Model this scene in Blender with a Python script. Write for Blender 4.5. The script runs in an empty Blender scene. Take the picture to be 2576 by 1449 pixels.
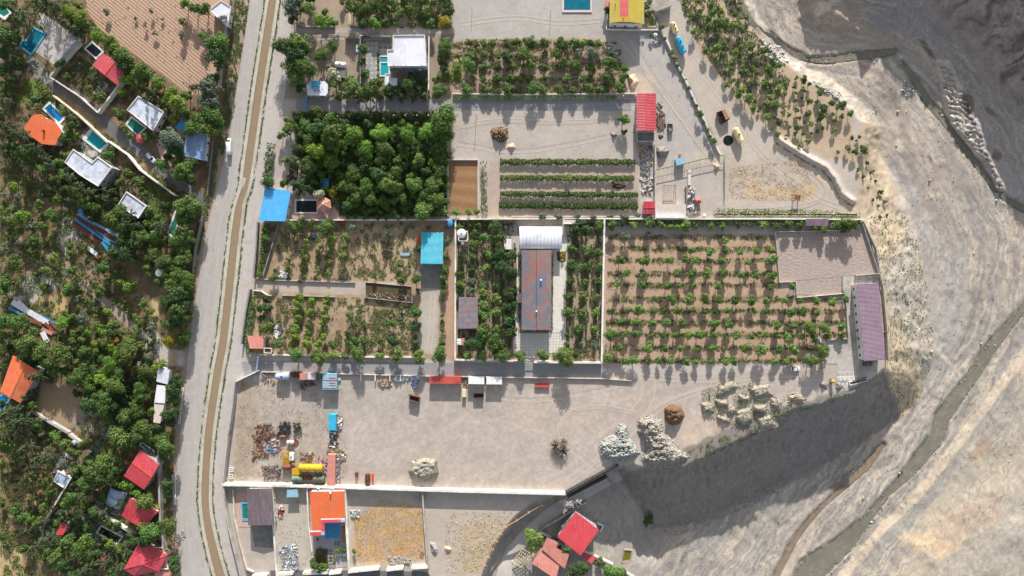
import bpy,math,random
import numpy as np
from mathutils import Vector
random.seed(7); rng = np.random.default_rng(7)
SC = bpy.context.scene; COL = SC.collection
H = 250.0                      # flying height over the terrace
S = 403.2/2576                 # metres per unit of the survey grid
CU,CV = 1288.0,724.5
# ------------------------------------------------------------ camera, sky, sun
cd = bpy.data.cameras.new('camera'); cam = bpy.data.objects.new('camera',cd); COL.objects.link(cam)
cam.location = (0,0,H); cam.rotation_euler = (0,0,0)
cd.sensor_width = 36; cd.lens = 18*H/201.6; cd.clip_start = 1; cd.clip_end = 6000
SC.camera = cam
SUN_EL,SUN_AZ = 20.0,3.0
w = bpy.data.worlds.new('World'); SC.world = w; w.use_nodes = True
nt = w.node_tree; bg = nt.nodes['Background']; bg.inputs[1].default_value = 0.13
sk = nt.nodes.new('ShaderNodeTexSky'); sk.sky_type = 'NISHITA'; sk.sun_disc = False
sk.sun_elevation = math.radians(SUN_EL); sk.sun_rotation = math.radians(SUN_AZ)
sk.air_density = 1.0; sk.dust_density = 3.0; sk.altitude = 1200
hz = nt.nodes.new('ShaderNodeHueSaturation'); hz.inputs['Saturation'].default_value = .42   # pale, dusty sky
nt.links.new(sk.outputs[0],hz.inputs['Color']); nt.links.new(hz.outputs[0],bg.inputs[0])
sd = bpy.data.lights.new('sun','SUN'); sun = bpy.data.objects.new('sun',sd); COL.objects.link(sun)
sd.energy = 5.0; sd.angle = math.radians(0.5); sd.color = (1.0,0.95,0.88)
e_,a_ = math.radians(SUN_EL),math.radians(SUN_AZ)
sun.rotation_euler = Vector((math.sin(a_)*math.cos(e_),math.cos(a_)*math.cos(e_),math.sin(e_))).to_track_quat('Z','Y').to_euler()
SC.view_settings.view_transform = 'Standard'; SC.view_settings.look = 'None'
SC.view_settings.gamma = 1; SC.view_settings.use_curve_mapping = False
SC.view_settings.exposure = 0.80
# ------------------------------------------------------------ numbers
def lin(c):
    c = c/255.0
    return c/12.92 if c <= .04045 else ((c+.055)/1.055)**2.4
KA = 0.80
def col(r,g,b,k=1.0): return (lin(r)*KA*k,lin(g)*KA*k,lin(b)*KA*k,1)
def P(u,v,z=0.0):
    k = S*(H-z)/H
    return Vector(((u-CU)*k,-(v-CV)*k,z))
def T(c,r,x,y): return (c*644+x/4.0,r*362.25+y/4.0)       # survey tile -> grid
def TL(c,r,pts): return [T(c,r,*p) for p in pts]
def inside(u,v,poly):
    u = np.asarray(u,float); v = np.asarray(v,float); r = np.zeros(u.shape,bool); n = len(poly); j = n-1
    for i in range(n):
        xi,yi = poly[i]; xj,yj = poly[j]
        if yi != yj:
            r ^= ((yi > v) != (yj > v)) & (u < (xj-xi)*(v-yi)/(yj-yi)+xi)
        j = i
    return r
def dist(u,v,pts,closed=False):
    u = np.asarray(u,float); v = np.asarray(v,float); d = np.full(u.shape,1e9)
    q = list(pts)+([pts[0]] if closed else [])
    for (x0,y0),(x1,y1) in zip(q[:-1],q[1:]):
        dx,dy = x1-x0,y1-y0; L = dx*dx+dy*dy+1e-9
        t = np.clip(((u-x0)*dx+(v-y0)*dy)/L,0,1)
        d = np.minimum(d,np.hypot(u-x0-t*dx,v-y0-t*dy))
    return d
def sdist(u,v,poly):
    d = dist(u,v,poly,True); return np.where(inside(u,v,poly),d,-d)
LAT = rng.random((256,256))
def vn(x,y,o=0):
    x = np.asarray(x,float)+o*17.3+1000; y = np.asarray(y,float)+o*31.7+1000
    xi = np.floor(x).astype(int); yi = np.floor(y).astype(int); fx = x-xi; fy = y-yi
    fx = fx*fx*(3-2*fx); fy = fy*fy*(3-2*fy)
    a = LAT[xi % 256,yi % 256]; b = LAT[(xi+1) % 256,yi % 256]; c = LAT[xi % 256,(yi+1) % 256]; d = LAT[(xi+1) % 256,(yi+1) % 256]
    return (a*(1-fx)+b*fx)*(1-fy)+(c*(1-fx)+d*fx)*fy
def fbm(x,y,o=0,n=4):
    s = 0; a = .5; t = 0
    for i in range(n):
        s = s+a*vn(x,y,o+i); t += a; a *= .55; x = np.asarray(x)*2.03; y = np.asarray(y)*2.03
    return s/t
def ss(a,b,x): t = np.clip((x-a)/(b-a),0,1); return t*t*(3-2*t)
# ------------------------------------------------------------ materials
MATS = {}
def _mix(nt,fac,a,b,blend='MIX'):
    m = nt.nodes.new('ShaderNodeMix'); m.data_type = 'RGBA'; m.blend_type = blend
    for s,x in ((0,fac),(6,a),(7,b)):
        if isinstance(x,(tuple,list,float,int)): m.inputs[s].default_value = x
        else: nt.links.new(x,m.inputs[s])
    return m.outputs[2]
def _noise(nt,scale,detail=4,rough=.6,vec=None,dist_=0):
    n = nt.nodes.new('ShaderNodeTexNoise'); n.inputs['Scale'].default_value = scale
    n.inputs['Detail'].default_value = detail; n.inputs['Roughness'].default_value = rough; n.inputs['Distortion'].default_value = dist_
    if vec is not None: nt.links.new(vec,n.inputs['Vector'])
    return n.outputs[0]
def _ramp(nt,fac,a,b):
    r = nt.nodes.new('ShaderNodeMapRange'); r.inputs[1].default_value = a; r.inputs[2].default_value = b
    nt.links.new(fac,r.inputs[0]); return r.outputs[0]
def _geo(nt):
    g = nt.nodes.new('ShaderNodeNewGeometry'); return g.outputs['Position']
def mat(name,c1,c2=None,scale=.6,rough=.85,metal=0,bump=0,bscale=3,c3=None,s3=.12,spec=.3,fine=.12,rnd=0,lo=.35,hi=.65):
    """weathered surface: c1/c2 in patches, c3 in larger stains, a fine mottling, optional bump"""
    if name in MATS: return MATS[name]
    m = bpy.data.materials.new(name); m.use_nodes = True; nt = m.node_tree; b = nt.nodes['Principled BSDF']
    pos = _geo(nt); c = c1
    if c2: c = _mix(nt,_ramp(nt,_noise(nt,scale,5,.65,pos),lo,hi),c1,c2)
    if c3: c = _mix(nt,_ramp(nt,_noise(nt,s3,5,.7,pos),.48,.66),c,c3)
    if fine:
        f = _ramp(nt,_noise(nt,3.1,4,.7,pos),.25,.75)
        g = _mix(nt,f,(1-fine*1.6,)*3+(1,),(1+fine,)*3+(1,))
        c = _mix(nt,1.0,c,g,'MULTIPLY')
    if name.startswith('roof_'):      # dust and rain streaks, faded sheets
        mp = nt.nodes.new('ShaderNodeMapping'); mp.inputs['Scale'].default_value = (1.6,.22,1); nt.links.new(pos,mp.inputs[0])
        c = _mix(nt,_ramp(nt,_noise(nt,1,4,.6,mp.outputs[0]),.50,.80),c,_mix(nt,.22,c,(.42,.38,.34,1)))
    if rnd:
        oi = nt.nodes.new('ShaderNodeObjectInfo'); hs = nt.nodes.new('ShaderNodeHueSaturation')
        mr = nt.nodes.new('ShaderNodeMapRange'); nt.links.new(oi.outputs['Random'],mr.inputs[0])
        mr.inputs[3].default_value = 1-rnd; mr.inputs[4].default_value = 1+rnd
        nt.links.new(mr.outputs[0],hs.inputs['Value'])
        if isinstance(c,(tuple,list)): hs.inputs['Color'].default_value = c
        else: nt.links.new(c,hs.inputs['Color'])
        c = hs.outputs[0]
    if isinstance(c,(tuple,list)): b.inputs['Base Color'].default_value = c
    else: nt.links.new(c,b.inputs['Base Color'])
    b.inputs['Roughness'].default_value = rough; b.inputs['Metallic'].default_value = metal
    b.inputs['Specular IOR Level'].default_value = spec
    if bump:
        bp = nt.nodes.new('ShaderNodeBump'); bp.inputs['Strength'].default_value = 1; bp.inputs['Distance'].default_value = bump
        nt.links.new(_noise(nt,bscale,5,.65,pos),bp.inputs['Height']); nt.links.new(bp.outputs[0],b.inputs['Normal'])
    MATS[name] = m; return m
def leafmat(name,c1,c2,hue=.02,val=.22,trans=.28):
    m = bpy.data.materials.new(name); m.use_nodes = True; nt = m.node_tree; b = nt.nodes['Principled BSDF']
    at = nt.nodes.new('ShaderNodeAttribute'); at.attribute_name = 'tint'
    c = _mix(nt,at.outputs['Fac'],c1,c2)
    oi = nt.nodes.new('ShaderNodeObjectInfo'); hs = nt.nodes.new('ShaderNodeHueSaturation')
    a = nt.nodes.new('ShaderNodeMapRange'); nt.links.new(oi.outputs['Random'],a.inputs[0]); a.inputs[3].default_value = 1-val; a.inputs[4].default_value = 1+val
    mu = nt.nodes.new('ShaderNodeMath'); mu.operation = 'MULTIPLY'; mu.inputs[1].default_value = 7.31; nt.links.new(oi.outputs['Random'],mu.inputs[0])
    fr = nt.nodes.new('ShaderNodeMath'); fr.operation = 'FRACT'; nt.links.new(mu.outputs[0],fr.inputs[0])
    h = nt.nodes.new('ShaderNodeMapRange'); nt.links.new(fr.outputs[0],h.inputs[0]); h.inputs[3].default_value = .5-hue; h.inputs[4].default_value = .5+hue
    nt.links.new(c,hs.inputs['Color']); nt.links.new(a.outputs[0],hs.inputs['Value']); nt.links.new(h.outputs[0],hs.inputs['Hue'])
    nt.links.new(hs.outputs[0],b.inputs['Base Color']); b.inputs['Roughness'].default_value = .6; b.inputs['Specular IOR Level'].default_value = .25
    tr = nt.nodes.new('ShaderNodeBsdfTranslucent'); nt.links.new(hs.outputs[0],tr.inputs[0])
    mx = nt.nodes.new('ShaderNodeMixShader'); mx.inputs[0].default_value = trans
    nt.links.new(b.outputs[0],mx.inputs[1]); nt.links.new(tr.outputs[0],mx.inputs[2])
    nt.links.new(mx.outputs[0],nt.nodes['Material Output'].inputs[0]); MATS[name] = m; return m
def watermat(name,c1,c2,rough=.12,bump=.02,bs=1.5):
    m = bpy.data.materials.new(name); m.use_nodes = True; nt = m.node_tree; b = nt.nodes['Principled BSDF']; pos = _geo(nt)
    nt.links.new(_mix(nt,_ramp(nt,_noise(nt,.5,4,.6,pos),.3,.7),c1,c2),b.inputs['Base Color'])
    b.inputs['Roughness'].default_value = rough; b.inputs['IOR'].default_value = 1.33
    bp = nt.nodes.new('ShaderNodeBump'); bp.inputs['Distance'].default_value = bump
    nt.links.new(_noise(nt,bs,4,.6,pos),bp.inputs['Height']); nt.links.new(bp.outputs[0],b.inputs['Normal'])
    MATS[name] = m; return m
# leaves
leafmat('leaf_green',(0.050,0.097,0.023,1.000),(0.131,0.204,0.046,1.000))
leafmat('leaf_orchard',(0.074,0.140,0.033,1.000),(0.186,0.281,0.069,1.000))
leafmat('leaf_lime',(0.078,0.155,0.019,1),(0.191,0.311,0.044,1))
leafmat('leaf_dark',(0.026,0.060,0.019,1.000),(0.077,0.134,0.039,1.000))
leafmat('leaf_grey',(0.065,0.097,0.061,1.000),(0.164,0.204,0.132,1.000))
leafmat('leaf_pine',(0.038,0.064,0.029,1.000),(0.131,0.161,0.071,1.000))
leafmat('leaf_blossom',(0.255,0.300,0.151,1.000),(0.561,0.550,0.397,1.000))
leafmat('leaf_purple',(0.055,0.038,0.036,1.000),(0.120,0.086,0.076,1.000))
leafmat('leaf_yellow',(0.201,0.180,0.017,1.000),(0.384,0.314,0.034,1.000))
leafmat('leaf_dry',(0.264,0.194,0.107,1.000),(0.593,0.436,0.228,1.000),trans=.1)
leafmat('leaf_weed',(0.060,0.091,0.030,1.000),(0.186,0.215,0.081,1.000),trans=.15)
leafmat('twig_brown',(0.081,0.050,0.034,1.000),(0.224,0.150,0.104,1.000),trans=.0)
leafmat('twig_grey',(0.163,0.140,0.113,1.000),(0.367,0.330,0.274,1.000),trans=.0)
mat('bark',(.13,.10,.08,1),(.22,.18,.14,1),2)
# building stuff
mat('concrete',col(176,170,163),col(200,194,186),.5,bump=.01,c3=col(150,143,136))
mat('concrete_dark',col(120,117,115),col(150,146,142),.5)
mat('white_wall',col(232,226,216),col(245,240,232),.4,c3=col(205,196,184))
mat('cream_wall',col(214,202,184),col(232,222,206),.4,c3=col(186,172,154))
mat('grey_wall',col(150,150,152),col(170,170,172),.4)
mat('brown_wall',col(120,104,92),col(140,124,110),.4)
mat('brick_pink',col(196,160,148),col(208,174,160),.6)
mat('roof_red',col(196,64,76),col(208,84,96),.35,rough=.5,fine=.15,c3=col(186,70,80))
mat('roof_red_bright',col(216,70,80),col(224,86,94),.35,rough=.5,fine=.15)
mat('roof_red_dark',col(160,40,52),col(172,50,60),.35,rough=.5,fine=.15)
mat('roof_orange',col(230,106,54),col(224,118,72),.3,rough=.6,fine=.15,c3=col(214,110,74))
mat('roof_terracotta',col(226,128,84),col(218,116,76),.3,rough=.7,fine=.15,c3=col(200,104,70))
mat('roof_pink',col(214,146,132),col(200,128,116),.5,rough=.7,fine=.15)
mat('roof_blue',col(78,176,236),col(96,188,240),.4,rough=.45,fine=.15)
mat('roof_turquoise',col(46,180,206),col(64,192,214),.4,rough=.45,fine=.15)
mat('roof_white',col(226,228,236),col(240,240,244),.3,rough=.4,fine=.04,c3=col(206,208,218))
mat('roof_membrane',col(196,204,222),col(224,228,238),.5,rough=.35,fine=.06,c3=col(170,172,184),s3=.3)
mat('roof_purple',col(142,118,136),col(154,130,146),.3,rough=.55,fine=.15)
mat('roof_brown',col(104,90,98),col(116,102,108),.3,rough=.55,fine=.15)
mat('roof_yellow',col(206,178,44),col(214,190,60),.5,rough=.55,fine=.15,c3=col(188,180,110),s3=.45)
mat('roof_beige',col(214,200,190),col(226,214,204),.4,rough=.6,fine=.15)
mat('roof_rusty',col(112,108,122),col(140,132,140),.6,rough=.6,c3=col(150,112,92),s3=.4)
mat('steel_blue',col(120,150,190),col(150,172,204),.5,rough=.4,fine=.08)
mat('cloth_grey',col(160,176,202),col(180,194,214),.4,rough=.7)
mat('paint_white',col(238,238,236),None,rough=.35,fine=.05)
mat('paint_red',col(190,84,72),col(206,100,86),.8,rough=.5,c3=col(160,80,66),s3=.4)
mat('paint_rose',col(196,130,118),col(206,146,130),.8,rough=.6)
mat('paint_lightblue',col(130,178,202),col(152,194,212),.6,rough=.5)
mat('paint_blue',col(50,140,196),col(70,156,206),.6,rough=.5,fine=.1)
mat('paint_skyblue',col(50,170,210),col(70,182,216),.6,rough=.45,fine=.1)
mat('paint_yellow',col(220,172,30),col(206,156,30),.9,rough=.5,fine=.15)
mat('paint_cream',col(224,208,160),col(232,218,176),.9,rough=.5)
mat('paint_orange',col(220,90,40),None,rough=.5)
mat('paint_green',col(96,124,104),col(110,134,110),.9,rough=.6,c3=col(120,92,72),s3=.6)
mat('rust',col(120,72,56),col(148,96,74),1.2,rough=.9,c3=col(94,60,50),s3=.5)
mat('rust_dark',col(84,56,50),col(110,76,64),1.2,rough=.9)
mat('tyre_rubber',(.030,.030,.032,1),(.06,.06,.06,1),2,rough=.85)
mat('glass_dark',(.02,.025,.03,1),None,rough=.08,spec=.6,fine=0)
mat('metal_grey',col(150,152,156),col(172,174,178),.8,rough=.4,metal=.3)
mat('black_panel',(.015,.015,.02,1),None,rough=.4)
mat('wood',col(150,112,84),col(172,132,100),1.5,rough=.8)
mat('green_net',col(80,110,70),col(110,136,92),1.2)
mat('lamp_white',col(248,248,244),None,fine=0,rough=.4)
mat('coping_white',col(228,226,222),col(240,238,234),.8)
mat('coping_blue',col(90,160,196),col(120,180,206),.8)
mat('coping_pink',col(214,190,184),col(226,206,200),.8)
watermat('pool_turquoise',(.012,.26,.30,1),(.02,.33,.36,1))
watermat('pool_blue',(.008,.12,.36,1),(.015,.22,.46,1))
watermat('pool_teal',(.006,.10,.15,1),(.01,.15,.20,1))
watermat('pool_green',(.01,.13,.10,1),(.02,.18,.14,1))
watermat('pool_black',(.006,.010,.010,1),(.012,.018,.016,1))
watermat('pond_olive',(.10,.10,.012,1),(.16,.15,.02,1))
watermat('canal_brown',(.235,.175,.105,1),(.27,.20,.125,1),rough=.25,bump=.06,bs=.9)
watermat('river_green',(.115,.115,.090,1),(.165,.16,.125,1),rough=.3,bump=.08,bs=1.2)
watermat('river_brown',(.17,.125,.085,1),(.24,.18,.125,1),rough=.3,bump=.05,bs=1.2)
# ------------------------------------------------------------ objects
LM = []                        # landmarks: (u, v, phrase)
EX = []                        # footprints trees keep clear of
def tag(o,label,cat,group=None,kind=None):
    if label: o['label'] = label
    if cat: o['category'] = cat
    if group: o['group'] = group
    if kind: o['kind'] = kind
    return o
def thing(name,label,cat,loc=(0,0,0),group=None,rz=0):
    o = bpy.data.objects.new(name,None); COL.objects.link(o); o.empty_display_size = .3
    o.location = loc; o.rotation_euler = (0,0,rz)
    return tag(o,label,cat,group)
class MB:
    def __init__(s): s.v = []; s.f = []; s.m = []
    def add(s,vs,fs,m=0):
        n = len(s.v); s.v += [tuple(x) for x in vs]; s.f += [tuple(i+n for i in f) for f in fs]; s.m += [m]*len(fs); return s
    def prism(s,poly,z0,z1,m=0):
        n = len(poly); a = sum(poly[i][0]*poly[(i+1) % n][1]-poly[(i+1) % n][0]*poly[i][1] for i in range(n))
        if a < 0: poly = poly[::-1]
        vs = [(p[0],p[1],z0) for p in poly]+[(p[0],p[1],z1) for p in poly]
        fs = [tuple(range(n))[::-1],tuple(range(n,2*n))]+[(i,(i+1) % n,(i+1) % n+n,i+n) for i in range(n)]
        return s.add(vs,fs,m)
    def box(s,x0,y0,z0,x1,y1,z1,m=0): return s.prism([(x0,y0),(x1,y0),(x1,y1),(x0,y1)],z0,z1,m)
    def beam(s,a,b,w_,h_,m=0):
        a = Vector(a); b = Vector(b); d = (b-a).normalized(); up = Vector((0,0,1))
        if abs(d.z) > .95: up = Vector((1,0,0))
        x = d.cross(up).normalized()*w_/2; y = x.cross(d).normalized()*h_/2
        vs = [p+q for p in (a,b) for q in (-x-y,x-y,x+y,-x+y)]
        return s.add(vs,[(0,1,2,3),(7,6,5,4),(0,4,5,1),(1,5,6,2),(2,6,7,3),(3,7,4,0)],m)
    def tube(s,pts,rs,n=8,m=0,cap=True):
        pts = [Vector(p) for p in pts]; rings = []
        for i,p in enumerate(pts):
            d = (pts[min(i+1,len(pts)-1)]-pts[max(i-1,0)]).normalized(); up = Vector((0,0,1)) if abs(d.z) < .9 else Vector((1,0,0))
            x = d.cross(up).normalized(); y = d.cross(x); r = rs[i] if isinstance(rs,(list,tuple)) else rs
            rings.append([p+(x*math.cos(2*math.pi*k/n)+y*math.sin(2*math.pi*k/n))*r for k in range(n)])
        vs = [q for r in rings for q in r]; fs = []
        for i in range(len(rings)-1):
            for k in range(n): fs.append((i*n+k,i*n+(k+1) % n,(i+1)*n+(k+1) % n,(i+1)*n+k))
        if cap: fs += [tuple(range(n))[::-1],tuple(range((len(rings)-1)*n,len(rings)*n))]
        return s.add(vs,fs,m)
    def build(s,name,mats,parent=None,origin=None,smooth=False):
        me = bpy.data.meshes.new(name)
        org = parent.location.copy() if (parent is not None and origin is None) else Vector(origin) if origin is not None else Vector((0,0,0))
        if origin is None and parent is None and s.v:
            a = np.array(s.v); org = Vector((a[:,0].mean(),a[:,1].mean(),a[:,2].min()))
        me.from_pydata([(x-org.x,y-org.y,z-org.z) for x,y,z in s.v],[],s.f)
        if isinstance(mats,str): mats = [mats]
        for x in mats: me.materials.append(MATS[x])
        if len(mats) > 1: me.polygons.foreach_set('material_index',s.m)
        if smooth: me.polygons.foreach_set('use_smooth',[True]*len(s.f))
        me.update(); o = bpy.data.objects.new(name,me); COL.objects.link(o)
        if parent is not None: o.parent = parent
        else: o.location = org
        return o
def npmesh(name,V,F,mats,tint=None,fm=None,smooth=False):
    """V (n,3), F (m,k) -> mesh, tint per face"""
    me = bpy.data.meshes.new(name); n,k = F.shape
    me.vertices.add(len(V)); me.vertices.foreach_set('co',V.astype(np.float32).ravel())
    me.loops.add(n*k); me.loops.foreach_set('vertex_index',F.astype(np.int32).ravel())
    me.polygons.add(n); me.polygons.foreach_set('loop_start',np.arange(0,n*k,k,dtype=np.int32)); me.polygons.foreach_set('loop_total',np.full(n,k,dtype=np.int32))
    for x in mats: me.materials.append(MATS[x])
    if fm is not None: me.polygons.foreach_set('material_index',fm.astype(np.int32))
    if smooth: me.polygons.foreach_set('use_smooth',np.ones(n,bool))
    if tint is not None:
        at = me.attributes.new('tint','FLOAT','FACE'); at.data.foreach_set('value',tint.astype(np.float32))
    me.update(); me.validate(); return me
def link(name,me,parent=None,loc=(0,0,0)):
    o = bpy.data.objects.new(name,me); COL.objects.link(o); o.location = loc
    if parent is not None: o.parent = parent
    return o
# ------------------------------------------------------------ terrain heights
E_TOP = [(1860,-9000),(1862,-20),(1885,30),(1925,95),(1965,150),(2015,188),(2075,222),(2130,268),(2155,292),(2180,310),(2172,380),(2165,440),(2168,545),(2185,600),(2208,690),(2222,800),(2226,925),(2195,955),(2158,985),(2110,1000),(2060,1020),(2005,1026),(1950,1052),(1888,1091),(1855,1112),(1800,1130),(1770,1150),(1725,1172),(1680,1182),(1630,1180),(1590,1165),(1555,1166),(1425,1236),(1390,1245),(1330,1268),(1285,1312),(1240,1375),(1215,1449),(1200,1520),(1200,9000)]
E_TOE = [(1900,-9000),(1882,-20),(1905,30),(1942,83),(1980,133),(2030,168),(2098,198),(2155,250),(2190,283),(2214,315),(2212,387),(2269,480),(2287,537),(2312,600),(2332,687),(2342,800),(2352,887),(2330,950),(2300,1030),(2255,1085),(2150,1122),(2052,1182),(1932,1225),(1853,1262),(1745,1315),(1663,1336),(1600,1300),(1572,1200),(1562,1178),(1429,1247),(1393,1254),(1335,1275),(1291,1317),(1247,1378),(1222,1450),(1207,1520),(1207,9000)]
PT = [(-9000,-9000)]+E_TOP+[(-9000,9000)]; PB = [(-9000,-9000)]+E_TOE+[(-9000,9000)]
LP = [(1220,1449,-3.5),(1300,1330,-5.4),(1380,1270,-6.4),(1420,1262,-7.2),(1540,1200,-9.0),(1450,1350,-9.5),(1400,1449,-7.0),(1550,1350,-13),(1650,1345,-14.6),(1610,1449,-11.2),(1720,1449,-15.7),(1850,1300,-16.0),(2000,1300,-16.1),(2200,1200,-16.0),(2400,900,-15.7),(2300,500,-15.1),(1900,0,-7.0),(1960,90,-8.0),(2150,190,-11.8),(2300,300,-14.6),(2576,600,-15.7),(2500,1449,-13.4),(1900,-300,-6.0),(2100,1449,-16.1),(2330,1000,-15.9),(2700,1000,-14.6)]
BERM = [(1962,352),(2000,376),(2036,398),(2078,420),(2102,450),(2120,488),(2146,506)]
BL1 = TL(3,0,[(240,-900),(290,200),(450,290),(700,345),(900,420),(1130,500),(1300,470),(1330,400),(1000,200),(850,0),(800,-900)])
BL2 = TL(3,0,[(1560,-400),(1560,70),(1750,300),(1870,400),(2100,730),(2200,870),(2400,1030),(2600,1220),(2900,1500)])+[(9000,900),(9000,-9000),(2322,-9000)]
BL3 = [(2004,-9000),(2004,-10),(2070,-35),(2200,-5),(2330,5),(2380,-9000)]
RIB = TL(3,0,[(1690,600),(1830,600),(1910,800),(2010,960),(2150,1250),(2210,1449),(2400,1900),(2300,2000),(2190,1650),(2080,1550),(1990,1449),(1830,1250),(1760,1000),(1700,700)])
FLOW = [(1850,-300),(1900,0),(1990,130),(2200,165),(2330,290),(2420,430),(2490,600),(2480,780),(2380,980),(2230,1200),(2050,1449),(1800,1800)]
def sflow(u,v):
    best = np.full(u.shape,1e9); sg = np.zeros(u.shape); al = np.zeros(u.shape); L0 = 0
    for (x0,y0),(x1,y1) in zip(FLOW[:-1],FLOW[1:]):
        dx,dy = x1-x0,y1-y0; L = math.hypot(dx,dy); t = np.clip(((u-x0)*dx+(v-y0)*dy)/L/L,0,1); d = np.hypot(u-x0-t*dx,v-y0-t*dy); m = d < best
        best = np.where(m,d,best); sg = np.where(m,np.sign((u-x0)*dy-(v-y0)*dx),sg); al = np.where(m,L0+t*L,al); L0 += L
    return best*sg,al
STREAMS = [  # (points with half width in grid units, material)
 ([(2025,1475,36),(2037,1437,35),(2132,1362,22),(2182,1307,10.8),(2232,1242,6.5),(2269,1207,10.8),(2307,1162,17.3),(2357,1102,18.7),(2369,1050,18.7),(2444,950,15.8),(2494,874,14.4),(2544,812,10.1),(2600,745,8.6)],'river_green','stream'),
 ([(1938,1475,7.2),(1952,1449,7.2),(1997,1362,6.5),(2037,1307,5.8),(2082,1262,4.3),(2150,1200,7.9),(2182,1169,9.4),(2222,1119,5.8)],'river_brown','side_stream'),
 ([(1850,-20,5.0),(1863,0,5.8),(1883,45,6.5),(1913,82,7.9),(1935,90,8.6),(1970,120,7.9),(2030,150,7.2),(2082,152,7.9),(2157,140,10.1),(2220,135,9.4),(2252,128,5.8)],'river_green','upper_stream'),
 ([(2272,158,4.3),(2300,200,8.6),(2330,250,10.1),(2365,290,9.4),(2395,330,7.2),(2420,362,7.9),(2447,400,7.9),(2482,445,6.5),(2520,492,6.5),(2557,517,9.4),(2620,545,10.1)],'river_green','east_stream')]
def interp_w(u,v,pts):
    u = np.asarray(u,float); best = np.full(u.shape,1e9)
    for (x0,y0,w0),(x1,y1,w1) in zip(pts[:-1],pts[1:]):
        dx,dy = x1-x0,y1-y0; t = np.clip(((u-x0)*dx+(v-y0)*dy)/(dx*dx+dy*dy),0,1)
        best = np.minimum(best,np.hypot(u-x0-t*dx,v-y0-t*dy)-(w0+(w1-w0)*t))
    return best
def low(u,v):
    n = 0; d = 0
    for x,y,z in LP:
        k = 1/((u-x)**2+(v-y)**2+400.)**1.5; n = n+k*z; d = d+k
    return n/d
def zt(u,v):
    u = np.asarray(u,float); v = np.asarray(v,float); sh = u.shape; u = u.ravel(); v = v.ravel()
    z = np.zeros(u.shape); q = (u > 1150) & ((u > 1820) | (v > 1080))
    if q.any():
        a,b = u[q],v[q]
        wu = (fbm(a/26.,b/26.,3)-.5)*16; wv = (fbm(a/26.,b/26.,9)-.5)*16
        mw = ss(1570,1640,a)  # no ragged edge where walls stand
        a2 = a+wu*mw*.8; b2 = b+wv*mw*.8
        L = low(a,b); it = inside(a2,b2,PT); ib = inside(a2,b2,PB)
        dt = dist(a2,b2,E_TOP); db = dist(a2,b2,E_TOE); f = dt/(dt+db+1e-6)
        f = np.where(it,0,np.where(ib,f,1))
        south = ss(960,1040,b)*ss(1600,1700,a)
        f = np.where(it | ~ib,f,f*(1-south)+south*np.clip(f*1.25,0,1)**.8)
        gul = (fbm(a/9.,b/30.,21)-.5)*3.2*np.clip(f*(1-f)*4,0,1)*mw
        r = L*f+gul
        out = f > .999
        bed = (fbm(a/60.,b/60.,5)-.5)*1.1+(fbm((a-b*.5)/14.,(b+a*.6)/50.,6)-.5)*.45
        r = r+np.where(out,bed,0)*ss(1650,1800,a)
        # far bank, low rounded hills
        fb = ss(0,220,(a-2150)*.55+(b-1300)*.8-40)*ss(1120,1300,b+ (a-2300)*.2)
        r = r+fb*(fbm(a/120.,b/120.,12,3)*1.8+.6)
        # bluff and mountain
        for pl,k,cap in ((BL1,.45,10),(BL3,.6,11)):
            d = np.where(inside(a,b,pl),dist(a,b,pl,True),0)*S
            r = r+np.minimum(d*k,cap)*(1+.25*(fbm(a/12.,b/12.,15)-.5))
        d = np.where(inside(a,b,BL2),dist(a,b,BL2[:9]),0)*S
        g = a*.80-b*.60; c = a*.60+b*.80              # along / across the gullies
        rid = (1-np.abs(2*fbm(c/62.+1.6*fbm(g/90.,c/90.,2),g/280.,31,4)-1))-.72
        r = r+np.minimum(d*.43,31)+np.clip(d/12.,0,1)*rid*9+np.clip(d/5.,0,1)*(fbm(a/6.,b/6.,33)-.5)*1.2
        d = np.where(inside(a,b,RIB),dist(a,b,RIB,True),0)
        r = r+np.clip(d/9.,0,1)*(1.2+1.1*np.sin((b*.95-a*.42)*.5+14*fbm(a/22.,b/22.,8))*fbm(a/9.,b/9.,4)+1.2*(fbm(a/7.,b/5.,14)-.5))
        for pts,_,nm in STREAMS: r = r-.7*ss(6,-3,interp_w(a,b,pts))
        r = r+1.6*np.exp(-(dist(a,b,BERM)/6.5)**2)*(.7+.6*fbm(a/8.,b/8.,19))
        z[q] = r
    return z.reshape(sh)
def zs(u,v): return float(zt(np.array([u]),np.array([v]))[0])
def G(u,v,dz=0):
    return P(u,v,zs(u,v)+dz)
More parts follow.
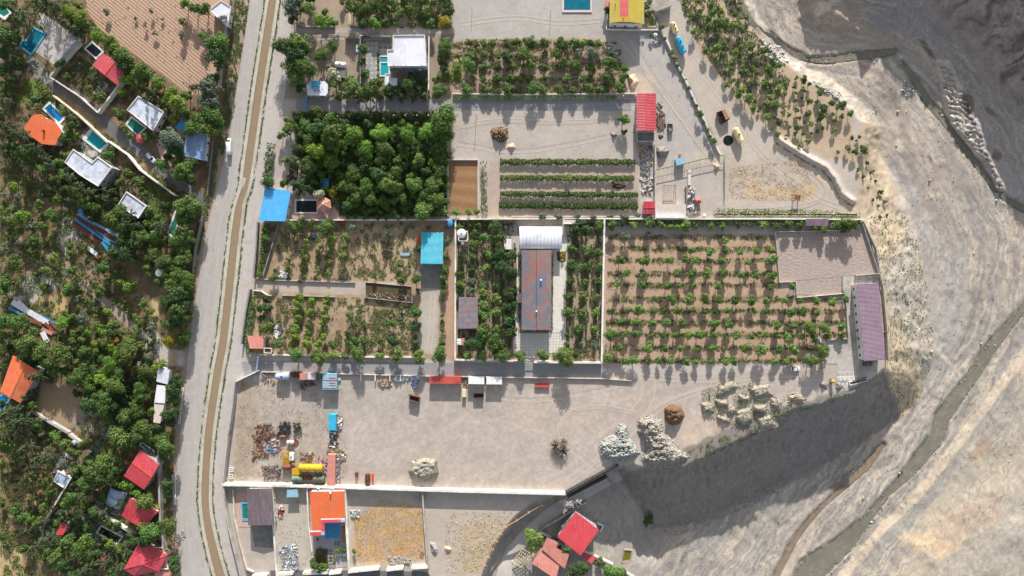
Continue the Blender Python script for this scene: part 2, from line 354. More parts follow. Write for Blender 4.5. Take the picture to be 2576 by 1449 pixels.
# ------------------------------------------------------------ terrain sheet
def axis(a,b,st,far):
    x = list(np.arange(a,b+st,st)); g = st*2; lo = a; hi = x[-1]; L = []; R = []
    while lo > -far: lo -= g; L.append(lo); hi += g; R.append(hi); g *= 1.45
    return np.array(L[::-1]+x+R)
def build_ground():
    ua = axis(-60,2636,3.6,7000); va = axis(-60,1510,3.6,7000)
    U,V = np.meshgrid(ua,va); Z = zt(U,V); k = S*(H-Z)/H
    far = np.maximum(0,np.maximum(np.abs(U-CU)-1500,0)+np.maximum(np.abs(V-CV)-900,0))
    pos = np.stack([(U-CU)*k,-(V-CV)*k,Z],-1).reshape(-1,3)
    nv,nu = U.shape; idx = np.arange(nv*nu).reshape(nv,nu)
    F = np.stack([idx[1:,:-1],idx[1:,1:],idx[:-1,1:],idx[:-1,:-1]],-1).reshape(-1,4)
    C = np.zeros(U.shape+(3,)); C[:] = col(186,176,167)[:3]
    def paint(poly,c,soft=6,warp=8,al=1.0,nz=0,ns=18.,o=0,sd=None):
        q = (slice(None),slice(None))
        if poly is not None:
            m_ = warp+soft+(4 if not sd else 26); xs = [p[0] for p in poly]; ys = [p[1] for p in poly]
            q = (slice(np.searchsorted(va,min(ys)-m_),np.searchsorted(va,max(ys)+m_)+1),slice(np.searchsorted(ua,min(xs)-m_),np.searchsorted(ua,max(xs)+m_)+1))
        u,v = U[q],V[q]
        if not u.size: return
        wu = u+(fbm(u/20.,v/20.,40+o,3)-.5)*warp*2; wv = v+(fbm(u/20.,v/20.,50+o,3)-.5)*warp*2
        d = sd(wu,wv) if sd else sdist(wu,wv,poly)
        a = ss(-soft/2,soft/2,d)*al
        if nz: a = a*ss(.5-nz*.5,.5+nz*.25,fbm(u/ns,v/ns,60+o))
        C[q] = C[q]*(1-a[...,None])+np.array(c[:3])*a[...,None]
    W = lambda *p: list(p)
    # slow variation on the terrace
    n1 = fbm(U/90.,V/90.,1)[...,None]; C = C*(0.86+.28*n1)
    n2 = ss(.5,.7,fbm(U/40.,V/12.,2))[...,None]; C = C*(1-n2*.35)+np.array(col(202,185,169)[:3])*n2*.35
    # --- west side: shaded orchard soils
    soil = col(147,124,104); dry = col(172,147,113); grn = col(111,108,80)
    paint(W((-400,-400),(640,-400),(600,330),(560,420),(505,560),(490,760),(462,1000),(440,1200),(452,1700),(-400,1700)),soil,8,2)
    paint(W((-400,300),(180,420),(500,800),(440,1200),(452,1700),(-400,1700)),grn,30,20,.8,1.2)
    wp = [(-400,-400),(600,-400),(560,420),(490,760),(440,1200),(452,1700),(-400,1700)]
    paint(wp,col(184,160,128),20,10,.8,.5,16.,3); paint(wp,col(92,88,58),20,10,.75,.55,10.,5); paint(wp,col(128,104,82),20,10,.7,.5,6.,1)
    mp_ = [(655,560),(1148,557),(1145,905),(625,890)]
    paint(W((215,-60),(600,-60),(560,60),(560,140),(520,240),(470,235),(330,130)),col(191,160,134),6,3)
    paint(TL(0,2,[(350,50),(640,60),(680,230),(560,330),(300,160)]),col(201,172,124),10,10,.9,.9)
    paint(TL(0,2,[(0,60),(430,-60),(420,60),(330,170),(160,120)]),col(189,184,174),12,10,.8)
    paint(TL(0,1,[(640,700),(860,820),(700,1150),(560,1000)]),col(195,192,186),16,12,.8,1)
    paint(TL(0,1,[(230,1330),(560,1330),(620,1449),(200,1449)]),col(190,188,183),16,12,.8,1)
    paint(TL(0,1,[(720,1050),(1100,1050),(1000,1230),(700,1190)]),col(145,114,95),10,8,.8)
    paint(TL(0,1,[(760,1190),(1050,1290),(1050,1449),(860,1440)]),col(172,142,119),14,8,.8)
    for q in ([(60,880),(600,1200),(760,1449)],[(60,1000),(500,1280)],[(560,1100),(900,1449)]):
        pl = TL(0,1,q); paint(pl,col(182,158,135),8,3,.8,sd=lambda a,b,pl=pl: 7-dist(a,b,pl))
    pl = TL(0,2,[(820,-60),(1130,200),(1330,380),(1440,470)]); paint(pl,col(175,157,141),6,2,.9,sd=lambda a,b: 11-dist(a,b,pl))
    paint(TL(0,2,[(1420,450),(1580,440),(1680,620),(1930,640),(1880,780),(1640,790),(1440,620)]),col(194,183,175),6,3)
    paint(TL(0,2,[(1520,80),(1620,100),(1600,380),(1500,360)]),col(202,177,135),8,8,.9,.8)
    paint(TL(0,2,[(430,930),(760,980),(840,1280),(700,1440),(330,1230)]),col(161,141,113),10,10,.9)
    paint(TL(0,2,[(700,1230),(960,1260),(1100,1340),(960,1449),(740,1449)]),col(156,139,126),10,8,.9)
    paint(TL(0,3,[(0,240),(500,420),(650,600),(500,780),(160,780),(0,680)]),col(149,129,95),14,14,.9)
    paint(TL(0,3,[(60,540),(240,420),(400,520),(400,720),(180,790)]),col(197,167,112),16,12,.9,.8)
    paint(TL(0,3,[(-100,1060),(200,1200),(300,1500),(-100,1500)]),col(202,179,133),10,10,.95,.9)
    paint(TL(0,3,[(900,640),(1240,760),(1200,850),(900,700)]),col(165,158,154),4,2)
    paint(TL(0,3,[(650,900),(900,850),(1300,1050),(1250,1260),(1000,1240),(740,1030)]),col(149,144,141),8,3)
    # verge of the road
    pl = [(640,-60),(600,140),(575,330),(528,560),(492,760),(460,1000),(442,1200),(446,1500)]
    paint(pl,col(169,149,131),8,5,.9,sd=lambda a,b: 13-dist(a,b,pl))
    # --- middle: orchards and plots
    paint(W((700,85),(1140,85),(1140,250),(700,250)),col(157,141,125),8,6,.9)
    paint(W((760,-60),(1140,-60),(1140,72),(700,70)),col(165,145,126),8,4,.9)
    paint(W((1100,100),(1500,98),(1580,190),(1570,237),(1110,237)),col(175,152,132),8,5,.95)
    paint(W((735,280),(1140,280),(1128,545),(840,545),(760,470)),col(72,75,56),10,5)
    paint(W((655,560),(1148,557),(1145,905),(625,890),(636,720)),col(168,144,121),6,3,.97)
    paint(mp_,col(192,168,140),10,6,.6,.5,12.,2); paint(mp_,col(146,128,96),10,6,.6,.5,8.,4)
    paint(W((900,580),(1055,580),(1050,900),(870,900)),col(179,157,129),20,12,.8,1)
    paint(W((1060,720),(1105,700),(1100,900),(1050,880)),col(187,179,170),10,6,.9)
    paint(W((645,705),(1000,708),(990,745),(645,732)),col(182,169,157),4,2)
    paint(W((1117,640),(1145,640),(1145,905),(1120,905)),col(184,154,131),6,3)
    paint(W((1148,555),(1300,555),(1300,905),(1148,905)),col(157,139,118),4,2)
    paint(W((1421,555),(1517,555),(1512,910),(1421,910)),col(167,147,124),4,2)
    paint(W((1522,590),(1945,590),(1958,712),(2000,750),(2075,752),(2130,770),(2130,855),(2080,855),(2080,912),(1522,914)),col(186,158,135),8,5,.97)
    for v in (596,625,655,688,717,752,783,812,841,875,907):
        pl = [(1535,v),(2110 if v > 740 else 1950,v+2)]
        paint(pl,col(115,112,77),6,4,.55,1.1,12,o=int(v) % 7,sd=lambda a,b,pl=pl: 5.5-dist(a,b,pl))
    paint(W((1232,405),(1605,405),(1605,545),(1220,545)),col(183,165,150),6,3,.9)
    paint(W((1140,280),(1600,280),(1600,400),(1140,400)),col(189,179,170),6,4,.9)
    paint(W((1140,-60),(1525,-60),(1525,85),(1140,100)),col(181,176,171),8,6)
    paint(W((1530,80),(1660,70),(1800,380),(1600,380),(1600,250)),col(181,174,169),10,8)
    paint(W((1570,180),(1640,190),(1640,232),(1570,235)),col(203,183,164),14,12,.9)
    # terrace orchard and track at the gorge
    paint(W((1690,-60),(1860,-60),(1925,90),(2010,190),(2130,270),(2165,420),(2000,370),(1950,330),(1870,280),(1760,130)),col(190,168,142),8,6,.9)
    paint(W((1640,60),(1700,60),(1860,300),(1950,350),(2080,480),(2160,540),(1830,545),(1830,390),(1780,300)),col(192,179,166),12,10,.9)
    paint(W((1830,395),(2020,395),(2050,470),(2030,500),(1828,500)),col(186,173,158),14,12,.95,1)
    paint(W((1870,455),(2000,480),(2040,480),(2030,498),(1880,500)),col(200,177,141),10,8,.9,.9)
    paint(W((2020,470),(2045,460),(2050,500),(2025,500)),col(202,177,131),8,5,.8)
    pl = [(1950,365),(2000,400),(2060,440),(2100,480),(2150,530)]; paint(pl,col(211,191,167),8,4,.95,sd=lambda a,b: 8-dist(a,b,pl))
    # big yard
    paint(W((640,945),(1560,955),(1860,915),(2060,925),(2090,1000),(1860,1110),(1650,1175),(1550,1160),(1420,1230),(580,1215),(600,1000)),col(191,180,171),8,4)
    paint(W((600,955),(850,955),(860,1100),(880,1210),(580,1210)),col(178,165,150),14,10,.9,1)
    paint(W((600,965),(640,965),(650,1200),(590,1205)),col(162,139,112),14,10,.8,.9)
    for q,wd in (([(1480,1170),(1560,1090),(1640,1015),(1750,975),(1860,945),(2060,935)],6),([(1500,1100),(1600,1040),(1660,950)],3),([(1580,1130),(1575,1040),(1640,960)],2.5)):
        pl = q; paint(pl,col(209,186,169),6,3,.75,sd=lambda a,b,pl=pl,wd=wd: wd-dist(a,b,pl))
    paint(W((1700,1060),(1800,1010),(1860,1080),(1760,1150),(1720,1140)),col(214,191,167),8,6,.95)
    paint(W((1250,1000),(1500,960),(1600,1010),(1480,1110),(1300,1100)),col(204,187,174),60,30,.7)
    paint(W((660,950),(1100,960),(1080,1030),(880,1060),(700,1040)),col(175,170,164),50,20,.7)
    yd = [(600,955),(1560,950),(2060,930),(1860,1100),(1640,1170),(1420,1228),(580,1212)]
    paint(yd,col(170,157,146),14,8,.32,.6,26.,1); paint(yd,col(206,190,174),14,8,.32,.6,20.,4); paint(yd,col(150,140,132),10,6,.3,.4,7.,2)
    up = [(1140,282),(1600,282),(1600,400),(1140,400)]; paint(up,col(172,162,152),10,6,.35,.6,16.,3)
    for r0 in (60,66,100,106,140,147):
        paint(None,col(174,161,151),4,3,.5,sd=lambda a,b,r0=r0: np.where((b < 1075) & (a > 1520),1.6-np.abs(np.hypot(a-1690,b-1085)-r0),-9))
        paint(None,col(176,165,155),4,3,.45,sd=lambda a,b,r0=r0: np.where((b < 1140) & (b > 990),1.6-np.abs(np.hypot(a-1430,(b-1120)*1.8)-r0*1.3),-9))
    # plots along the bottom
    paint(W((690,1235),(780,1235),(780,1449),(700,1449)),col(188,179,165),6,4,.95)
    paint(W((880,1240),(1070,1240),(1080,1440),(890,1440)),col(182,171,158),6,4,.95)
    paint(W((888,1305),(960,1265),(1062,1275),(1066,1405),(1000,1418),(892,1412)),col(200,162,110),14,12,.95,1.4)
    paint(W((1070,1275),(1300,1285),(1220,1449),(1080,1449)),col(188,175,162),10,8,.9)
    paint(W((1150,1330),(1260,1310),(1200,1449),(1160,1440)),col(188,165,131),20,16,.7,1)
    # --- gorge
    g1 = col(163,156,148); g2 = col(188,173,155); g3 = col(138,134,130)
    outm = ss(-2,3,-sdist(U+(fbm(U/26.,V/26.,3)-.5)*8,V+(fbm(U/26.,V/26.,9)-.5)*8,PT))*ss(1180,1220,U)
    n = fbm(U/70.,V/70.,4)[...,None]; base = np.array(g1[:3])*(.9+.2*n)
    C = C*(1-outm[...,None])+base*outm[...,None]
    # flow streaks
    ds,al_ = sflow(U,V); ds = ds+(fbm(U/60.,V/60.,91)-.5)*44
    st_m = outm*ss(1600,1720,U)
    for sc,ln,lo,hi,am,cc,oo in ((22.,260.,.50,.62,.65,g2,1),(14.,200.,.55,.62,.5,col(150,147,144),2),(7.,150.,.58,.64,.55,col(208,194,174),3),(6.,110.,.60,.65,.5,col(132,126,120),4),(4.5,90.,.60,.66,.45,col(216,202,182),6)):
        st = fbm(ds/sc,al_/ln+ds/400.,17+oo*9,3); m = ss(lo,hi,st)*st_m*am*np.where(U < 1600,0,1)
        C = C*(1-m[...,None])+np.array(cc[:3])*m[...,None]
    paint(W((1700,1140),(1900,1040),(2100,990),(2226,925),(2240,560),(2170,540),(2290,470),(2330,680),(2350,890),(2300,1030),(2050,1190),(1750,1320),(1640,1330),(1560,1200)),col(138,130,124) if 1 else col(147,129,113),10,8,.95)
    paint(W((2165,300),(2215,320),(2215,390),(2290,500),(2330,700),(2350,890),(2310,1010),(2270,1060),(2226,930),(2205,690),(2160,540),(2150,400)),col(192,174,150),10,6,.98)
    paint(W((2060,990),(2170,985),(2160,1100),(2000,1180),(1960,1060)),g3,10,8,.6)
    paint(W((2420,1080),(2576,1000),(2800,900),(2800,1600),(2180,1600),(2300,1400)),col(180,171,157),30,22,.85)
    paint(W((2230,1449),(2320,1290),(2480,1130),(2600,1090),(2600,1200),(2450,1330),(2330,1470)),col(192,173,148),30,20,.6,.8)
    paint(TL(3,3,[(1640,950),(1900,780),(2380,640),(2330,900),(2000,1020),(1750,1080)]),col(183,163,144),16,12,.8)
    paint(TL(3,3,[(1330,1040),(1640,980),(1760,1080),(2000,1110),(1740,1270),(1500,1190)]),col(220,192,159),16,12,.8)
    pl = TL(3,3,[(700,1500),(1150,1100),(1500,800),(1800,440),(2070,20),(2300,-300)]); paint(pl,col(164,157,148),10,4,.9,sd=lambda a,b: 10*ss(1150,1250,b)+4-dist(a,b,pl))
    paint(TL(3,3,[(1050,0),(1300,0),(1290,130),(900,500),(560,820),(250,1449),(20,1449),(380,900),(640,600),(950,330)]),col(201,185,165),10,8,.8,1)
    pl = TL(3,3,[(1150,150),(1000,330),(700,520),(560,740)]); paint(pl,col(118,105,93),12,10,.85,1,sd=lambda a,b: 13-dist(a,b,pl))
    paint(TL(3,3,[(2000,270),(2150,60),(2320,60),(2280,180),(2080,290)]),col(164,136,113),8,8,.85,.9)
    paint(TL(3,3,[(1500,640),(1560,540),(1640,500),(1640,570),(1520,670)]),col(172,144,119),8,6,.85)
    # dark riffle round the stream
    for pts,_,nm in STREAMS:
        paint(None,col(131,126,120),14,6,.8,sd=lambda a,b,pts=pts: 5-interp_w(a,b,pts))
    paint(W((2200,690),(2280,600),(2230,400),(2270,380),(2430,640),(2440,800),(2350,1000)),col(175,170,167),30,12,.6)
    pl = [(2170,155),(2240,220),(2270,300),(2290,420),(2360,560),(2400,640)]
    paint(pl,col(160,147,137),14,10,.75,sd=lambda a,b: 12-dist(a,b,pl))
    pl = [(1960,155),(2060,163),(2160,150),(2230,180),(2300,240),(2350,320)]
    paint(pl,col(207,191,173),8,6,.85,sd=lambda a,b: 4-dist(a,b,pl))
    paint(TL(3,1,[(1620,250),(1780,180),(1900,300),(2120,430),(1960,460),(1780,450),(1660,390)]),col(166,153,143),12,8,.8)
    for q,c,wd in (([(2290,800),(2420,950),(2480,880),(2576,760)],(214,196,176),4),([(2120,1449),(2220,1330),(2330,1220),(2450,1060),(2540,940),(2600,860)],(222,202,178),12),([(2280,1050),(2360,960),(2420,860),(2470,730)],(126,118,112),1.8)):
        pl = q; paint(pl,col(*c),6,4,.8,sd=lambda a,b,pl=pl,wd=wd: wd-dist(a,b,pl))
    paint(RIB,col(206,195,182),6,3,.95)
    paint(TL(3,0,[(1950,900),(2090,1000),(2180,1200),(2250,1449),(2600,1900),(2600,2200),(2250,1950),(2150,1500),(2000,1200)]),col(169,162,158),12,8,.9)
    for q in ([(1960,920),(2060,960),(2080,1130),(2010,1170)],[(2170,1040),(2280,1130),(2320,1190),(2200,1130)],[(2280,1490),(2350,1560),(2320,1640),(2260,1600)]):
        paint(TL(3,0,q),col(117,97,84),6,5,.85)
    paint(TL(3,0,[(1480,380),(1580,400),(1690,590),(1620,560)]),col(107,86,71),6,4,.9)
    hill = inside(U,V,BL2) | inside(U,V,BL3)
    hn = fbm((U*.8-V*.6)/14.,(U*.6+V*.8)/70.,44)[...,None]; hc = np.array(col(162,152,144)[:3])*(.80+.4*hn)
    hm = (hill*1.0)[...,None]; C = C*(1-hm)+hc*hm
    paint(BL1,col(174,159,144),6,5,.9)
    paint(TL(3,0,[(1000,100),(1560,70),(1750,320),(1700,480),(1300,300),(1000,300)]),col(150,146,146),16,10,.8)
    paint(TL(3,0,[(420,120),(520,20),(740,0),(640,90),(480,160)]),col(223,205,184),8,8,.8)  # sunlit west facet of the bluff, its brightness painted into the colour
    gr = ss(.42,.62,fbm((U+V*.4)/5.,(V-U*.4)/9.,81,3)); cl = ss(.5,.66,fbm(U/34.,V/34.,82)); k_ = (outm*(gr-.5)*(.10+.16*cl))[...,None]; C = C*(1+k_)
    # mottling
    C = C*(.95+.10*rng.random(U.shape)[...,None])*(.9+.2*fbm(U/9.,V/9.,70)[...,None])*(.9+.2*fbm(U/45.,V/30.,71)[...,None])
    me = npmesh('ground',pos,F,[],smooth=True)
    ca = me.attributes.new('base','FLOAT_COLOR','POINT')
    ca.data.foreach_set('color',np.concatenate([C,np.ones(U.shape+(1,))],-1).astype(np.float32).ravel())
    # roughness of relief: strong in the gorge
    gm = np.clip(outm,0,1); sl_ = (inside(U,V,PB) & (sdist(U,V,PT) < 0)) | (sdist(U,V,PT) > -6)
    gm = gm*np.where(hill | sl_,.2,1)*ss(1560,1680,U); rm = me.attributes.new('gravel','FLOAT','POINT'); rm.data.foreach_set('value',gm.astype(np.float32).ravel())
    fl = me.attributes.new('flow','FLOAT_VECTOR','POINT'); fl.data.foreach_set('vector',np.stack([ds,al_,np.zeros_like(ds)],-1).astype(np.float32).ravel())
    m = bpy.data.materials.new('earth'); m.use_nodes = True; nt = m.node_tree; b = nt.nodes['Principled BSDF']; pos_ = _geo(nt)
    at = nt.nodes.new('ShaderNodeAttribute'); at.attribute_name = 'base'
    ag = nt.nodes.new('ShaderNodeAttribute'); ag.attribute_name = 'gravel'
    f = _ramp(nt,_noise(nt,1.6,6,.75,pos_),.3,.7)
    c = _mix(nt,1.0,at.outputs['Color'],_mix(nt,f,(.88,.875,.865,1),(1.09,1.09,1.09,1)),'MULTIPLY')
    st = _ramp(nt,_noise(nt,3.2,2,.5,pos_),.66,.74)
    mu = nt.nodes.new('ShaderNodeMath'); mu.operation = 'MULTIPLY'; nt.links.new(st,mu.inputs[0]); nt.links.new(ag.outputs['Fac'],mu.inputs[1])
    c = _mix(nt,mu.outputs[0],c,(.44,.42,.39,1))
    dk = nt.nodes.new('ShaderNodeMath'); dk.operation = 'MULTIPLY'; nt.links.new(_ramp(nt,_noise(nt,2.4,3,.6,pos_),.60,.72),dk.inputs[0]); nt.links.new(ag.outputs['Fac'],dk.inputs[1]); c = _mix(nt,dk.outputs[0],c,_mix(nt,.35,c,(.08,.08,.08,1)))
    af = nt.nodes.new('ShaderNodeAttribute'); af.attribute_name = 'flow'
    for sx,sy,lo,hi,am,cc in ((.30,.012,.55,.66,.55,(.50,.46,.40,1)),(.55,.020,.58,.68,.5,(.16,.155,.145,1)),(1.1,.035,.56,.68,.4,(.46,.43,.38,1)),(.16,.008,.54,.60,.35,(.22,.21,.20,1))):
        mp = nt.nodes.new('ShaderNodeMapping'); mp.inputs['Scale'].default_value = (sx,sy,1); mp.inputs['Location'].default_value = (sx*77,sy*991,0); nt.links.new(af.outputs['Vector'],mp.inputs[0])
        k1 = nt.nodes.new('ShaderNodeMath'); k1.operation = 'MULTIPLY'; nt.links.new(_ramp(nt,_noise(nt,1,3,.55,mp.outputs[0],.4),lo,hi),k1.inputs[0]); nt.links.new(ag.outputs['Fac'],k1.inputs[1])
        k2 = nt.nodes.new('ShaderNodeMath'); k2.operation = 'MULTIPLY'; nt.links.new(k1.outputs[0],k2.inputs[0]); nt.links.new(_ramp(nt,_noise(nt,.045,2,.5,pos_),.40,.60),k2.inputs[1])
        k3 = nt.nodes.new('ShaderNodeMath'); k3.operation = 'MULTIPLY'; nt.links.new(k2.outputs[0],k3.inputs[0]); k3.inputs[1].default_value = am
        c = _mix(nt,k3.outputs[0],c,cc)
    nt.links.new(c,b.inputs['Base Color']); b.inputs['Roughness'].default_value = .95; b.inputs['Specular IOR Level'].default_value = .15
    bp = nt.nodes.new('ShaderNodeBump'); bp.inputs['Distance'].default_value = .09
    mr = nt.nodes.new('ShaderNodeMapRange'); nt.links.new(ag.outputs['Fac'],mr.inputs[0]); mr.inputs[3].default_value = .3; mr.inputs[4].default_value = .8
    nt.links.new(mr.outputs[0],bp.inputs['Strength'])
    nt.links.new(_noise(nt,1.3,7,.72,pos_),bp.inputs['Height']); nt.links.new(bp.outputs[0],b.inputs['Normal'])
    me.materials.append(m); MATS['earth'] = m
    o = link('ground',me); o['kind'] = 'structure'
build_ground()
# ------------------------------------------------------------ sheets: roads, lanes, paving, water
def resample(pts,step):
    out = []
    for a,b in zip(pts[:-1],pts[1:]):
        n = max(1,int(math.hypot(b[0]-a[0],b[1]-a[1])/step))
        for i in range(n): out.append(tuple(a[k]+(b[k]-a[k])*i/n for k in range(len(a))))
    return out+[pts[-1]]
def smooth(pts,it=2):
    for _ in range(it):
        q = [pts[0]]
        for a,b in zip(pts[:-1],pts[1:]):
            q.append(tuple(a[k]*.75+b[k]*.25 for k in range(len(a)))); q.append(tuple(a[k]*.25+b[k]*.75 for k in range(len(a))))
        pts = q+[pts[-1]]
    return pts
def ribbon(name,pts,z,matn,sm=2,lanes=9,parent=None,fol=False,wob=0,keep=True):
    pts = resample(smooth(pts,sm),6); V = []; UVs = []; L = 0
    for i,p in enumerate(pts):
        a = pts[max(i-1,0)]; b = pts[min(i+1,len(pts)-1)]; dx,dy = b[0]-a[0],b[1]-a[1]; n = math.hypot(dx,dy); nx,ny = -dy/n,dx/n
        if i: L += math.hypot(p[0]-pts[i-1][0],p[1]-pts[i-1][1])
        for k in range(lanes):
            t = k/(lanes-1)*2-1; w_ = p[2]
            if wob: w_ *= 1+wob*(float(fbm(L/14.,5*(t > 0),90,3))-.5)*2
            u,v = p[0]+nx*t*w_,p[1]+ny*t*w_
            V.append((u,v,(t+1)/2,L*S))
    A = np.array(V); zz = (zt(A[:,0],A[:,1]) if fol else 0)+z
    if fol == 'level':
        zc = zt(A[lanes//2::lanes,0],A[lanes//2::lanes,1]); kk = np.ones(9)/9; zc = np.convolve(np.pad(zc,4,'edge'),kk,'valid'); zz = np.repeat(zc,lanes)+z
    k = S*(H-zz)/H; pos = np.stack([(A[:,0]-CU)*k,-(A[:,1]-CV)*k,zz*np.ones(len(A))],-1)
    n = len(pts); idx = np.arange(n*lanes).reshape(n,lanes)
    F = np.stack([idx[:-1,:-1],idx[:-1,1:],idx[1:,1:],idx[1:,:-1]],-1).reshape(-1,4)
    a,b,c = pos[F[0][0]],pos[F[0][1]],pos[F[0][2]]
    if np.cross(b-a,c-a)[2] < 0: F = F[:,::-1]
    me = npmesh(name,pos,F,[matn],smooth=True)
    uv = me.uv_layers.new(name='track'); li = np.zeros(len(me.loops),dtype=np.int32); me.loops.foreach_get('vertex_index',li)
    uv.data.foreach_set('uv',A[li][:,2:4].astype(np.float32).ravel())
    o = link(name,me,parent); 
    if keep and not parent: o['kind'] = 'structure'
    return o
def roadmat(name,c1,c2,c3,bump=.03):
    m = bpy.data.materials.new(name); m.use_nodes = True; nt = m.node_tree; b = nt.nodes['Principled BSDF']; pos = _geo(nt)
    uv = nt.nodes.new('ShaderNodeUVMap'); uv.uv_map = 'track'; mp = nt.nodes.new('ShaderNodeMapping'); mp.inputs['Scale'].default_value = (9,.05,1)
    nt.links.new(uv.outputs[0],mp.inputs[0]); s = _ramp(nt,_noise(nt,1,5,.6,mp.outputs[0]),.35,.68)
    c = _mix(nt,s,c1,c2); c = _mix(nt,_ramp(nt,_noise(nt,.35,5,.7,pos),.5,.72),c,c3)
    f = _ramp(nt,_noise(nt,3.0,4,.75,pos),.25,.75); c = _mix(nt,1.0,c,_mix(nt,f,(.84,.84,.84,1),(1.1,1.1,1.1,1)),'MULTIPLY')
    nt.links.new(c,b.inputs['Base Color']); b.inputs['Roughness'].default_value = .95; b.inputs['Specular IOR Level'].default_value = .15
    bp = nt.nodes.new('ShaderNodeBump'); bp.inputs['Distance'].default_value = bump; nt.links.new(_noise(nt,2.2,6,.7,pos),bp.inputs['Height']); nt.links.new(bp.outputs[0],b.inputs['Normal'])
    MATS[name] = m
roadmat('road_gravel',col(188,182,177),col(172,166,162),col(198,188,177))
roadmat('road_dusty',col(188,181,175),col(200,192,185),col(178,168,159))
roadmat('river_green',col(120,117,104),col(136,131,116),col(152,145,130),.08)
roadmat('river_brown',col(134,116,98),col(150,132,114),col(168,152,134),.05)
roadmat('track_pale',col(202,188,175),col(197,184,172),col(190,178,167))
roadmat('track_dark',col(180,168,158),col(185,172,162),col(190,177,166))
roadmat('asphalt',col(150,148,150),col(162,160,160),col(172,166,162),.015)
roadmat('asphalt_dark',col(104,102,104),col(120,118,118),col(134,128,126),.015)
def furrowmat(name,c1,c2,ang,per,bump=.12,c3=None):
    m = bpy.data.materials.new(name); m.use_nodes = True; nt = m.node_tree; b = nt.nodes['Principled BSDF']; pos = _geo(nt)
    mp = nt.nodes.new('ShaderNodeMapping'); mp.inputs['Rotation'].default_value = (0,0,math.radians(ang)); nt.links.new(pos,mp.inputs[0])
    wv = nt.nodes.new('ShaderNodeTexWave'); wv.wave_type = 'BANDS'; wv.bands_direction = 'Y'; wv.inputs['Scale'].default_value = 0.314/per*1.0
    wv.inputs['Distortion'].default_value = 2.2; wv.inputs['Detail'].default_value = 3; wv.inputs['Detail Scale'].default_value = 1.2
    nt.links.new(mp.outputs[0],wv.inputs['Vector'])
    nz = _noise(nt,1.4,6,.75,pos)
    c = _mix(nt,wv.outputs['Fac'],c1,c2); c = _mix(nt,_ramp(nt,nz,.42,.7),c,c3 or c1)
    f = _ramp(nt,_noise(nt,2.6,4,.75,pos),.25,.75); c = _mix(nt,1.0,c,_mix(nt,f,(.78,.78,.78,1),(1.14,1.14,1.14,1)),'MULTIPLY')
    nt.links.new(c,b.inputs['Base Color']); b.inputs['Roughness'].default_value = 1; b.inputs['Specular IOR Level'].default_value = .1
    ad = nt.nodes.new('ShaderNodeMath'); ad.operation = 'ADD'; nt.links.new(wv.outputs['Fac'],ad.inputs[0]); nt.links.new(nz,ad.inputs[1])
    bp = nt.nodes.new('ShaderNodeBump'); bp.inputs['Distance'].default_value = bump; nt.links.new(ad.outputs[0],bp.inputs['Height']); nt.links.new(bp.outputs[0],b.inputs['Normal'])
    MATS[name] = m
furrowmat('ploughed',col(190,160,139),col(177,146,125),40,1.15,.07)
furrowmat('straw',col(168,134,100),col(156,122,90),3,5.0,.08,col(146,108,76))
mat('arena_sand',col(186,170,160),col(172,154,144),.9,bump=.25,bscale=1.1,fine=.2)
mat('lawn',col(96,112,50),col(74,92,44),.5,bump=.05)
mat('lawn_bright',col(112,136,50),col(92,112,44),.5,bump=.05)
mat('dark_soil',col(100,84,62),col(78,70,50),.6,bump=.1,c3=col(66,72,42),s3=.4)
mat('sand_pale',col(214,204,184),col(200,186,164),.5,bump=.2,bscale=.9)
mat('sand_tan',col(214,188,160),col(204,176,148),.4,bump=.12,bscale=1.2)
mat('sand_mound',col(168,160,144),col(150,144,130),.5,bump=.1,bscale=1.5)
mat('soil_brown',col(126,98,76),col(108,82,64),.9,bump=.3,bscale=.9)
mat('grit_grey',col(150,144,138),col(134,128,122),.9,bump=.15,bscale=1.2)
mat('stone_white',col(206,208,200),col(176,180,172),1.2,rnd=.1)
mat('stone_warm',col(178,164,150),col(150,138,126),1.2,rnd=.1)
mat('stone_grey',col(186,182,178),col(150,146,142),1.2)
mat('stone_tan',col(214,186,150),col(196,166,130),1.2)
NP_ = [0]
def patch(name,poly,z,matn,parent=None,kind='structure',hole=None):
    NP_[0] += 1; z += .0013*NP_[0]
    mb = MB(); pts = [P(u,v,z) for u,v in poly]
    a = sum(pts[i].x*pts[(i+1) % len(pts)].y-pts[(i+1) % len(pts)].x*pts[i].y for i in range(len(pts)))
    if a < 0: pts = pts[::-1]
    mb.add(pts,[tuple(range(len(pts)))]); o = mb.build(name,matn,parent)
    if kind and not parent: o['kind'] = kind
    return o
ROAD = [(649,-30,17),(640,60,18),(622,180,20),(598,362,22),(574,470,26),(545,600,29),(528,724,31),(505,860,29),(480,1087,26),(470,1190,26),(467,1267,26),(474,1350,28),(488,1449,36),(500,1500,38)]
CANAL = [(690,-30,8.8),(686,0,8.8),(672,90,9),(650,230,9),(632,362,9),(622,430,9),(616,475,7),(604,505,6),(598,540,8.5),(590,600,9),(577,724,9),(562,860,9),(548,930,9),(536,1010,8.7),(525,1087,8.5),(518,1180,8.5),(515,1267,8.5),(524,1330,9),(539,1395,10),(560,1470,10.5),(575,1510,10.5)]
ROAD2 = [(722,-30,14),(716,60,18),(702,180,22),(688,260,26),(672,362,22),(652,470,19),(634,560,19),(618,680,17),(606,800,18),(592,930,22),(574,1010,20),(559,1087,17),(548,1180,16),(548,1267,15),(558,1330,15),(580,1400,15),(610,1500,15)]
ribbon('road',ROAD,.04,'road_gravel')
ribbon('service_road',ROAD2,.04,'road_dusty')
mat('bank_concrete',col(206,198,186),col(190,182,170),.7,c3=col(176,164,148))
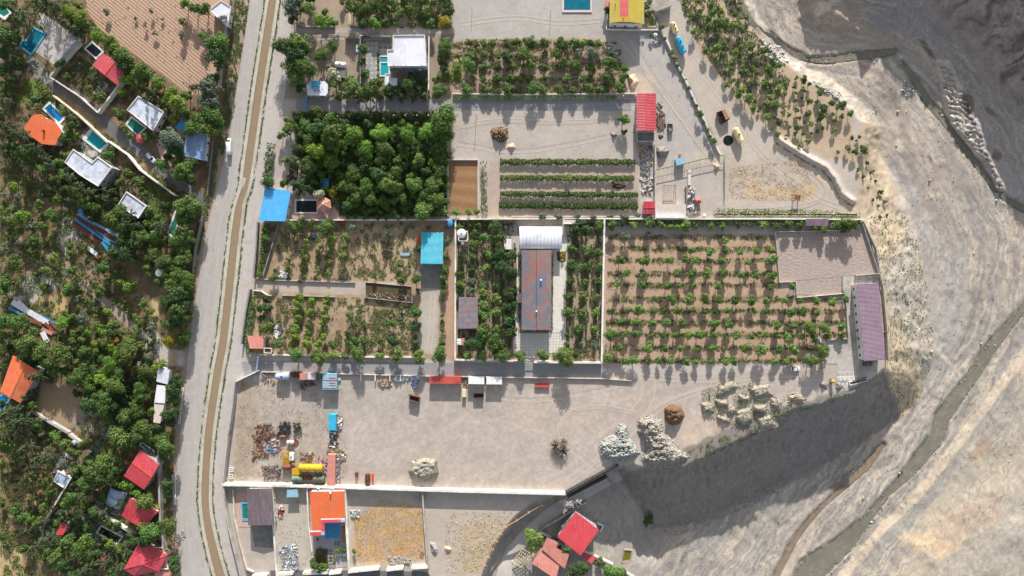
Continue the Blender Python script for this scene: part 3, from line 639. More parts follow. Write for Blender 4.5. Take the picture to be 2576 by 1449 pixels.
def bank(name,side):
    pts = resample(smooth(CANAL,2),8); mb = MB(); n = 0; rows = []
    for i,p in enumerate(pts):
        a = pts[max(i-1,0)]; b = pts[min(i+1,len(pts)-1)]; dx,dy = b[0]-a[0],b[1]-a[1]; q = math.hypot(dx,dy); nx,ny = -dy/q*side,dx/q*side
        w0,w1 = p[2],p[2]+7.6+1.2*float(fbm(p[1]/18.,3,77 if side > 0 else 78))
        r = [P(p[0]+nx*w0,p[1]+ny*w0,-.25),P(p[0]+nx*(w0+.6),p[1]+ny*(w0+.6),.28),P(p[0]+nx*w1,p[1]+ny*w1,.26),P(p[0]+nx*(w1+2),p[1]+ny*(w1+2),.02)]
        rows.append(r)
    vs = [x for r in rows for x in r]; fs = []
    for i in range(len(rows)-1):
        for k in range(3):
            f = (i*4+k,i*4+k+1,i*4+5+k,i*4+4+k); fs.append(f if side < 0 else f[::-1])
    mb.add(vs,fs); o = mb.build(name,'bank_concrete'); o['kind'] = 'structure'
bank('canal_bank',1); bank('canal_bank',-1)
ribbon('canal_water',CANAL,.12,'canal_brown',lanes=5)
ribbon('lane',[(612,932,22),(650,925,17),(760,925,17),(1100,930,17),(1517,931,18)],.06,'asphalt',sm=0)
ribbon('lane',[(745,262,14),(900,266,13),(1200,264,13),(1600,264,14)],.06,'asphalt',sm=0)
ribbon('lane',[T(0,0,500,800)+(15,),T(0,0,900,1060)+(15,),T(0,0,1250,1420)+(15,),T(0,1,1500,130)+(15,),T(0,1,1800,400)+(13,),T(0,1,2120,620)+(12,)],.06,'asphalt_dark',sm=0)
ribbon('lane',[(300,1030,10),(265,1090,10),(205,1190,10),(150,1290,10),(120,1335,10),(85,1360,9)],.06,'asphalt_dark',sm=1)
ribbon('lane',[(1560,1195,12),(1480,1235,14),(1400,1280,15),(1330,1340,16),(1280,1400,18),(1258,1490,20)],.08,'road_dusty',sm=1,fol=True)
ribbon('lane',[(680,1449,14),(880,1447,12),(1070,1450,12),(1080,1470,12)],.06,'asphalt_dark',sm=0)
ribbon('lane',[T(0,0,-60,560)+(9,),T(0,0,190,590)+(9,),T(0,0,420,760)+(12,),T(0,0,520,830)+(12,)],.05,'asphalt',sm=1)
for pts,mt,nm in STREAMS: ribbon(nm,pts,.42,mt,fol='level',lanes=15,wob=.35)
patch('ploughed_field',TL(0,0,[(860,-60),(2010,-60),(2290,260),(2290,330),(2130,480),(2110,760),(1930,970),(1480,640),(1300,520),(1000,300),(880,120)]),.05,'ploughed')
patch('ploughed_plot',[(1131,405),(1200,405),(1201,541),(1131,541)],.05,'straw')
patch('arena',TL(3,1,[(70,885),(865,868),(940,815),(1108,1300),(745,1332),(110,1392)]),.05,'arena_sand')
patch('arena',TL(3,2,[(272,-68),(755,-115),(755,55),(285,97)]),.06,'arena_sand')
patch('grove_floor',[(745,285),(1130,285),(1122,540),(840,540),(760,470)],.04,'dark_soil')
patch('lawn',TL(0,1,[(1380,430),(1500,340),(1740,560),(1640,830),(1500,790),(1490,560)]),.05,'lawn')
patch('lawn',TL(0,0,[(230,860),(300,780),(480,870),(350,990),(150,1050)]),.05,'lawn_bright')
patch('garden_bed',TL(0,0,[(640,760),(800,570),(1000,700),(960,960),(840,960)]),.05,'dark_soil')
patch('lawn',TL(1,0,[(1980,620),(2070,620),(2080,830),(1940,830)]),.05,'lawn_bright')

TRK_ = [[(1420,1200),(1500,1150),(1570,1080),(1650,1010),(1760,970),(1880,948),(2060,940)],[(1440,1215),(1530,1150),(1590,1085),(1670,1015),(1780,978),(1900,955),(2060,950)],[(1640,935),(1645,985),(1620,1040),(1580,1100),(1540,1150)],[(1612,935),(1625,985),(1600,1030),(1540,1080),(1480,1120)],[(1900,940),(1760,960),(1660,950),(1560,945),(1400,944)],[(1500,1180),(1400,1100),(1420,1040),(1500,1020),(1600,1040)],[(1200,980),(1300,1010),(1420,1000),(1600,960)],[(1690,1140),(1710,1090),(1760,1050),(1850,1020)],[(1150,320),(1250,300),(1400,310),(1560,300),(1590,280)],[(1150,360),(1300,385),(1450,360),(1580,330)],[(1160,60),(1300,40),(1400,60),(1520,50)],[(1560,110),(1620,180),(1690,260),(1770,380)],[(1590,100),(1640,190),(1720,300),(1790,400)],[(1700,60),(1760,180),(1860,300),(1900,380),(2050,500),(2150,535)],[(1840,530),(1950,528),(2050,515),(2080,480),(2040,440),(1960,390)],[(760,100),(840,90),(900,98),(1050,84)],[(1090,740),(1085,820),(1080,890)]]
for i,t_ in enumerate(TRK_):
    for s_ in (-1,1):
        q = smooth(t_,3); off = []
        for k,p in enumerate(q):
            a = q[max(k-1,0)]; b = q[min(k+1,len(q)-1)]; n = math.hypot(b[0]-a[0],b[1]-a[1])+1e-6; off.append((p[0]-(b[1]-a[1])/n*s_*5.2,p[1]+(b[0]-a[0])/n*s_*5.2,1.5+.5*((i+k) % 2)))
        ribbon('wheel_track',off,.022+.0007*(i*2+(s_ > 0)),'track_pale' if (i+(s_ > 0)) % 3 else 'track_dark',0,3,wob=.5)
patch('weir_foam',Q_ if False else [(607,446),(619,448),(613,472),(602,470)],.14,'path_white' if 'path_white' in MATS else 'concrete')
# ------------------------------------------------------------ builders
def centroid(poly): return (sum(p[0] for p in poly)/len(poly),sum(p[1] for p in poly)/len(poly))
def wpoly(poly,z): return [P(u,v,z) for u,v in poly]
def inset(W,d):
    """move each edge of a world polygon inwards by d"""
    n = len(W); a = sum(W[i][0]*W[(i+1) % n][1]-W[(i+1) % n][0]*W[i][1] for i in range(n)); s = 1 if a > 0 else -1; out = []
    for i in range(n):
        p,q,r = Vector(W[i-1][:2]),Vector(W[i][:2]),Vector(W[(i+1) % n][:2])
        e1 = (q-p).normalized(); e2 = (r-q).normalized(); n1 = Vector((-e1.y,e1.x))*s; n2 = Vector((-e2.y,e2.x))*s
        b = n1+n2; k = d/max(.35,(1+n1.dot(n2))); out.append(Vector((q.x+b.x*k,q.y+b.y*k)))
    return out
def corr(mb,a,b,c,d,n,amp=.06,th=.12,m=0):
    """sheet a-b (lower edge) to d-c (upper edge) with n ribs running up the slope"""
    a,b,c,d = map(Vector,(a,b,c,d)); k = 4*n+1; T0,T1 = [],[]
    for i in range(k):
        t = i/(k-1); z = amp if (i % 4) in (1,2) else 0
        T0.append(a.lerp(b,t)+Vector((0,0,z))); T1.append(d.lerp(c,t)+Vector((0,0,z)))
    dn = Vector((0,0,-th)); vs = T0+T1+[a+dn,b+dn,c+dn,d+dn]; fs = []
    up = (b-a).cross(d-a).z > 0
    for i in range(k-1):
        f = (i,i+1,k+i+1,k+i); fs.append(f if up else f[::-1])
    o = 2*k; sk = [(o,o+3,o+2,o+1),tuple([o,o+1]+list(range(k-1,-1,-1))),tuple([o+2,o+3]+list(range(k,2*k))),(o+3,o,0,k),(o+1,o+2,2*k-1,k-1)]
    mb.add(vs,fs+[f if up else f[::-1] for f in sk],m)
def windows(t,W,z0,z1,minlen=3.0,sp=3.2,wd=1.1,door=True,sides=None):
    n = len(W); a = sum(W[i][0]*W[(i+1) % n][1]-W[(i+1) % n][0]*W[i][1] for i in range(n)); s = 1 if a > 0 else -1; did = False
    for i in range(n):
        if sides is not None and i not in sides: continue
        p,q = Vector(W[i][:2]),Vector(W[(i+1) % n][:2]); L = (q-p).length
        if L < minlen: continue
        e = (q-p)/L; nn = Vector((e.y,-e.x))*s; k = max(1,int(L/sp))
        for j in range(k):
            c = p+e*(L*(j+.5)/k); isd = door and not did and j == k//2
            h0,h1 = (z0+.05,z0+2.15) if isd else (z0+1.0,min(z0+2.2,z1-.4))
            if h1-h0 < .4: continue
            levels = [(h0,h1)]+([(z0+3.9,z0+5.1)] if z1-z0 > 5.8 else [])
            for g0,g1 in levels:
                mb = MB(); ww = .95 if isd else wd
                for (s0,s1,b0,b1) in ((-ww/2,ww/2,g0-.08,g0),(-ww/2,ww/2,g1,g1+.08),(-ww/2-.08,-ww/2,g0-.08,g1+.08),(ww/2,ww/2+.08,g0-.08,g1+.08)):
                    mb.prism([c+e*s0-nn*.04,c+e*s1-nn*.04,c+e*s1+nn*.07,c+e*s0+nn*.07],b0,b1)
                f = mb.build('door' if isd and g0 == h0 else 'window','paint_white' if not isd else 'wood',t)
                g = MB(); g.prism([c+e*(-ww/2+.002)-nn*.03,c+e*(ww/2-.002)-nn*.03,c+e*(ww/2-.002)+nn*.03,c+e*(-ww/2+.002)+nn*.03],g0+.002,g1-.002)
                o = g.build('leaf' if isd and g0 == h0 else 'pane','wood' if isd and g0 == h0 else 'glass_dark',t); o.parent = f
            if isd: did = True
def vent(t,u,v,z,h=.9,r=.14,m='metal_grey'):
    p = P(u,v,z+h/2); mb = MB(); mb.tube([(p.x,p.y,z-.3),(p.x,p.y,z+h)],r,8); mb.tube([(p.x,p.y,z+h),(p.x,p.y,z+h+.2)],[r*1.8,r*.4],8); mb.build('vent_pipe',m,t)
def house(name,label,cat,roof,zr,kind='flat',rm='roof_white',wm='white_wall',z0=0.0,rise=1.0,ribs=0,win=True,over=.35,short=None,parapet=0,pm=None,posts=False,group=None,sides=None,split=None,ridge_cap=None,rot=0):
    """roof: outline seen at eave height zr; gable ridge joins the middles of edges 0-1 and 2-3"""
    W = wpoly(roof,zr); cu,cv = centroid(roof); base = P(cu,cv,zr); base.z = z0
    t = thing(name,label,cat,base,group); EX.append([(cu+(u-cu)*1.05,cv+(v-cv)*1.05) for u,v in roof])
    LM.append((cu,cv,short or label))
    IN = inset(W,over)
    if posts:
        for p in IN:
            mb = MB(); mb.box(p.x-.1,p.y-.1,z0,p.x+.1,p.y+.1,zr-.12); mb.build('post','metal_grey',t)
        for i in range(len(IN)):
            p,q = IN[i],IN[(i+1) % len(IN)]; L = (q-p).length
            for k in range(1,int(L/5)):
                c = p.lerp(q,k/int(L/5)); mb = MB(); mb.box(c.x-.08,c.y-.08,z0,c.x+.08,c.y+.08,zr-.12); mb.build('post','metal_grey',t)
    else:
        mb = MB(); mb.prism(IN,z0,zr-.14 if kind != 'flat' else zr-.22); mb.build('wall',wm,t)
        if win: windows(t,IN,z0,zr,sides=sides)
    if kind == 'flat':
        mb = MB(); mb.prism(W,zr-.2,zr); r = mb.build('roof',rm,t)
        if parapet:
            I2 = inset(W,.28); mb = MB(); n = len(W)
            for i in range(n):
                j = (i+1) % n; mb.prism([W[i],W[j],I2[j],I2[i]],zr+.002,zr+parapet)
            mb.build('parapet',pm or wm,t)
        if ribs:
            for i in range(1,ribs):
                a = Vector(W[0]).lerp(Vector(W[1]),i/ribs); b = Vector(W[3]).lerp(Vector(W[2]),i/ribs)
                mb = MB(); mb.beam(a+Vector((0,0,.05)),b+Vector((0,0,.05)),.07,.1); mb.build('seam',rm,t)
    elif kind == 'mono':
        mb = MB(); a,b,c,d = [Vector(x) for x in W]; c.z += rise; d.z += rise
        corr(mb,a,b,c,d,ribs or int((b-a).length/.6)); mb.build('roof',rm,t)
    elif kind == 'gable':
        a,b,c,d = [Vector(x) for x in W]; m0 = P(*[(roof[0][i]+roof[1][i])/2 for i in (0,1)],zr+rise); m1 = P(*[(roof[2][i]+roof[3][i])/2 for i in (0,1)],zr+rise)
        n = ribs or int((c-b).length/.6)
        mb = MB(); corr(mb,d,a,m0,m1,n); mb.build('roof_slope',(split or (rm,rm))[0],t)
        mb = MB(); corr(mb,b,c,m1,m0,n); mb.build('roof_slope',(split or (rm,rm))[1],t)
        mb = MB(); mb.beam(m0+Vector((0,0,.07)),m1+Vector((0,0,.07)),.35,.08); mb.build('ridge_cap',ridge_cap or rm,t)
        for p,q,m in ((IN[0],IN[1],m0),(IN[2],IN[3],m1)):
            if posts: break
            mb = MB(); z = zr-.14; e = (Vector((q.x,q.y,z))-Vector((p.x,p.y,z))); mid = Vector(((p.x+q.x)/2,(p.y+q.y)/2,zr+rise-.2))
            nn = Vector((e.y,-e.x,0)).normalized()*.1
            mb.add([Vector((p.x,p.y,z))-nn,Vector((q.x,q.y,z))-nn,mid-nn,Vector((p.x,p.y,z))+nn,Vector((q.x,q.y,z))+nn,mid+nn],[(0,1,2),(5,4,3),(0,3,4,1),(1,4,5,2),(2,5,3,0)])
            mb.build('gable',wm,t)
    elif kind == 'hip':
        c = Vector((sum(p.x for p in W)/len(W),sum(p.y for p in W)/len(W),zr+rise)); n = len(W)
        for i in range(n):
            a,b = Vector(W[i]),Vector(W[(i+1) % n]); mb = MB(); dn = Vector((0,0,-.12)); f = [(0,1,2),(5,4,3),(0,3,4,1)]
            if (b-a).cross(c-a).z < 0: a,b = b,a
            mb.add([a,b,c,a+dn,b+dn,c+dn],f); mb.build('roof_slope',rm,t)
            mb = MB(); mb.beam(a+Vector((0,0,.05)),c+Vector((0,0,.05)),.16,.1); mb.build('ridge_cap',ridge_cap or rm,t)
    return t
def wall(name,label,pts,h=2.4,th=.3,m='white_wall',bay=4.0,post=.0,cat='wall',z=None,short=None,group=None,cm=None,fol=False,panel='wall_panel'):
    """boundary wall built bay by bay: panels with a coping, posts between"""
    if short: LM.append((centroid(pts)+(short,)))
    g = [P(u,v) if not fol else G(u,v) for u,v in pts]
    if z is not None:
        for p in g: p.z = z
    c = sum(g,Vector())/len(g); c.z = min(p.z for p in g); t = thing(name,label,cat,c,group); k = 0
    for a,b in zip(g[:-1],g[1:]):
        L = (b-a).length; n = max(1,round(L/bay)); e = (b-a)/L; nn = Vector((-e.y,e.x,0))*th/2
        for i in range(n):
            p,q = a+e*(L*i/n+.012),a+e*(L*(i+1)/n-.012); hh = h
            def slab(x,y,wd,z0,z1):
                w_ = nn*wd; vs = [x-w_,y-w_,y+w_,x+w_]
                V = [Vector((s.x,s.y,s.z+z0)) for s in vs]+[Vector((s.x,s.y,s.z+z1)) for s in vs]
                return V,[(3,2,1,0),(4,5,6,7),(0,1,5,4),(1,2,6,5),(2,3,7,6),(3,0,4,7)]
            mb = MB(); mb.add(*slab(p,q,1,-.4,hh)); o = mb.build(panel,m,t)
            if cm != 0:
                mc = MB(); mc.add(*slab(p-e*.008,q+e*.008,1.35,hh+.002,hh+.08)); mc.build('coping',cm or m,t)
            if post:
                mp = MB(); mp.box(p.x-post,p.y-post,p.z-.4,p.x+post,p.y+post,p.z+hh+.16); mp.build('post',m,t)
    return t
def pool(label,outer,inner,wat,cop='coping_white',short=None,z=0.0,extra=None):
    cu,cv = centroid(outer); b = P(cu,cv); b.z = z; t = thing('swimming_pool',label,'swimming pool',b); EX.append(outer)
    if short: LM.append((cu,cv,short))
    O = wpoly(outer,z); I = wpoly(inner,z); mb = MB(); n = len(O)
    if len(O) == len(I):
        for i in range(n):
            j = (i+1) % n; mb.prism([O[i],O[j],I[j],I[i]],z-.02,z+.3)
    mb.build('coping',cop,t); mb = MB(); mb.prism(I,z-.3,z+.14); mb.build('water',wat,t)
    return t
def rect(x0,y0,x1,y1): return [(x0,y0),(x1,y0),(x1,y1),(x0,y1)]
def shrink(poly,f=.86): cu,cv = centroid(poly); return [(cu+(u-cu)*f,cv+(v-cv)*f) for u,v in poly]
def insg(poly,d):
    q = inset([(u,v) for u,v in poly],d); return [(p.x,p.y) for p in q]
def lbox(mb,p,q,wd,z0,z1,m=0):
    """upright box along p-q"""
    a,b = Vector(p[:2]),Vector(q[:2]); e = (b-a).normalized(); n = Vector((-e.y,e.x))*wd/2
    mb.prism([a-n,b-n,b+n,a+n],z0,z1,m)
def container(label,q,h=2.6,m='paint_white',cat='container',name='shipping_container',short=None,z=0.0,ribs=20,ends='metal_grey',group=None):
    """q: roof outline on the grid (long edges 0-1 and 3-2)"""
    W = wpoly(q,z+h); cu,cv = centroid(q); b = P(cu,cv,z+h); b.z = z; t = thing(name,label,cat,b,group); EX.append(q)
    if short: LM.append((cu,cv,short))
    I = inset(W,.06); mb = MB(); mb.prism(I,z+.16,z+h-.06); mb.build('body',m,t)
    mb = MB(); a,b_,c,d = [Vector(x) for x in W]; a.z = b_.z = c.z = d.z = z+h-.03
    corr(mb,a,b_,c,d,ribs,.035,.05); mb.build('roof',m,t)
    mb = MB()
    for i in range(4):
        p = W[i]; mb.box(p[0]-.08,p[1]-.08,z,p[0]+.08,p[1]+.08,z+h+.03)
    mb.build('corner_post',m,t)
    for s0,s1 in ((1,2),):
        p,r = Vector(W[s0][:2]),Vector(W[s1][:2]); o = (Vector(W[1][:2])-Vector(W[0][:2])).normalized()*.03
        for k in (0,1):
            mb = MB(); x,y = p.lerp(r,.04+.48*k)+o,p.lerp(r,.48+.48*k)+o; lbox(mb,x,y,.06,z+.2,z+h-.15); mb.build('door',m,t)
    return t
def tank(label,a,b,r,m,z=0.0,cat='tank',name='storage_tank',hatches=1,short=None,group=None,stand=.25,hm=None):
    p,q = P(*a,z+r),P(*b,z+r); zc = z+r+stand; p.z = q.z = zc; c = (p+q)/2; base = Vector((c.x,c.y,z)); t = thing(name,label,cat,base,group)
    EX.append([(min(a[0],b[0])-6,min(a[1],b[1])-6),(max(a[0],b[0])+6,min(a[1],b[1])-6),(max(a[0],b[0])+6,max(a[1],b[1])+6),(min(a[0],b[0])-6,max(a[1],b[1])+6)])
    if short: LM.append(((a[0]+b[0])/2,(a[1]+b[1])/2,short))
    d = (q-p).normalized(); mb = MB()
    mb.tube([p,p+d*r*.10,p+d*r*.35,q-d*r*.35,q-d*r*.10,q],[r*.35,r*.75,r,r,r*.75,r*.35],18); mb.build('shell',m,t,smooth=False)
    for k in range(hatches):
        x = p.lerp(q,(k+1)/(hatches+1)); mb = MB(); mb.tube([(x.x,x.y,zc+r*.9),(x.x,x.y,zc+r+.22)],r*.26,10); mb.tube([(x.x,x.y,zc+r+.22),(x.x,x.y,zc+r+.28)],r*.3,10); mb.build('hatch',hm or 'rust_dark',t)
    for k in (.2,.8):
        x = p.lerp(q,k); n = Vector((-d.y,d.x,0))*r*.8; mb = MB(); lbox(mb,(x-n),(x+n),.25,z,zc-r*.45); mb.build('saddle','concrete_dark',t)
    return t
def car(label,a,b,wd=1.72,m='paint_white',name='parked_car',cat='car',van=False,short=None,hh=1.45,z=0):
    """a: rear, b: front on the grid"""
    p,q = P(*a,z+.8),P(*b,z+.8); p.z = q.z = z; c = (p+q)/2; L = (q-p).length; ang = math.atan2(q.y-p.y,q.x-p.x)
    t = thing(name,label,cat,c,rz=ang)
    if short: LM.append(((a[0]+b[0])/2,(a[1]+b[1])/2,short))
    def loc(mb,nm,ms,sm=False): return mb.build(nm,ms,t,origin=(0,0,0),smooth=sm)
    hw = wd/2; X = [-.5,-.485,-.42,-.25,0,.25,.40,.475,.5]; K = [.78,.92,.99,1,1,1,.98,.88,.72]
    Zt = [.72,.86,.90,.92,.94,.90,.82,.72,.58] if not van else [1.0,1.5,1.86,1.9,1.9,1.88,1.0,.9,.7]
    mb = MB(); vs = []
    for x,k,zz in zip(X,K,Zt):
        y = hw*k; vs += [(x*L,-y*.92,.28),(x*L,-y,.5),(x*L,-y*(.97 if not van else .9),zz-.04),(x*L,-y*.85,zz),(x*L,y*.85,zz),(x*L,y*(.97 if not van else .9),zz-.04),(x*L,y,.5),(x*L,y*.92,.28)]
    fs = []
    for i in range(len(X)-1):
        for k in range(8): fs.append((i*8+k,(i+1)*8+k,(i+1)*8+(k+1) % 8,i*8+(k+1) % 8)[::-1])
    fs += [tuple(range(8)),tuple(range((len(X)-1)*8,len(X)*8))[::-1]]
    mb.add(vs,fs); loc(mb,'body',m,True)
    if not van:
        x0,x1,x2,x3 = -.40*L,-.27*L,.06*L,.23*L; y0,y1 = hw*.90,hw*.74
        mb = MB(); mb.add([(x0,-y0,.88),(x3,-y0,.88),(x3,y0,.88),(x0,y0,.88),(x1,-y1,hh-.03),(x2,-y1,hh-.03),(x2,y1,hh-.03),(x1,y1,hh-.03)],[(0,1,5,4),(1,2,6,5),(2,3,7,6),(3,0,4,7),(4,5,6,7)]); loc(mb,'glass','glass_dark')
        mb = MB(); mb.prism([(x1-.05,-y1-.03),(x2+.05,-y1-.03),(x2+.05,y1+.03),(x1-.05,y1+.03)],hh-.03,hh+.03); loc(mb,'roof',m)
    else:
        mb = MB(); mb.add([(.36*L,-hw*.8,1.35),(.42*L,-hw*.8,1.02),(.42*L,hw*.8,1.02),(.36*L,hw*.8,1.35),(.30*L,-hw*.8,1.93),(.30*L,hw*.8,1.93)],[(0,1,2,3),(4,0,3,5)]); loc(mb,'windscreen','glass_dark')
    for sx in (-.31,.31):
        for sy in (-1,1):
            mb = MB(); mb.tube([(sx*L,sy*hw*.80,.31),(sx*L,sy*hw*1.0,.31)],.31,14); o = loc(mb,'wheel','tyre_rubber')
            mb = MB(); mb.tube([(sx*L,sy*hw*1.0,.31),(sx*L,sy*(hw*1.0+.01),.31)],.17,10); r = loc(mb,'rim','metal_grey'); r.parent = o
    for sy in (-1,1):
        mb = MB(); mb.box(.492*L,sy*hw*.62-.16,.56,.503*L,sy*hw*.62+.16,.68); loc(mb,'headlight','lamp_white')
        mb = MB(); mb.box(-.503*L,sy*hw*.68-.14,.60,-.492*L,sy*hw*.68+.14,.74); loc(mb,'tail_light','roof_red_dark')
    return t
def tyre_bm(mb,c,R=.48,r=.16,ax=(0,0,1),m=0):
    ax = Vector(ax).normalized(); x = ax.orthogonal().normalized(); y = ax.cross(x); c = Vector(c); n,k = 12,6; vs = []; fs = []
    for i in range(n):
        a = 2*math.pi*i/n; d = x*math.cos(a)+y*math.sin(a)
        for j in range(k):
            b = 2*math.pi*j/k; vs.append(c+d*(R-r+r*math.cos(b))+ax*r*1.1*math.sin(b))
    for i in range(n):
        for j in range(k): fs.append((i*k+j,((i+1) % n)*k+j,((i+1) % n)*k+(j+1) % k,i*k+(j+1) % k))
    mb.add(vs,fs,m)
ICO = None
def stones(C3,R,name,mats,squash=.7,seed=1):
    """many small angular stones: 8-vertex lumps, one mesh"""
    r_ = np.random.default_rng(seed); n = len(C3)
    base = np.array([(-1,-1,-1),(1,-1,-1),(1,1,-1),(-1,1,-1),(-1,-1,1),(1,-1,1),(1,1,1),(-1,1,1)],float)*.6
    B = base[None]*(1+.45*(r_.random((n,8,3))-.5)); B[:,4:,:2] *= .75
    a = r_.random(n)*6.28; ca,sa = np.cos(a),np.sin(a); t = (r_.random(n)-.5)*.9
    x = B[...,0]*ca[:,None]-B[...,1]*sa[:,None]; y = B[...,0]*sa[:,None]+B[...,1]*ca[:,None]; z = B[...,2]*squash+x*t[:,None]*.6
    Vv = np.stack([x,y,z],-1)*np.asarray(R)[:,None,None]+np.asarray(C3)[:,None,:]
    f = np.array([(0,3,2,1),(4,5,6,7),(0,1,5,4),(1,2,6,5),(2,3,7,6),(3,0,4,7)])
    F = (np.arange(n)[:,None,None]*8+f[None]).reshape(-1,4)
    fm = np.repeat(r_.integers(0,len(mats),n),6)
    return npmesh(name,Vv.reshape(-1,3),F,mats,fm=fm)
def scatter(poly,n,seed=1,clear=None):
    r_ = np.random.default_rng(seed); us = [p[0] for p in poly]; vs = [p[1] for p in poly]; out = []
    A = r_.random((n*6,2))*[max(us)-min(us),max(vs)-min(vs)]+[min(us),min(vs)]
    A = A[inside(A[:,0],A[:,1],poly)][:n]; return A
def mound(name,label,cat,poly,h,m,rough=.35,seed=1,peaks=None,short=None,z=0.0,st=None,cell=1.6,bumpf=7.,edge=14):
    """a heap: height rises from the outline inwards, broken by lumps; optional loose stones on it"""
    cu,cv = centroid(poly); us = [p[0] for p in poly]; vs = [p[1] for p in poly]
    uu = np.arange(min(us)-3,max(us)+3+cell,cell); vv = np.arange(min(vs)-3,max(vs)+3+cell,cell); U,V = np.meshgrid(uu,vv)
    def hz(U,V):
        wu = U+(fbm(U/9.,V/9.,seed)-.5)*6; wv = V+(fbm(U/9.,V/9.,seed+5)-.5)*6; d = sdist(wu,wv,poly)
        k = ss(0,1,d/edge)
        if peaks:
            q = 0
            for x,y,r,a in peaks: q = np.maximum(q,a*np.exp(-((U-x)**2+(V-y)**2)/(r*r)))
            k = k*(.25+.75*q)
        return h*k*(1-rough+rough*2*fbm(U/bumpf,V/bumpf,seed+9))-.12,d
    Z,d = hz(U,V); nv,nu = U.shape; idx = np.arange(nv*nu).reshape(nv,nu)
    F = np.stack([idx[1:,:-1],idx[1:,1:],idx[:-1,1:],idx[:-1,:-1]],-1).reshape(-1,4)
    keep = (d.ravel()[F] > -1.5).any(1); F = F[keep]; b = P(cu,cv); b.z = z
    k = S*(H-z-Z)/H; pos = np.stack([(U-CU)*k-b.x,-(V-CV)*k-b.y,Z],-1).reshape(-1,3)
    used = np.unique(F); mp = np.full(len(pos),-1); mp[used] = np.arange(len(used)); me = npmesh('mound',pos[used],mp[F],[m],smooth=True)
    if short: LM.append((cu,cv,short))
    EX.append(poly)
    if st is None:
        o = link(name,me,None,b); return tag(o,label,cat)
    t = thing(name,label,cat,b); link('mound',me,t)
    n,r0,r1,mats = st; A = scatter(poly,n,seed+3); zz,_ = hz(A[:,0],A[:,1]); R = r0+(r1-r0)*np.random.default_rng(seed).random(len(A))**2
    k = S*(H-z-zz)/H; C3 = np.stack([(A[:,0]-CU)*k-b.x,-(A[:,1]-CV)*k-b.y,zz+R*.3],-1)
    o = link('loose_stones',stones(C3,R,'loose_stones',mats,seed=seed),t); o['kind'] = 'stuff'; return t
def junk(name,label,poly,n,mats,seed=1,smin=.15,smax=1.2,hmax=.6,long=.3,z=0.0,tyres=0,cat='scrap'):
    r_ = random.Random(seed); A = scatter(poly,n,seed); mb = MB()
    for i,(u,v) in enumerate(A):
        p = P(u,v); a = r_.random()*math.pi; m = r_.randrange(len(mats)); zz = z+.02+r_.random()*hmax*.5
        L = smin+(smax-smin)*r_.random()**2; W_ = L*(.15 if r_.random() < long else .4+.5*r_.random())
        if r_.random() < long: L *= 2.2
        d = Vector((math.cos(a),math.sin(a),(r_.random()-.5)*.3))*L/2
        mb.beam(Vector((p.x,p.y,zz+.1))-d,Vector((p.x,p.y,zz+.1))+d,W_,.06+r_.random()*hmax*.5,m)
    for i in range(tyres):
        u,v = A[r_.randrange(len(A))]; p = P(u,v); tyre_bm(mb,(p.x+r_.random()-.5,p.y+r_.random()-.5,z+.2+r_.random()*1.0),.5,.17,(r_.random()-.5,r_.random()-.5,.8),len(mats))
    o = mb.build(name,mats+(['tyre_rubber'] if tyres else [])); return tag(o,label,cat,kind='stuff')
def simple(name,label,cat,mbf,mats,loc=None,parts=None,short=None,uv=None):
    pass
# ------------------------------------------------------------ plants
def leaves(Cn,N,sz,seed=0,asp=.7,jit=.5,up=None):
    """one rhombic leaf clump per centre: (verts, faces)"""
    r_ = np.random.default_rng(seed); n = len(Cn); N = N+jit*r_.normal(size=(n,3)); N /= np.linalg.norm(N,axis=1)[:,None]+1e-9
    A = r_.normal(size=(n,3)) if up is None else up+.25*r_.normal(size=(n,3))
    X = A-(A*N).sum(1)[:,None]*N; X /= np.linalg.norm(X,axis=1)[:,None]+1e-9; Y = np.cross(N,X)
    s = (np.asarray(sz)*(.6+.8*r_.random(n)))[:,None]
    v = np.stack([Cn-X*s,Cn-Y*s*asp+N*s*.15,Cn+X*s,Cn+Y*s*asp+N*s*.15],1).reshape(-1,3)
    return v,np.arange(4*n).reshape(n,4)
def crown_broad(n,sz,seed,lobes=11,flat=.85,gap=.0):
    r_ = np.random.default_rng(seed); d = r_.normal(size=(lobes,3)); d /= np.linalg.norm(d,axis=1)[:,None]
    d[:,2] = np.abs(d[:,2])*.9-.25; rr = .45+.42*r_.random(lobes); c = d*rr[:,None]*[1,1,flat]; lr = .22+.22*r_.random(lobes); c[0] = (0,0,.2); lr[0] = .45
    k = r_.choice(lobes,n,p=lr**2/(lr**2).sum()); e = r_.normal(size=(n,3)); e /= np.linalg.norm(e,axis=1)[:,None]; e[:,2] = np.where(r_.random(n) < .7,np.abs(e[:,2]),e[:,2])
    q = c[k]+e*(lr[k]*(.55+.65*r_.random(n)))[:,None]
    v,f = leaves(q,e+[0,0,.35],sz,seed); v[:,2] += 1.2
    lt = r_.random(lobes); t = np.clip(.15+.35*lt[k]+.5*r_.random(n)*(.6+.4*(q[:,2] > .1)),0,1)
    return v,f,t
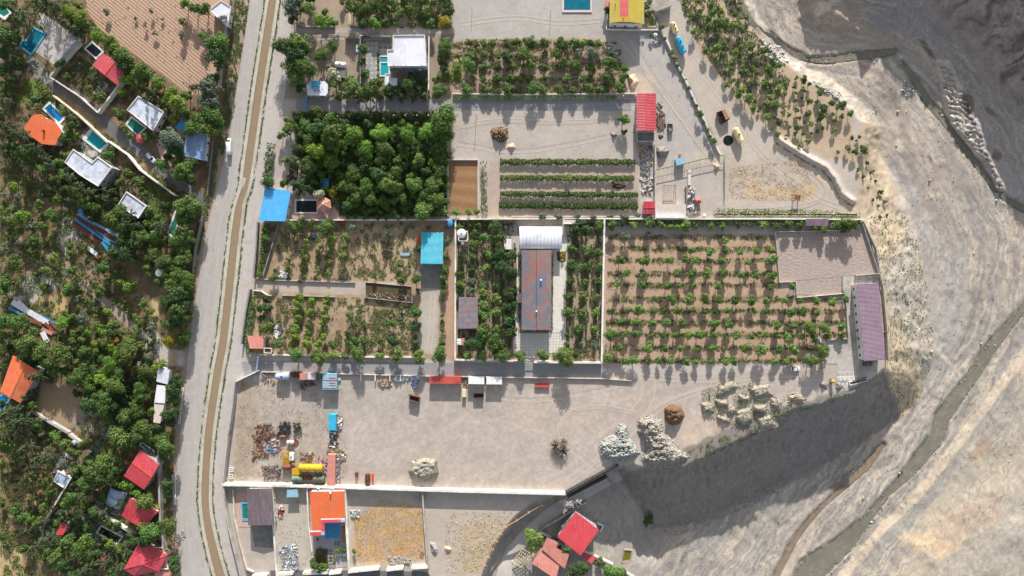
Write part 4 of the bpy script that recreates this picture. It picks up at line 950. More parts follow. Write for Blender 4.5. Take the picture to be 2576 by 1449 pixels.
def crown_conifer(n,sz,seed,hgt=3.0):
    r_ = np.random.default_rng(seed); nb = 46; az = r_.random(nb)*6.28; zz = np.sort(r_.random(nb)**1.15); k = r_.integers(0,nb,n); s = r_.random(n)**.7
    L = (1-zz[k])**.75*(.8+.35*np.sin(az[k]*3+seed)**2); rad = L*s; a = az[k]+(r_.random(n)-.5)*.45*(1-s*.4)
    q = np.stack([np.cos(a)*rad,np.sin(a)*rad,.5+zz[k]*(hgt-.5)-rad*rad*.35+(r_.random(n)-.5)*.12],-1)
    o = np.stack([np.cos(a),np.sin(a),-.35+0*a],-1); v,f = leaves(q,np.stack([np.cos(a)*.3,np.sin(a)*.3,np.ones(n)],-1),sz,seed,asp=.34,jit=.35,up=o)
    return v,f,np.clip(.2+.6*r_.random(n)*s+.2*r_.random(n),0,1)
def crown_bare(n,seed):
    mb = MB(); r_ = random.Random(seed)
    for i in range(n):
        a = r_.random()*6.28; e = .3+r_.random()*.9; L = .6+.5*r_.random(); p = Vector((0,0,.4)); d = Vector((math.cos(a)*math.cos(e),math.sin(a)*math.cos(e),math.sin(e))); m = p+d*L*.5
        mb.tube([p,m],[.035,.02],4)
        for j in range(3):
            d2 = (d+Vector((r_.random()-.5,r_.random()-.5,r_.random()-.3))*.9).normalized(); mb.tube([m,m+d2*L*.55],[.02,.008],3)
    return mb
def trunk_bm(seed,top=1.15,r0=.075):
    mb = MB(); r_ = random.Random(seed); w1 = (r_.random()-.5)*.15,(r_.random()-.5)*.15
    mb.tube([(0,0,-.1),(w1[0]*.4,w1[1]*.4,.35),(w1[0],w1[1],.7),(w1[0]*1.2,w1[1]*1.2,top)],[r0*1.3,r0,r0*.8,r0*.35],7)
    for i in range(5):
        a = i*1.26+r_.random(); z = .45+.1*i; p = Vector((w1[0]*z,w1[1]*z,z)); q = p+Vector((math.cos(a)*.42,math.sin(a)*.42,.42)); mb.tube([p,(p+q)/2+Vector((0,0,-.04)),q],[r0*.5,r0*.34,r0*.12],5)
    return mb
PRO = {}
def proto(kind,size,k):
    key = (kind,size,k)
    if key in PRO: return PRO[key]
    sd_ = hash((size,k)) % 1000 if False else (size*37+k*11+3)
    m = {'g': 'leaf_green','o': 'leaf_orchard','y': 'leaf_lime','d': 'leaf_dark','b': 'leaf_grey','w': 'leaf_blossom','p': 'leaf_purple','c': 'leaf_pine','k': 'leaf_dark','l': 'leaf_yellow','s': 'leaf_grey','t': 'twig_grey'}[kind]
    if kind == 't':
        me = crown_bare(16,sd_); V = np.array(me.v); mesh = bpy.data.meshes.new('crown'); mesh.from_pydata(me.v,[],me.f); mesh.materials.append(MATS[m])
    elif kind in 'ck':
        n,sz = ((260,.22),(900,.13),(2000,.085))[size]; v,f,t = crown_conifer(n,sz,sd_); mesh = npmesh('crown',v,f,[m],t)
    else:
        n,sz = ((300,.17),(900,.105),(2200,.068))[size]
        if kind == 's': n = n//2
        v,f,t = crown_broad(n,sz,sd_,(8,13,22)[size]); mesh = npmesh('crown',v,f,[m],t)
    PRO[key] = mesh; return mesh
TRK = []
for i in range(4):
    b_ = trunk_bm(i); me_ = bpy.data.meshes.new('trunk'); me_.from_pydata([tuple(x) for x in b_.v],[],b_.f); me_.materials.append(MATS['bark']); TRK.append(me_)
ADJ = {'g': 'green leafy','o': 'fresh green','y': 'yellow-green','d': 'dark green','b': 'grey-green','w': 'cream flowering','p': 'purple-leaved','c': 'feathery grey-green conifer','k': 'dark conifer','l': 'yellow','s': 'sparse grey','t': 'leafless'}
TREES = []
nid = 0
def tree(u,v,r,kind='g',label=None,zf=1.0,group=None):
    """u, v: where the middle of the crown is seen; r: crown radius in metres"""
    global nid
    r *= .86+.28*random.random(); nid += 1; size = 0 if r < 1.35 else 1 if r < 2.7 else 2; k = nid % (4 if size < 2 else 5); sc = r; hc = 1.2*sc*zf; g = zs(u,v) if u > 1500 else 0.0
    p = P(u,v,g+hc); p.z = g; rz = random.random()*6.28; me = proto(kind,size,k)
    small = r < 1.0; nm = 'shrub' if small else ('conifer_tree' if kind in 'ck' else 'young_tree' if group and 'terrace' in group else 'fruit_tree' if group and ('orchard' in group or 'plot' in group) else 'grove_tree' if group and ('grove' in group or 'garden' in group) else 'leafy_tree')
    if small:
        o = link(nm,me,None,p-Vector((0,0,.35*sc))); o.rotation_euler = (0,0,rz); o.scale = (sc,sc,sc*zf)
    else:
        o = thing(nm,None,None,p,rz=rz); o.scale = (sc,sc*(.9+.2*random.random()),sc*zf)
        link('crown',me,o); link('trunk',TRK[nid % 4],o)
    tag(o,label,'shrub' if small else 'tree',group); TREES.append((o,u,v,r,kind,small)); return o
def px(r): return r/4.0*S*.985
def grove(c,r,rows,kind='g',label=None,group=None,zf=1.0,rad=42):
    for row in rows:
        x,y = row[0],row[1]; rr = row[2] if len(row) > 2 else rad*(.85+.3*random.random()); kk = row[3] if len(row) > 3 else kind
        u,v = T(c,r,x,y); tree(u,v,px(rr),kk,zf=zf,group=group)
def fill(poly,n,r0,r1,kinds,group=None,seed=1,sep=.8,zf=1.0):
    """trees spread through a wood, keeping clear of buildings and of each other"""
    r_ = random.Random(seed); us = [p[0] for p in poly]; vs = [p[1] for p in poly]; got = 0; tr = 0
    near = [(a[1],a[2],a[3]) for a in TREES]
    while got < n and tr < n*40:
        tr += 1; u = r_.uniform(min(us),max(us)); v = r_.uniform(min(vs),max(vs))
        if not bool(inside(u,v,poly)): continue
        r = r0+(r1-r0)*r_.random()**1.5; ru = r/S
        if any(abs(u-a) < (ru+b3/S)*sep and abs(v-b) < (ru+b3/S)*sep and math.hypot(u-a,v-b) < (ru+b3/S)*sep for a,b,b3 in near): continue
        if any(clear_of(u,v,e,ru*.7) for e in EX): continue
        tree(u,v,r,r_.choice(kinds),zf=zf,group=group); near.append((u,v,r)); got += 1
def clear_of(u,v,e,m):
    us = [p[0] for p in e]; vs = [p[1] for p in e]
    if u < min(us)-m or u > max(us)+m or v < min(vs)-m or v > max(vs)+m: return False
    return float(sdist(u,v,e)) > -m
ORD = ['nearest','second nearest','third nearest','fourth nearest','fifth nearest','sixth nearest','seventh nearest','eighth nearest','ninth nearest','tenth nearest']
def ordn(i): return ORD[i] if i < 10 else '%dth nearest' % (i+1) if (i+1) % 10 not in (1,2,3) or 10 < (i+1) % 100 < 14 else '%d%s nearest' % (i+1,{1: 'st',2: 'nd',3: 'rd'}[(i+1) % 10])
def meshes_of(o):
    return [o] if o.data else list(o.children)
def thin_out():
    """past 300 of a kind the smallest are joined into one wood"""
    bpy.context.view_layer.update(); kinds = {}
    for t in TREES: kinds.setdefault(t[0].name.split('.')[0],[]).append(t)
    for nm,L in kinds.items():
        L.sort(key=lambda t: -t[3])
        if len(L) <= 296: continue
        Vs,Fs,Ts,Ms,n,mats = [],[],[],[],0,[]
        for t in L[296:]:
            o = t[0]
            for c in meshes_of(o):
                me = c.data; m = me.materials[0].name
                if c.name.startswith('trunk') or 'tint' not in me.attributes: continue
                if m not in mats: mats.append(m)
                co = np.empty(len(me.vertices)*3,np.float32); me.vertices.foreach_get('co',co); li = np.empty(len(me.loops),np.int32); me.loops.foreach_get('vertex_index',li)
                ti = np.empty(len(me.polygons),np.float32); me.attributes['tint'].data.foreach_get('value',ti)
                M = np.array(c.matrix_world); Vs.append(co.reshape(-1,3)@M[:3,:3].T+M[:3,3]); Fs.append(li.reshape(-1,4)+n); n += len(co)//3; Ts.append(ti); Ms.append(np.full(len(ti),mats.index(m)))
            for c in list(o.children): bpy.data.objects.remove(c)
            bpy.data.objects.remove(o); TREES.remove(t)
        V = np.concatenate(Vs); b = V.mean(0); b[2] = 0
        o = link({'shrub': 'shrubbery'}.get(nm,'small_'+nm+'s'),npmesh('wood',V-b,np.concatenate(Fs),mats,np.concatenate(Ts),np.concatenate(Ms)),None,b)
        tag(o,'smallest '+nm.replace('_',' ')+'s scattered between the larger ones','trees',kind='stuff')
def label_trees():
    thin_out()
    bins = {}
    for o,u,v,r,kind,small in TREES:
        if o.get('label'): continue
        j = min(range(len(LM)),key=lambda i: (LM[i][0]-u)**2+(LM[i][1]-v)**2); du,dv = u-LM[j][0],v-LM[j][1]
        if abs(du) > 2.2*abs(dv): d = 'right of' if du > 0 else 'left of'
        elif abs(dv) > 2.2*abs(du): d = 'below' if dv > 0 else 'above'
        else: d = ('lower' if dv > 0 else 'upper')+(' right of' if du > 0 else ' left of')
        bins.setdefault((j,d),[]).append((math.hypot(du,dv),o,kind,r,small))
    for (j,d),L in bins.items():
        L.sort(key=lambda x: x[0])
        for i,(_,o,kind,r,small) in enumerate(L):
            sz = 'small ' if r < 1.5 else 'large ' if r > 3.6 else ''; w_ = len((ADJ[kind]+' '+ordn(i)+' '+d+' '+LM[j][2]).split())
            noun = 'shrub' if small else 'tree'
            if kind in 'ck': sz = ''
            o['label'] = '%s%s %s, %s%s %s %s' % (sz if w_ < 14 else '',ADJ[kind].replace(' conifer','') if w_ > 13 else ADJ[kind],noun,ordn(i),' plant' if w_ < 13 else '',d,LM[j][2])
            if len(o['label'].split()) > 16: o['label'] = '%s, %s %s %s' % (noun+' with '+ADJ[kind].split()[0]+' leaves' if w_ < 13 else ADJ[kind].split()[0]+' '+noun,ordn(i),d,LM[j][2])
            if small and not o.get('group'): o['group'] = 'shrubs between the plots'
            elif not o.get('group'): o['group'] = 'trees around the houses and plots'
def hedge(name,label,pts,wd,h,m='leaf_green',dens=5.,sz=.28,cat='hedge',z0=.2,group=None,kind=None,seed=0,wob=.25):
    """a strip of foliage along a line (grid units, width in metres)"""
    r_ = np.random.default_rng(seed+len(TREES)); Cn = []
    for a,b in zip(pts[:-1],pts[1:]):
        p,q = np.array(P(*a)),np.array(P(*b)); L = np.linalg.norm(q-p); n = int(L*wd*dens*1.6)+6; t = r_.random(n); e = (q-p)/L; nn = np.array([-e[1],e[0],0])
        x = r_.random(n)*2-1; ww = wd/2*(1+wob*2*(fbm(t*L/1.6,2.0,seed)-.5)*2); hh = h*(.75+.5*fbm(t*L/1.3,5.0,seed+3))
        z = z0+(hh-z0)*np.sqrt(np.clip(1-x*x*.8,0,1))*(.4+.6*r_.random(n)**.5)
        Cn.append(p+e*(t*L)[:,None]+nn*(x*ww)[:,None]+np.array([0,0,1])*z[:,None])
    Cn = np.concatenate(Cn); v,f = leaves(Cn,np.tile([0,0,1.],(len(Cn),1)),sz,seed,jit=.8); b = Cn.mean(0); b[2] = 0
    o = link(name,npmesh(name,v-b,f,[m],np.clip(r_.random(len(f))*.8+.1,0,1)),None,b); return tag(o,label,cat,group,kind)
def cover(name,label,poly,n,sz,m,h=.3,seed=1,cat='ground cover',mask=None,fol=False,tall=1.0):
    A = scatter(poly,n,seed)
    if mask is not None: A = A[mask(A[:,0],A[:,1])]
    zz = zt(A[:,0],A[:,1]) if fol else 0; r_ = np.random.default_rng(seed); z = zz+r_.random(len(A))*h+.03; k = S*(H-z)/H
    Cn = np.stack([(A[:,0]-CU)*k,-(A[:,1]-CV)*k,z],-1); N = np.tile([0,0,1.],(len(Cn),1))+(r_.random((len(Cn),3))-.5)*1.2*tall
    v,f = leaves(Cn,N,sz,seed,jit=.5); b = Cn.mean(0); b[2] = 0
    o = link(name,npmesh(name,v-b,f,[m],r_.random(len(f))),None,b); return tag(o,label,cat,kind='stuff')
# ------------------------------------------------------------ buildings, west side (villas)
Q = lambda c,r,*p: TL(c,r,p)
pool('L-shaped turquoise pool with blue tiled edge beside a paved deck',Q(0,0,(190,470),(232,395),(255,415),(345,270),(475,335),(320,565)),Q(0,0,(215,462),(243,412),(268,425),(350,295),(455,345),(315,540)),'pool_teal','coping_blue','the L-shaped turquoise pool')
pool('green corner pool cut by the left picture edge',Q(0,0,(-140,-60),(20,-60),(125,130),(55,205),(-140,80)),Q(0,0,(-120,-60),(0,-60),(100,135),(45,170),(-120,60)),'pool_green','coping_white','the green corner pool')
patch('deck_paving',Q(0,0,(400,110),(830,400),(540,650),(350,520),(480,345),(345,210)),.05,'concrete')
patch('deck_paving',Q(0,0,(160,590),(330,560),(560,760),(500,860),(400,820)),.06,'concrete_dark')
t_ = house('garden_store','long grey barrel-roofed store along the paved deck','shed',Q(0,0,(720,390),(815,415),(600,655),(545,610)),2.6,'gable','metal_grey','white_wall',rise=.5,win=False,short='the long grey barrel-roofed store')
house('red_roof_house','house with crimson pitched roof beside the black pool','house',Q(0,0,(1043,530),(1268,722),(1178,860),(928,655)),4.2,'gable','roof_red','white_wall',rise=.9,short='the crimson-roofed house')
pool('near-black pool with pale edge against the crimson roof',Q(0,0,(845,492),(930,415),(1052,520),(972,602)),Q(0,0,(868,492),(932,435),(1030,522),(970,580)),'pool_black','coping_white','the near-black pool')
wall('villa_wall','cream wall between the deck and the bedded garden',Q(0,0,(740,540),(540,790),(835,985),(1020,1150)),2.2,.35,'cream_wall',5,short='the cream villa wall')
wall('villa_wall','cream wall climbing right of the garden steps',Q(0,0,(1020,1150),(1190,930),(1310,760)),2.4,.4,'white_wall',5)
patch('garden_steps',Q(0,0,(1040,815),(1100,860),(990,960),(930,930)),.07,'concrete')
pool('bright blue rectangular pool by the domed orange roof',Q(0,0,(500,1020),(672,1180),(600,1258),(428,1098)),Q(0,0,(508,1048),(645,1180),(596,1235),(450,1095)),'pool_blue','coping_white','the bright blue pool')
# curved orange roof
def orange_curved():
    out = Q(0,0,(240,1290),(320,1170),(350,1152),(400,1150),(445,1170),(465,1195),(510,1200),(560,1232),(590,1275),(625,1325),(555,1460),(420,1450),(310,1370))
    t = house('curved_roof_house','house with orange roof of curving outline near the blue pool','house',out,4.0,'flat','roof_orange','white_wall',short='the curved orange roof'); c = P(*T(0,0,445,1320),4.0)
    mb = MB(); mb.box(c.x-.35,c.y-.35,3.9,c.x+.35,c.y+.35,5.1); mb.build('chimney','rust',t)
orange_curved()
house('flat_roof_house','white flat-roofed house above the small green pool','house',Q(0,0,(1395,965),(1655,1125),(1545,1320),(1278,1108)),4.0,'flat','roof_membrane','white_wall',parapet=.35,short='the white flat-roofed house')
pool('small dark green pool below the white flat roof',Q(0,0,(1325,1165),(1480,1285),(1390,1375),(1262,1255)),Q(0,0,(1330,1190),(1460,1287),(1388,1355),(1285,1255)),'pool_green','coping_white')
house('metal_roof_shed','shed with pale steel sheet roof by the roadside wall','shed',Q(0,0,(1880,1300),(2085,1365),(2068,1620),(1850,1570)),3.4,'mono','steel_blue','white_wall',rise=.4,short='the pale steel roof')
house('tarp_roof_shed','small shed with blue tarpaulin roof behind the pines','shed',Q(0,0,(1835,1190),(1905,1260),(1850,1320),(1765,1285)),2.6,'mono','paint_blue','grey_wall',rise=.3,win=False)
patch('courtyard_paving',Q(0,0,(1560,1400),(1760,1180),(1900,1330),(1800,1700),(1640,1650)),.05,'brick_pink')
def parasol(label,c,r,m):
    p = P(*c,2.4); t = thing('parasol',label,'parasol',(p.x,p.y,0)); mb = MB(); mb.tube([(p.x,p.y,0),(p.x,p.y,2.6)],.05,6); mb.build('pole','metal_grey',t)
    n = 8; mb = MB(); V = [(p.x,p.y,2.75)]+[(p.x+r*math.cos(i*math.pi/4),p.y+r*math.sin(i*math.pi/4),2.15) for i in range(n)]+[(p.x,p.y,2.70)]; mb.add(V,[(0,1+i,1+(i+1) % n) for i in range(n)]+[(n+1,1+(i+1) % n,1+i) for i in range(n)]); mb.build('canopy',m,t)
parasol('red eight-sided parasol by the lane of villas',T(0,0,1412,1392),2.0,'roof_red')
pool('turquoise pool with small hot tub left of the villa lane',Q(0,0,(830,1400),(930,1270),(1120,1440),(1010,1540)),Q(0,0,(872,1410),(935,1320),(1080,1445),(1000,1510)),'pool_turquoise','coping_white','the turquoise hot-tub pool')
patch('deck_paving',Q(0,0,(790,1420),(890,1240),(1150,1480),(1000,1640),(840,1540)),.04,'concrete')
house('l_shaped_house','white two-storey house with L-shaped membrane roof','house',Q(0,1,(740,52),(928,190),(988,128),(1130,235),(990,430),(800,310),(652,185)),6.2,'flat','roof_membrane','grey_wall',parapet=.3,pm='white_wall',short='the L-shaped white house')
house('small_white_house','small square house with plain white parapet roof','house',Q(0,1,(1275,478),(1480,622),(1395,750),(1188,618)),4.2,'flat','roof_membrane','grey_wall',parapet=.4,pm='white_wall',short='the small white-roofed house')
pool('long narrow green pool hidden by the roadside trees',Q(0,1,(1770,655),(1820,680),(1760,960),(1680,900)),Q(0,1,(1785,670),(1815,690),(1752,935),(1700,895)),'pool_green','coping_white','the long narrow pool')
wall('lane_wall','white garden wall along the villa lane with lamps',Q(0,1,(1120,-20),(1320,120),(1440,270),(1620,400),(1800,530)),2.3,.4,'white_wall',5,short='the white lane wall')
wall('lane_wall','pale wall on the left side of the upper villa lane',Q(0,0,(570,975),(830,1180),(1120,1449)),2.2,.35,'cream_wall',5)
wall('roadside_wall','low grey wall beside the verge under the tall trees',Q(0,1,(2150,-30),(2100,520)),1.4,.3,'concrete_dark',6,cm=0)
wall('roadside_wall','grey block wall with pale coping left of the road',Q(0,1,(2060,730),(1985,1050),(1960,1300)),2.0,.35,'concrete_dark',6)
wall('roadside_wall','pale wall behind the poplars beside the upper road',Q(0,0,(2330,10),(2300,250),(2240,730),(2220,880)),2.0,.5,'concrete',6,short='the pale upper roadside wall')
house('corner_house','white-roofed corner building with rooftop tank at the top','house',Q(0,0,(2225,5),(2330,70),(2290,275),(2105,100)),3.6,'flat','roof_white','white_wall',parapet=.3,short='the white corner building')
tank('grey roof tank on the white corner building',T(0,0,2200,190),T(0,0,2285,165),.9,'metal_grey',z=3.65)
car('white hatchback parked in the villa lane under the trees',T(0,1,1478,95),T(0,1,1555,182),short='the white hatchback')
car('white delivery van driving on the gravel road',T(0,0,2308,1560),T(0,0,2303,1392),1.8,van=True,hh=1.9,name='delivery_van',cat='van',short='the white van on the road')
# scrap sheets
def longbits(name,label,segs,cat='scrap metal',h=.5,z=.05):
    c = P(*centroid([s[0] for s in segs])); c.z = 0; t = thing(name,label,cat,c)
    for i,(a,b,wd,m) in enumerate(segs):
        p,q = P(*a),P(*b); n = max(2,int((q-p).length/3)); prev = None; zz = z+.12*(i % 4)
        mb = MB(); L = [p.lerp(q,k/n) for k in range(n+1)]
        for k in range(n):
            x,y = L[k].copy(),L[k+1].copy(); x.z = zz+.25*vn(k*.9,i*3.1).item()+h*.5; y.z = zz+.25*vn((k+1)*.9,i*3.1).item()+h*.5; mb.beam(x,y,wd,.10)
        mb.build('metal_sheet',m,t)
    return t
longbits('scrap_sheets','long bundle of blue and rusty metal sheets lying under trees',[(T(0,1,800,660),T(0,1,910,760),1.6,'paint_blue'),(T(0,1,800,700),T(0,1,1100,960),1.2,'steel_blue'),(T(0,1,910,770),T(0,1,1215,935),1.0,'steel_blue'),(T(0,1,780,730),T(0,1,1200,990),1.0,'rust_dark'),(T(0,1,760,760),T(0,1,1160,1040),1.0,'paint_blue'),(T(0,1,745,780),T(0,1,1100,1050),1.2,'rust_dark'),(T(0,1,740,800),T(0,1,1000,990),1.2,'rust'),(T(0,1,1040,990),T(0,1,1120,1090),1.2,'paint_blue'),(T(0,1,1100,960),T(0,1,1215,1000),1.3,'steel_blue')])
longbits('scrap_sheets','heap of white and rusty corrugated sheets beside sandy ground',[(T(0,2,130,140),T(0,2,500,360),2.2,'roof_white'),(T(0,2,190,130),T(0,2,300,240),1.6,'roof_white'),(T(0,2,100,200),T(0,2,260,280),1.0,'paint_blue'),(T(0,2,200,270),T(0,2,440,360),1.1,'rust'),(T(0,2,380,260),T(0,2,560,350),.8,'paint_blue'),(T(0,2,460,350),T(0,2,570,460),1.2,'rust'),(T(0,2,430,410),T(0,2,540,460),1.4,'paint_rose'),(T(0,2,440,440),T(0,2,490,550),2.0,'roof_white'),(T(0,2,500,330),T(0,2,590,420),1.0,'rust')])
LM.append((280,810,'the blue and rusty sheets')); LM.append((85,800,'the white corrugated heap'))
tt = thing('flatbed_trailer','white flatbed trailer beam lying on brown earth','trailer',P(*T(0,1,935,1080))); mb = MB(); mb.beam(P(*T(0,1,875,1040),.8),P(*T(0,1,975,1110),.8),1.5,.25); mb.build('bed','paint_white',tt); mb = MB(); mb.beam(P(*T(0,1,960,1110),.7),P(*T(0,1,1005,1150),.7),1.6,.2); mb.build('ramp','wood',tt)
for a,b in ((890,1050),(960,1100)):
    p = P(*T(0,1,a,b)); mb = MB(); tyre_bm(mb,(p.x,p.y,.45),.45,.15,(1,1.3,0)); mb.build('wheel','tyre_rubber',tt)
def dome_tank(label,c,r,h,m,name='water_tank',short=None,z=0.0,legs=0):
    p = P(*c,h); p.z = z; t = thing(name,label,'water tank',p)
    if short: LM.append((c[0],c[1],short))
    EX.append([(c[0]-r/S,c[1]-r/S),(c[0]+r/S,c[1]-r/S),(c[0]+r/S,c[1]+r/S),(c[0]-r/S,c[1]+r/S)])
    z1 = h-r*1.3 if legs else z; mb = MB(); mb.tube([(p.x,p.y,z1),(p.x,p.y,h-r*.35),(p.x,p.y,h-r*.1),(p.x,p.y,h+.03)],[r,r,r*.8,r*.12],20); mb.build('shell',m,t)
    mb = MB(); mb.tube([(p.x,p.y,h),(p.x,p.y,h+.14)],r*.22,12); mb.build('lid','metal_grey',t)
    for i in range(legs):
        a = i*2*math.pi/legs; mb = MB(); mb.beam((p.x+r*.8*math.cos(a),p.y+r*.8*math.sin(a),z),(p.x+r*.8*math.cos(a),p.y+r*.8*math.sin(a),z1),.14,.14); mb.build('leg','metal_grey',t)
    return t
dome_tank('white domed water tank standing among the left orchard trees',T(0,1,1592,1296),1.5,4.0,'paint_white',short='the white domed tank',legs=4)
house('orange_gable_house','house with wide orange gabled roof and small vents','house',Q(0,2,(0,1045),(205,1160),(385,840),(130,678))[::1],5.0,'gable','roof_terracotta','grey_wall',rise=1.1,split=('roof_orange','roof_terracotta'),short='the orange gabled house')
pool('blue covered pool below the orange gabled roof',Q(0,2,(-40,1120),(30,1060),(110,1110),(40,1240),(-40,1240)),Q(0,2,(-25,1125),(28,1080),(95,1112),(35,1225),(-25,1225)),'pool_blue','coping_blue')
house('side_roof','long narrow white tin roof beside the roadside trees','shed',Q(0,2,(1600,790),(1708,830),(1690,970),(1575,940)),2.8,'mono','roof_membrane','white_wall',rise=.2,win=False,short='the upper white tin roof')
house('side_roof','middle white tin roof with dark joints beside the trees','shed',Q(0,2,(1578,975),(1668,985),(1662,1160),(1555,1150)),2.7,'mono','roof_white','white_wall',rise=.2,win=False,short='the middle white tin roof')
house('side_roof','lowest white tin roof in the roadside strip','shed',Q(0,2,(1552,1150),(1655,1165),(1615,1362),(1545,1350)),2.6,'mono','roof_beige','white_wall',rise=.2,win=False,short='the lowest white tin roof')
def gate(label,a,b,m,h=2.2,name='gate',short=None,bars=8):
    p,q = P(*a),P(*b); c = (p+q)/2; t = thing(name,label,'gate',c)
    if short: LM.append(((a[0]+b[0])/2,(a[1]+b[1])/2,short))
    for s in (p,q): mb = MB(); mb.box(s.x-.2,s.y-.2,0,s.x+.2,s.y+.2,h+.2); mb.build('post','concrete',t)
    mb = MB(); mb.beam(p+Vector((0,0,h)),q+Vector((0,0,h)),.5,.12); mb.build('lintel',m,t)
    for i in range(bars): x = p.lerp(q,(i+.5)/bars); mb = MB(); mb.beam((x.x,x.y,.1),(x.x,x.y,h-.06),.10,.10); mb.build('bar',m,t)
gate('yellow entrance gate of the shaded orchard by the road',T(0,2,1765,655),T(0,2,1752,752),'paint_yellow',short='the yellow gate')
gate('dark blue gate closing the lower paved lane',T(1,2,45,690),T(1,2,25,830),'steel_blue',short='the dark blue gate')
gate('blue gate at the entrance of the upper lane',T(1,0,527,990),T(1,0,518,1130),'paint_blue',short='the blue lane gate')
for lab,a,b,w0 in (('bundle of long white pipes on the verge, upper one',(1845,1000),(1808,1370),1),):
    longbits('pipe_bundle',lab,[(T(0,2,a[0]+k*8,a[1]),T(0,2,b[0]+k*8,b[1]),.35,'paint_white' if k % 2 else 'metal_grey') for k in range(-2,2)],'pipes',h=.2)
longbits('pipe_bundle','bundle of white lattice beams lying by the lower roadside',[(T(0,3,1733+k*13,425),T(0,3,1755+k*6,728),.45,'paint_white' if k % 2 else 'metal_grey') for k in range(4)],'pipes',h=.3)
junk('rubble_heap','small heap of pale rubble on the road edge',Q(0,3,(1755,1020),(1850,990),(1870,1050),(1800,1110),(1760,1080)),160,['stone_grey','concrete'],5,.1,.6,.4,.1,cat='rubble')
tt = thing('old_truck','dark red old truck parked in tree shade','truck',P(*T(0,2,1370,820)))
for nm,pp,z0,z1,m in (('cargo_bed',Q(0,2,(1355,795),(1400,800),(1370,880),(1328,875)),.7,1.7,'roof_red_dark'),('cab',Q(0,2,(1385,740),(1418,745),(1400,795),(1370,792)),.6,2.2,'metal_grey')):
    mb = MB(); mb.prism(wpoly(pp,z1),z0,z1); mb.build(nm,m,tt)
for x,y in ((1345,860),(1375,865),(1375,800),(1405,800)):
    p = P(*T(0,2,x,y)); mb = MB(); tyre_bm(mb,(p.x,p.y,.45),.45,.16,(1,.4,0)); mb.build('wheel','tyre_rubber',tt)
wall('garden_wall','pale retaining wall in the lower left orchards',Q(0,2,(360,1240),(720,1449))+Q(0,3,(720,10),(830,95)),1.8,.7,'concrete',5,short='the pale retaining wall')
wall('garden_wall','cream wall along the shaded dark lane',Q(0,3,(935,185),(820,360),(780,400),(560,760),(445,950)),2.2,.5,'cream_wall',5,short='the cream lane wall')
patch('yard_paving',Q(0,3,(640,190),(820,330),(740,430),(600,400),(510,420)),.06,'white_wall')
house('grey_roof_hut','low hut with grey-blue flat roof in the white yard','hut',Q(0,3,(590,392),(722,462),(657,572),(535,492)),2.9,'flat','cloth_grey','cream_wall',parapet=.25,pm='white_wall',short='the grey-blue flat hut')
house('red_gable_house','red gabled house with orange ridge strip beside the road','house',Q(0,3,(1412,180),(1245,440),(1450,582),(1602,330)),4.6,'gable','roof_red_bright','grey_wall',rise=.9,split=('roof_red','roof_red_bright'),ridge_cap='paint_orange',short='the red orange-ridged house')
pool('narrow blue pool above the red gabled house',Q(0,3,(1425,95),(1560,190),(1545,235),(1405,135)),Q(0,3,(1435,110),(1545,192),(1540,215),(1420,130)),'pool_teal','coping_white')
def quonset():
    t = thing('fabric_shelter','pale blue arched fabric shelter between trees','shelter',P(*T(0,3,1180,640))); LM.append(T(0,3,1180,640)+('the arched fabric shelter',)); EX.append(Q(0,3,(1150,500),(1290,560),(1200,760),(1070,690)))
    a,b,c,d = [P(*p,0) for p in Q(0,3,(1120,530),(1300,600),(1215,772),(1070,690))]
    for s0,s1,nm in ((0,.48,'cover'),(.5,1,'cover')):
        mb = MB(); vs = []; n = 12
        for s in (s0,s1):
            l,r = a.lerp(d,s),b.lerp(c,s)
            for i in range(n+1):
                an = math.pi*i/n; p = l.lerp(r,.5-.5*math.cos(an)); vs.append((p.x,p.y,2.6*math.sin(an)*(1 if s0 == 0 else .93)))
        mb.add(vs,[(i,i+1,n+2+i,n+1+i) for i in range(n)]); o = mb.build(nm,'cloth_grey',t,smooth=True); mo = o.modifiers.new('thick','SOLIDIFY'); mo.thickness = .05
quonset()
house('red_hip_house','lower red roof half hidden by pale green trees','house',Q(0,3,(1310,662),(1592,800),(1430,972),(1222,845)),4.2,'gable','roof_red_bright','white_wall',rise=.8,split=('roof_red_dark','roof_red_bright'),short='the half-hidden red roof')
wall('garden_wall','white coped wall between the lower villas',Q(0,3,(880,690),(1140,860),(1380,1020)),2.0,.5,'white_wall',5)
pool('empty rectangular pool with dark lining in the lower villa',Q(0,3,(1020,932),(1248,1050),(1182,1138),(965,1015)),Q(0,3,(1025,950),(1225,1055),(1178,1115),(990,1012)),'pool_black','coping_white','the dark lined pool')
house('red_hip_roof_house','large red-pink hipped roof at the bottom left','house',Q(0,3,(1405,1095),(1690,1240),(1600,1400),(1350,1449),(1245,1380)),4.4,'hip','roof_red','brick_pink',rise=1.6,ridge_cap='roof_red_bright',short='the red hipped roof')
house('terrace_roof','flat pink terrace roof attached beside the hipped roof','house',Q(0,3,(1450,1150),(1640,1160),(1700,1380),(1560,1380)),3.2,'flat','roof_pink','white_wall',parapet=.3,pm='white_wall')
house('brown_shed','small pink-brown roof at the bottom edge','shed',Q(0,3,(1560,1395),(1725,1390),(1728,1470),(1550,1470)),3,'flat','roof_pink','brown_wall',win=False)
house('red_shed','small red shed with white edge beside the dark lane','shed',Q(0,3,(625,910),(680,935),(640,1035),(565,1030)),2.6,'mono','roof_red','white_wall',rise=.3,win=False,short='the small red lane shed')
house('awning','tiny bright red awning among garden trees','awning',Q(0,3,(1010,1262),(1050,1272),(1030,1310),(990,1300)),2.3,'mono','roof_red_bright','white_wall',rise=.2,posts=True,over=.1)
dome_tank('small grey oval tank on the retaining wall',T(0,3,735,112),1.0,2.4,'cloth_grey')
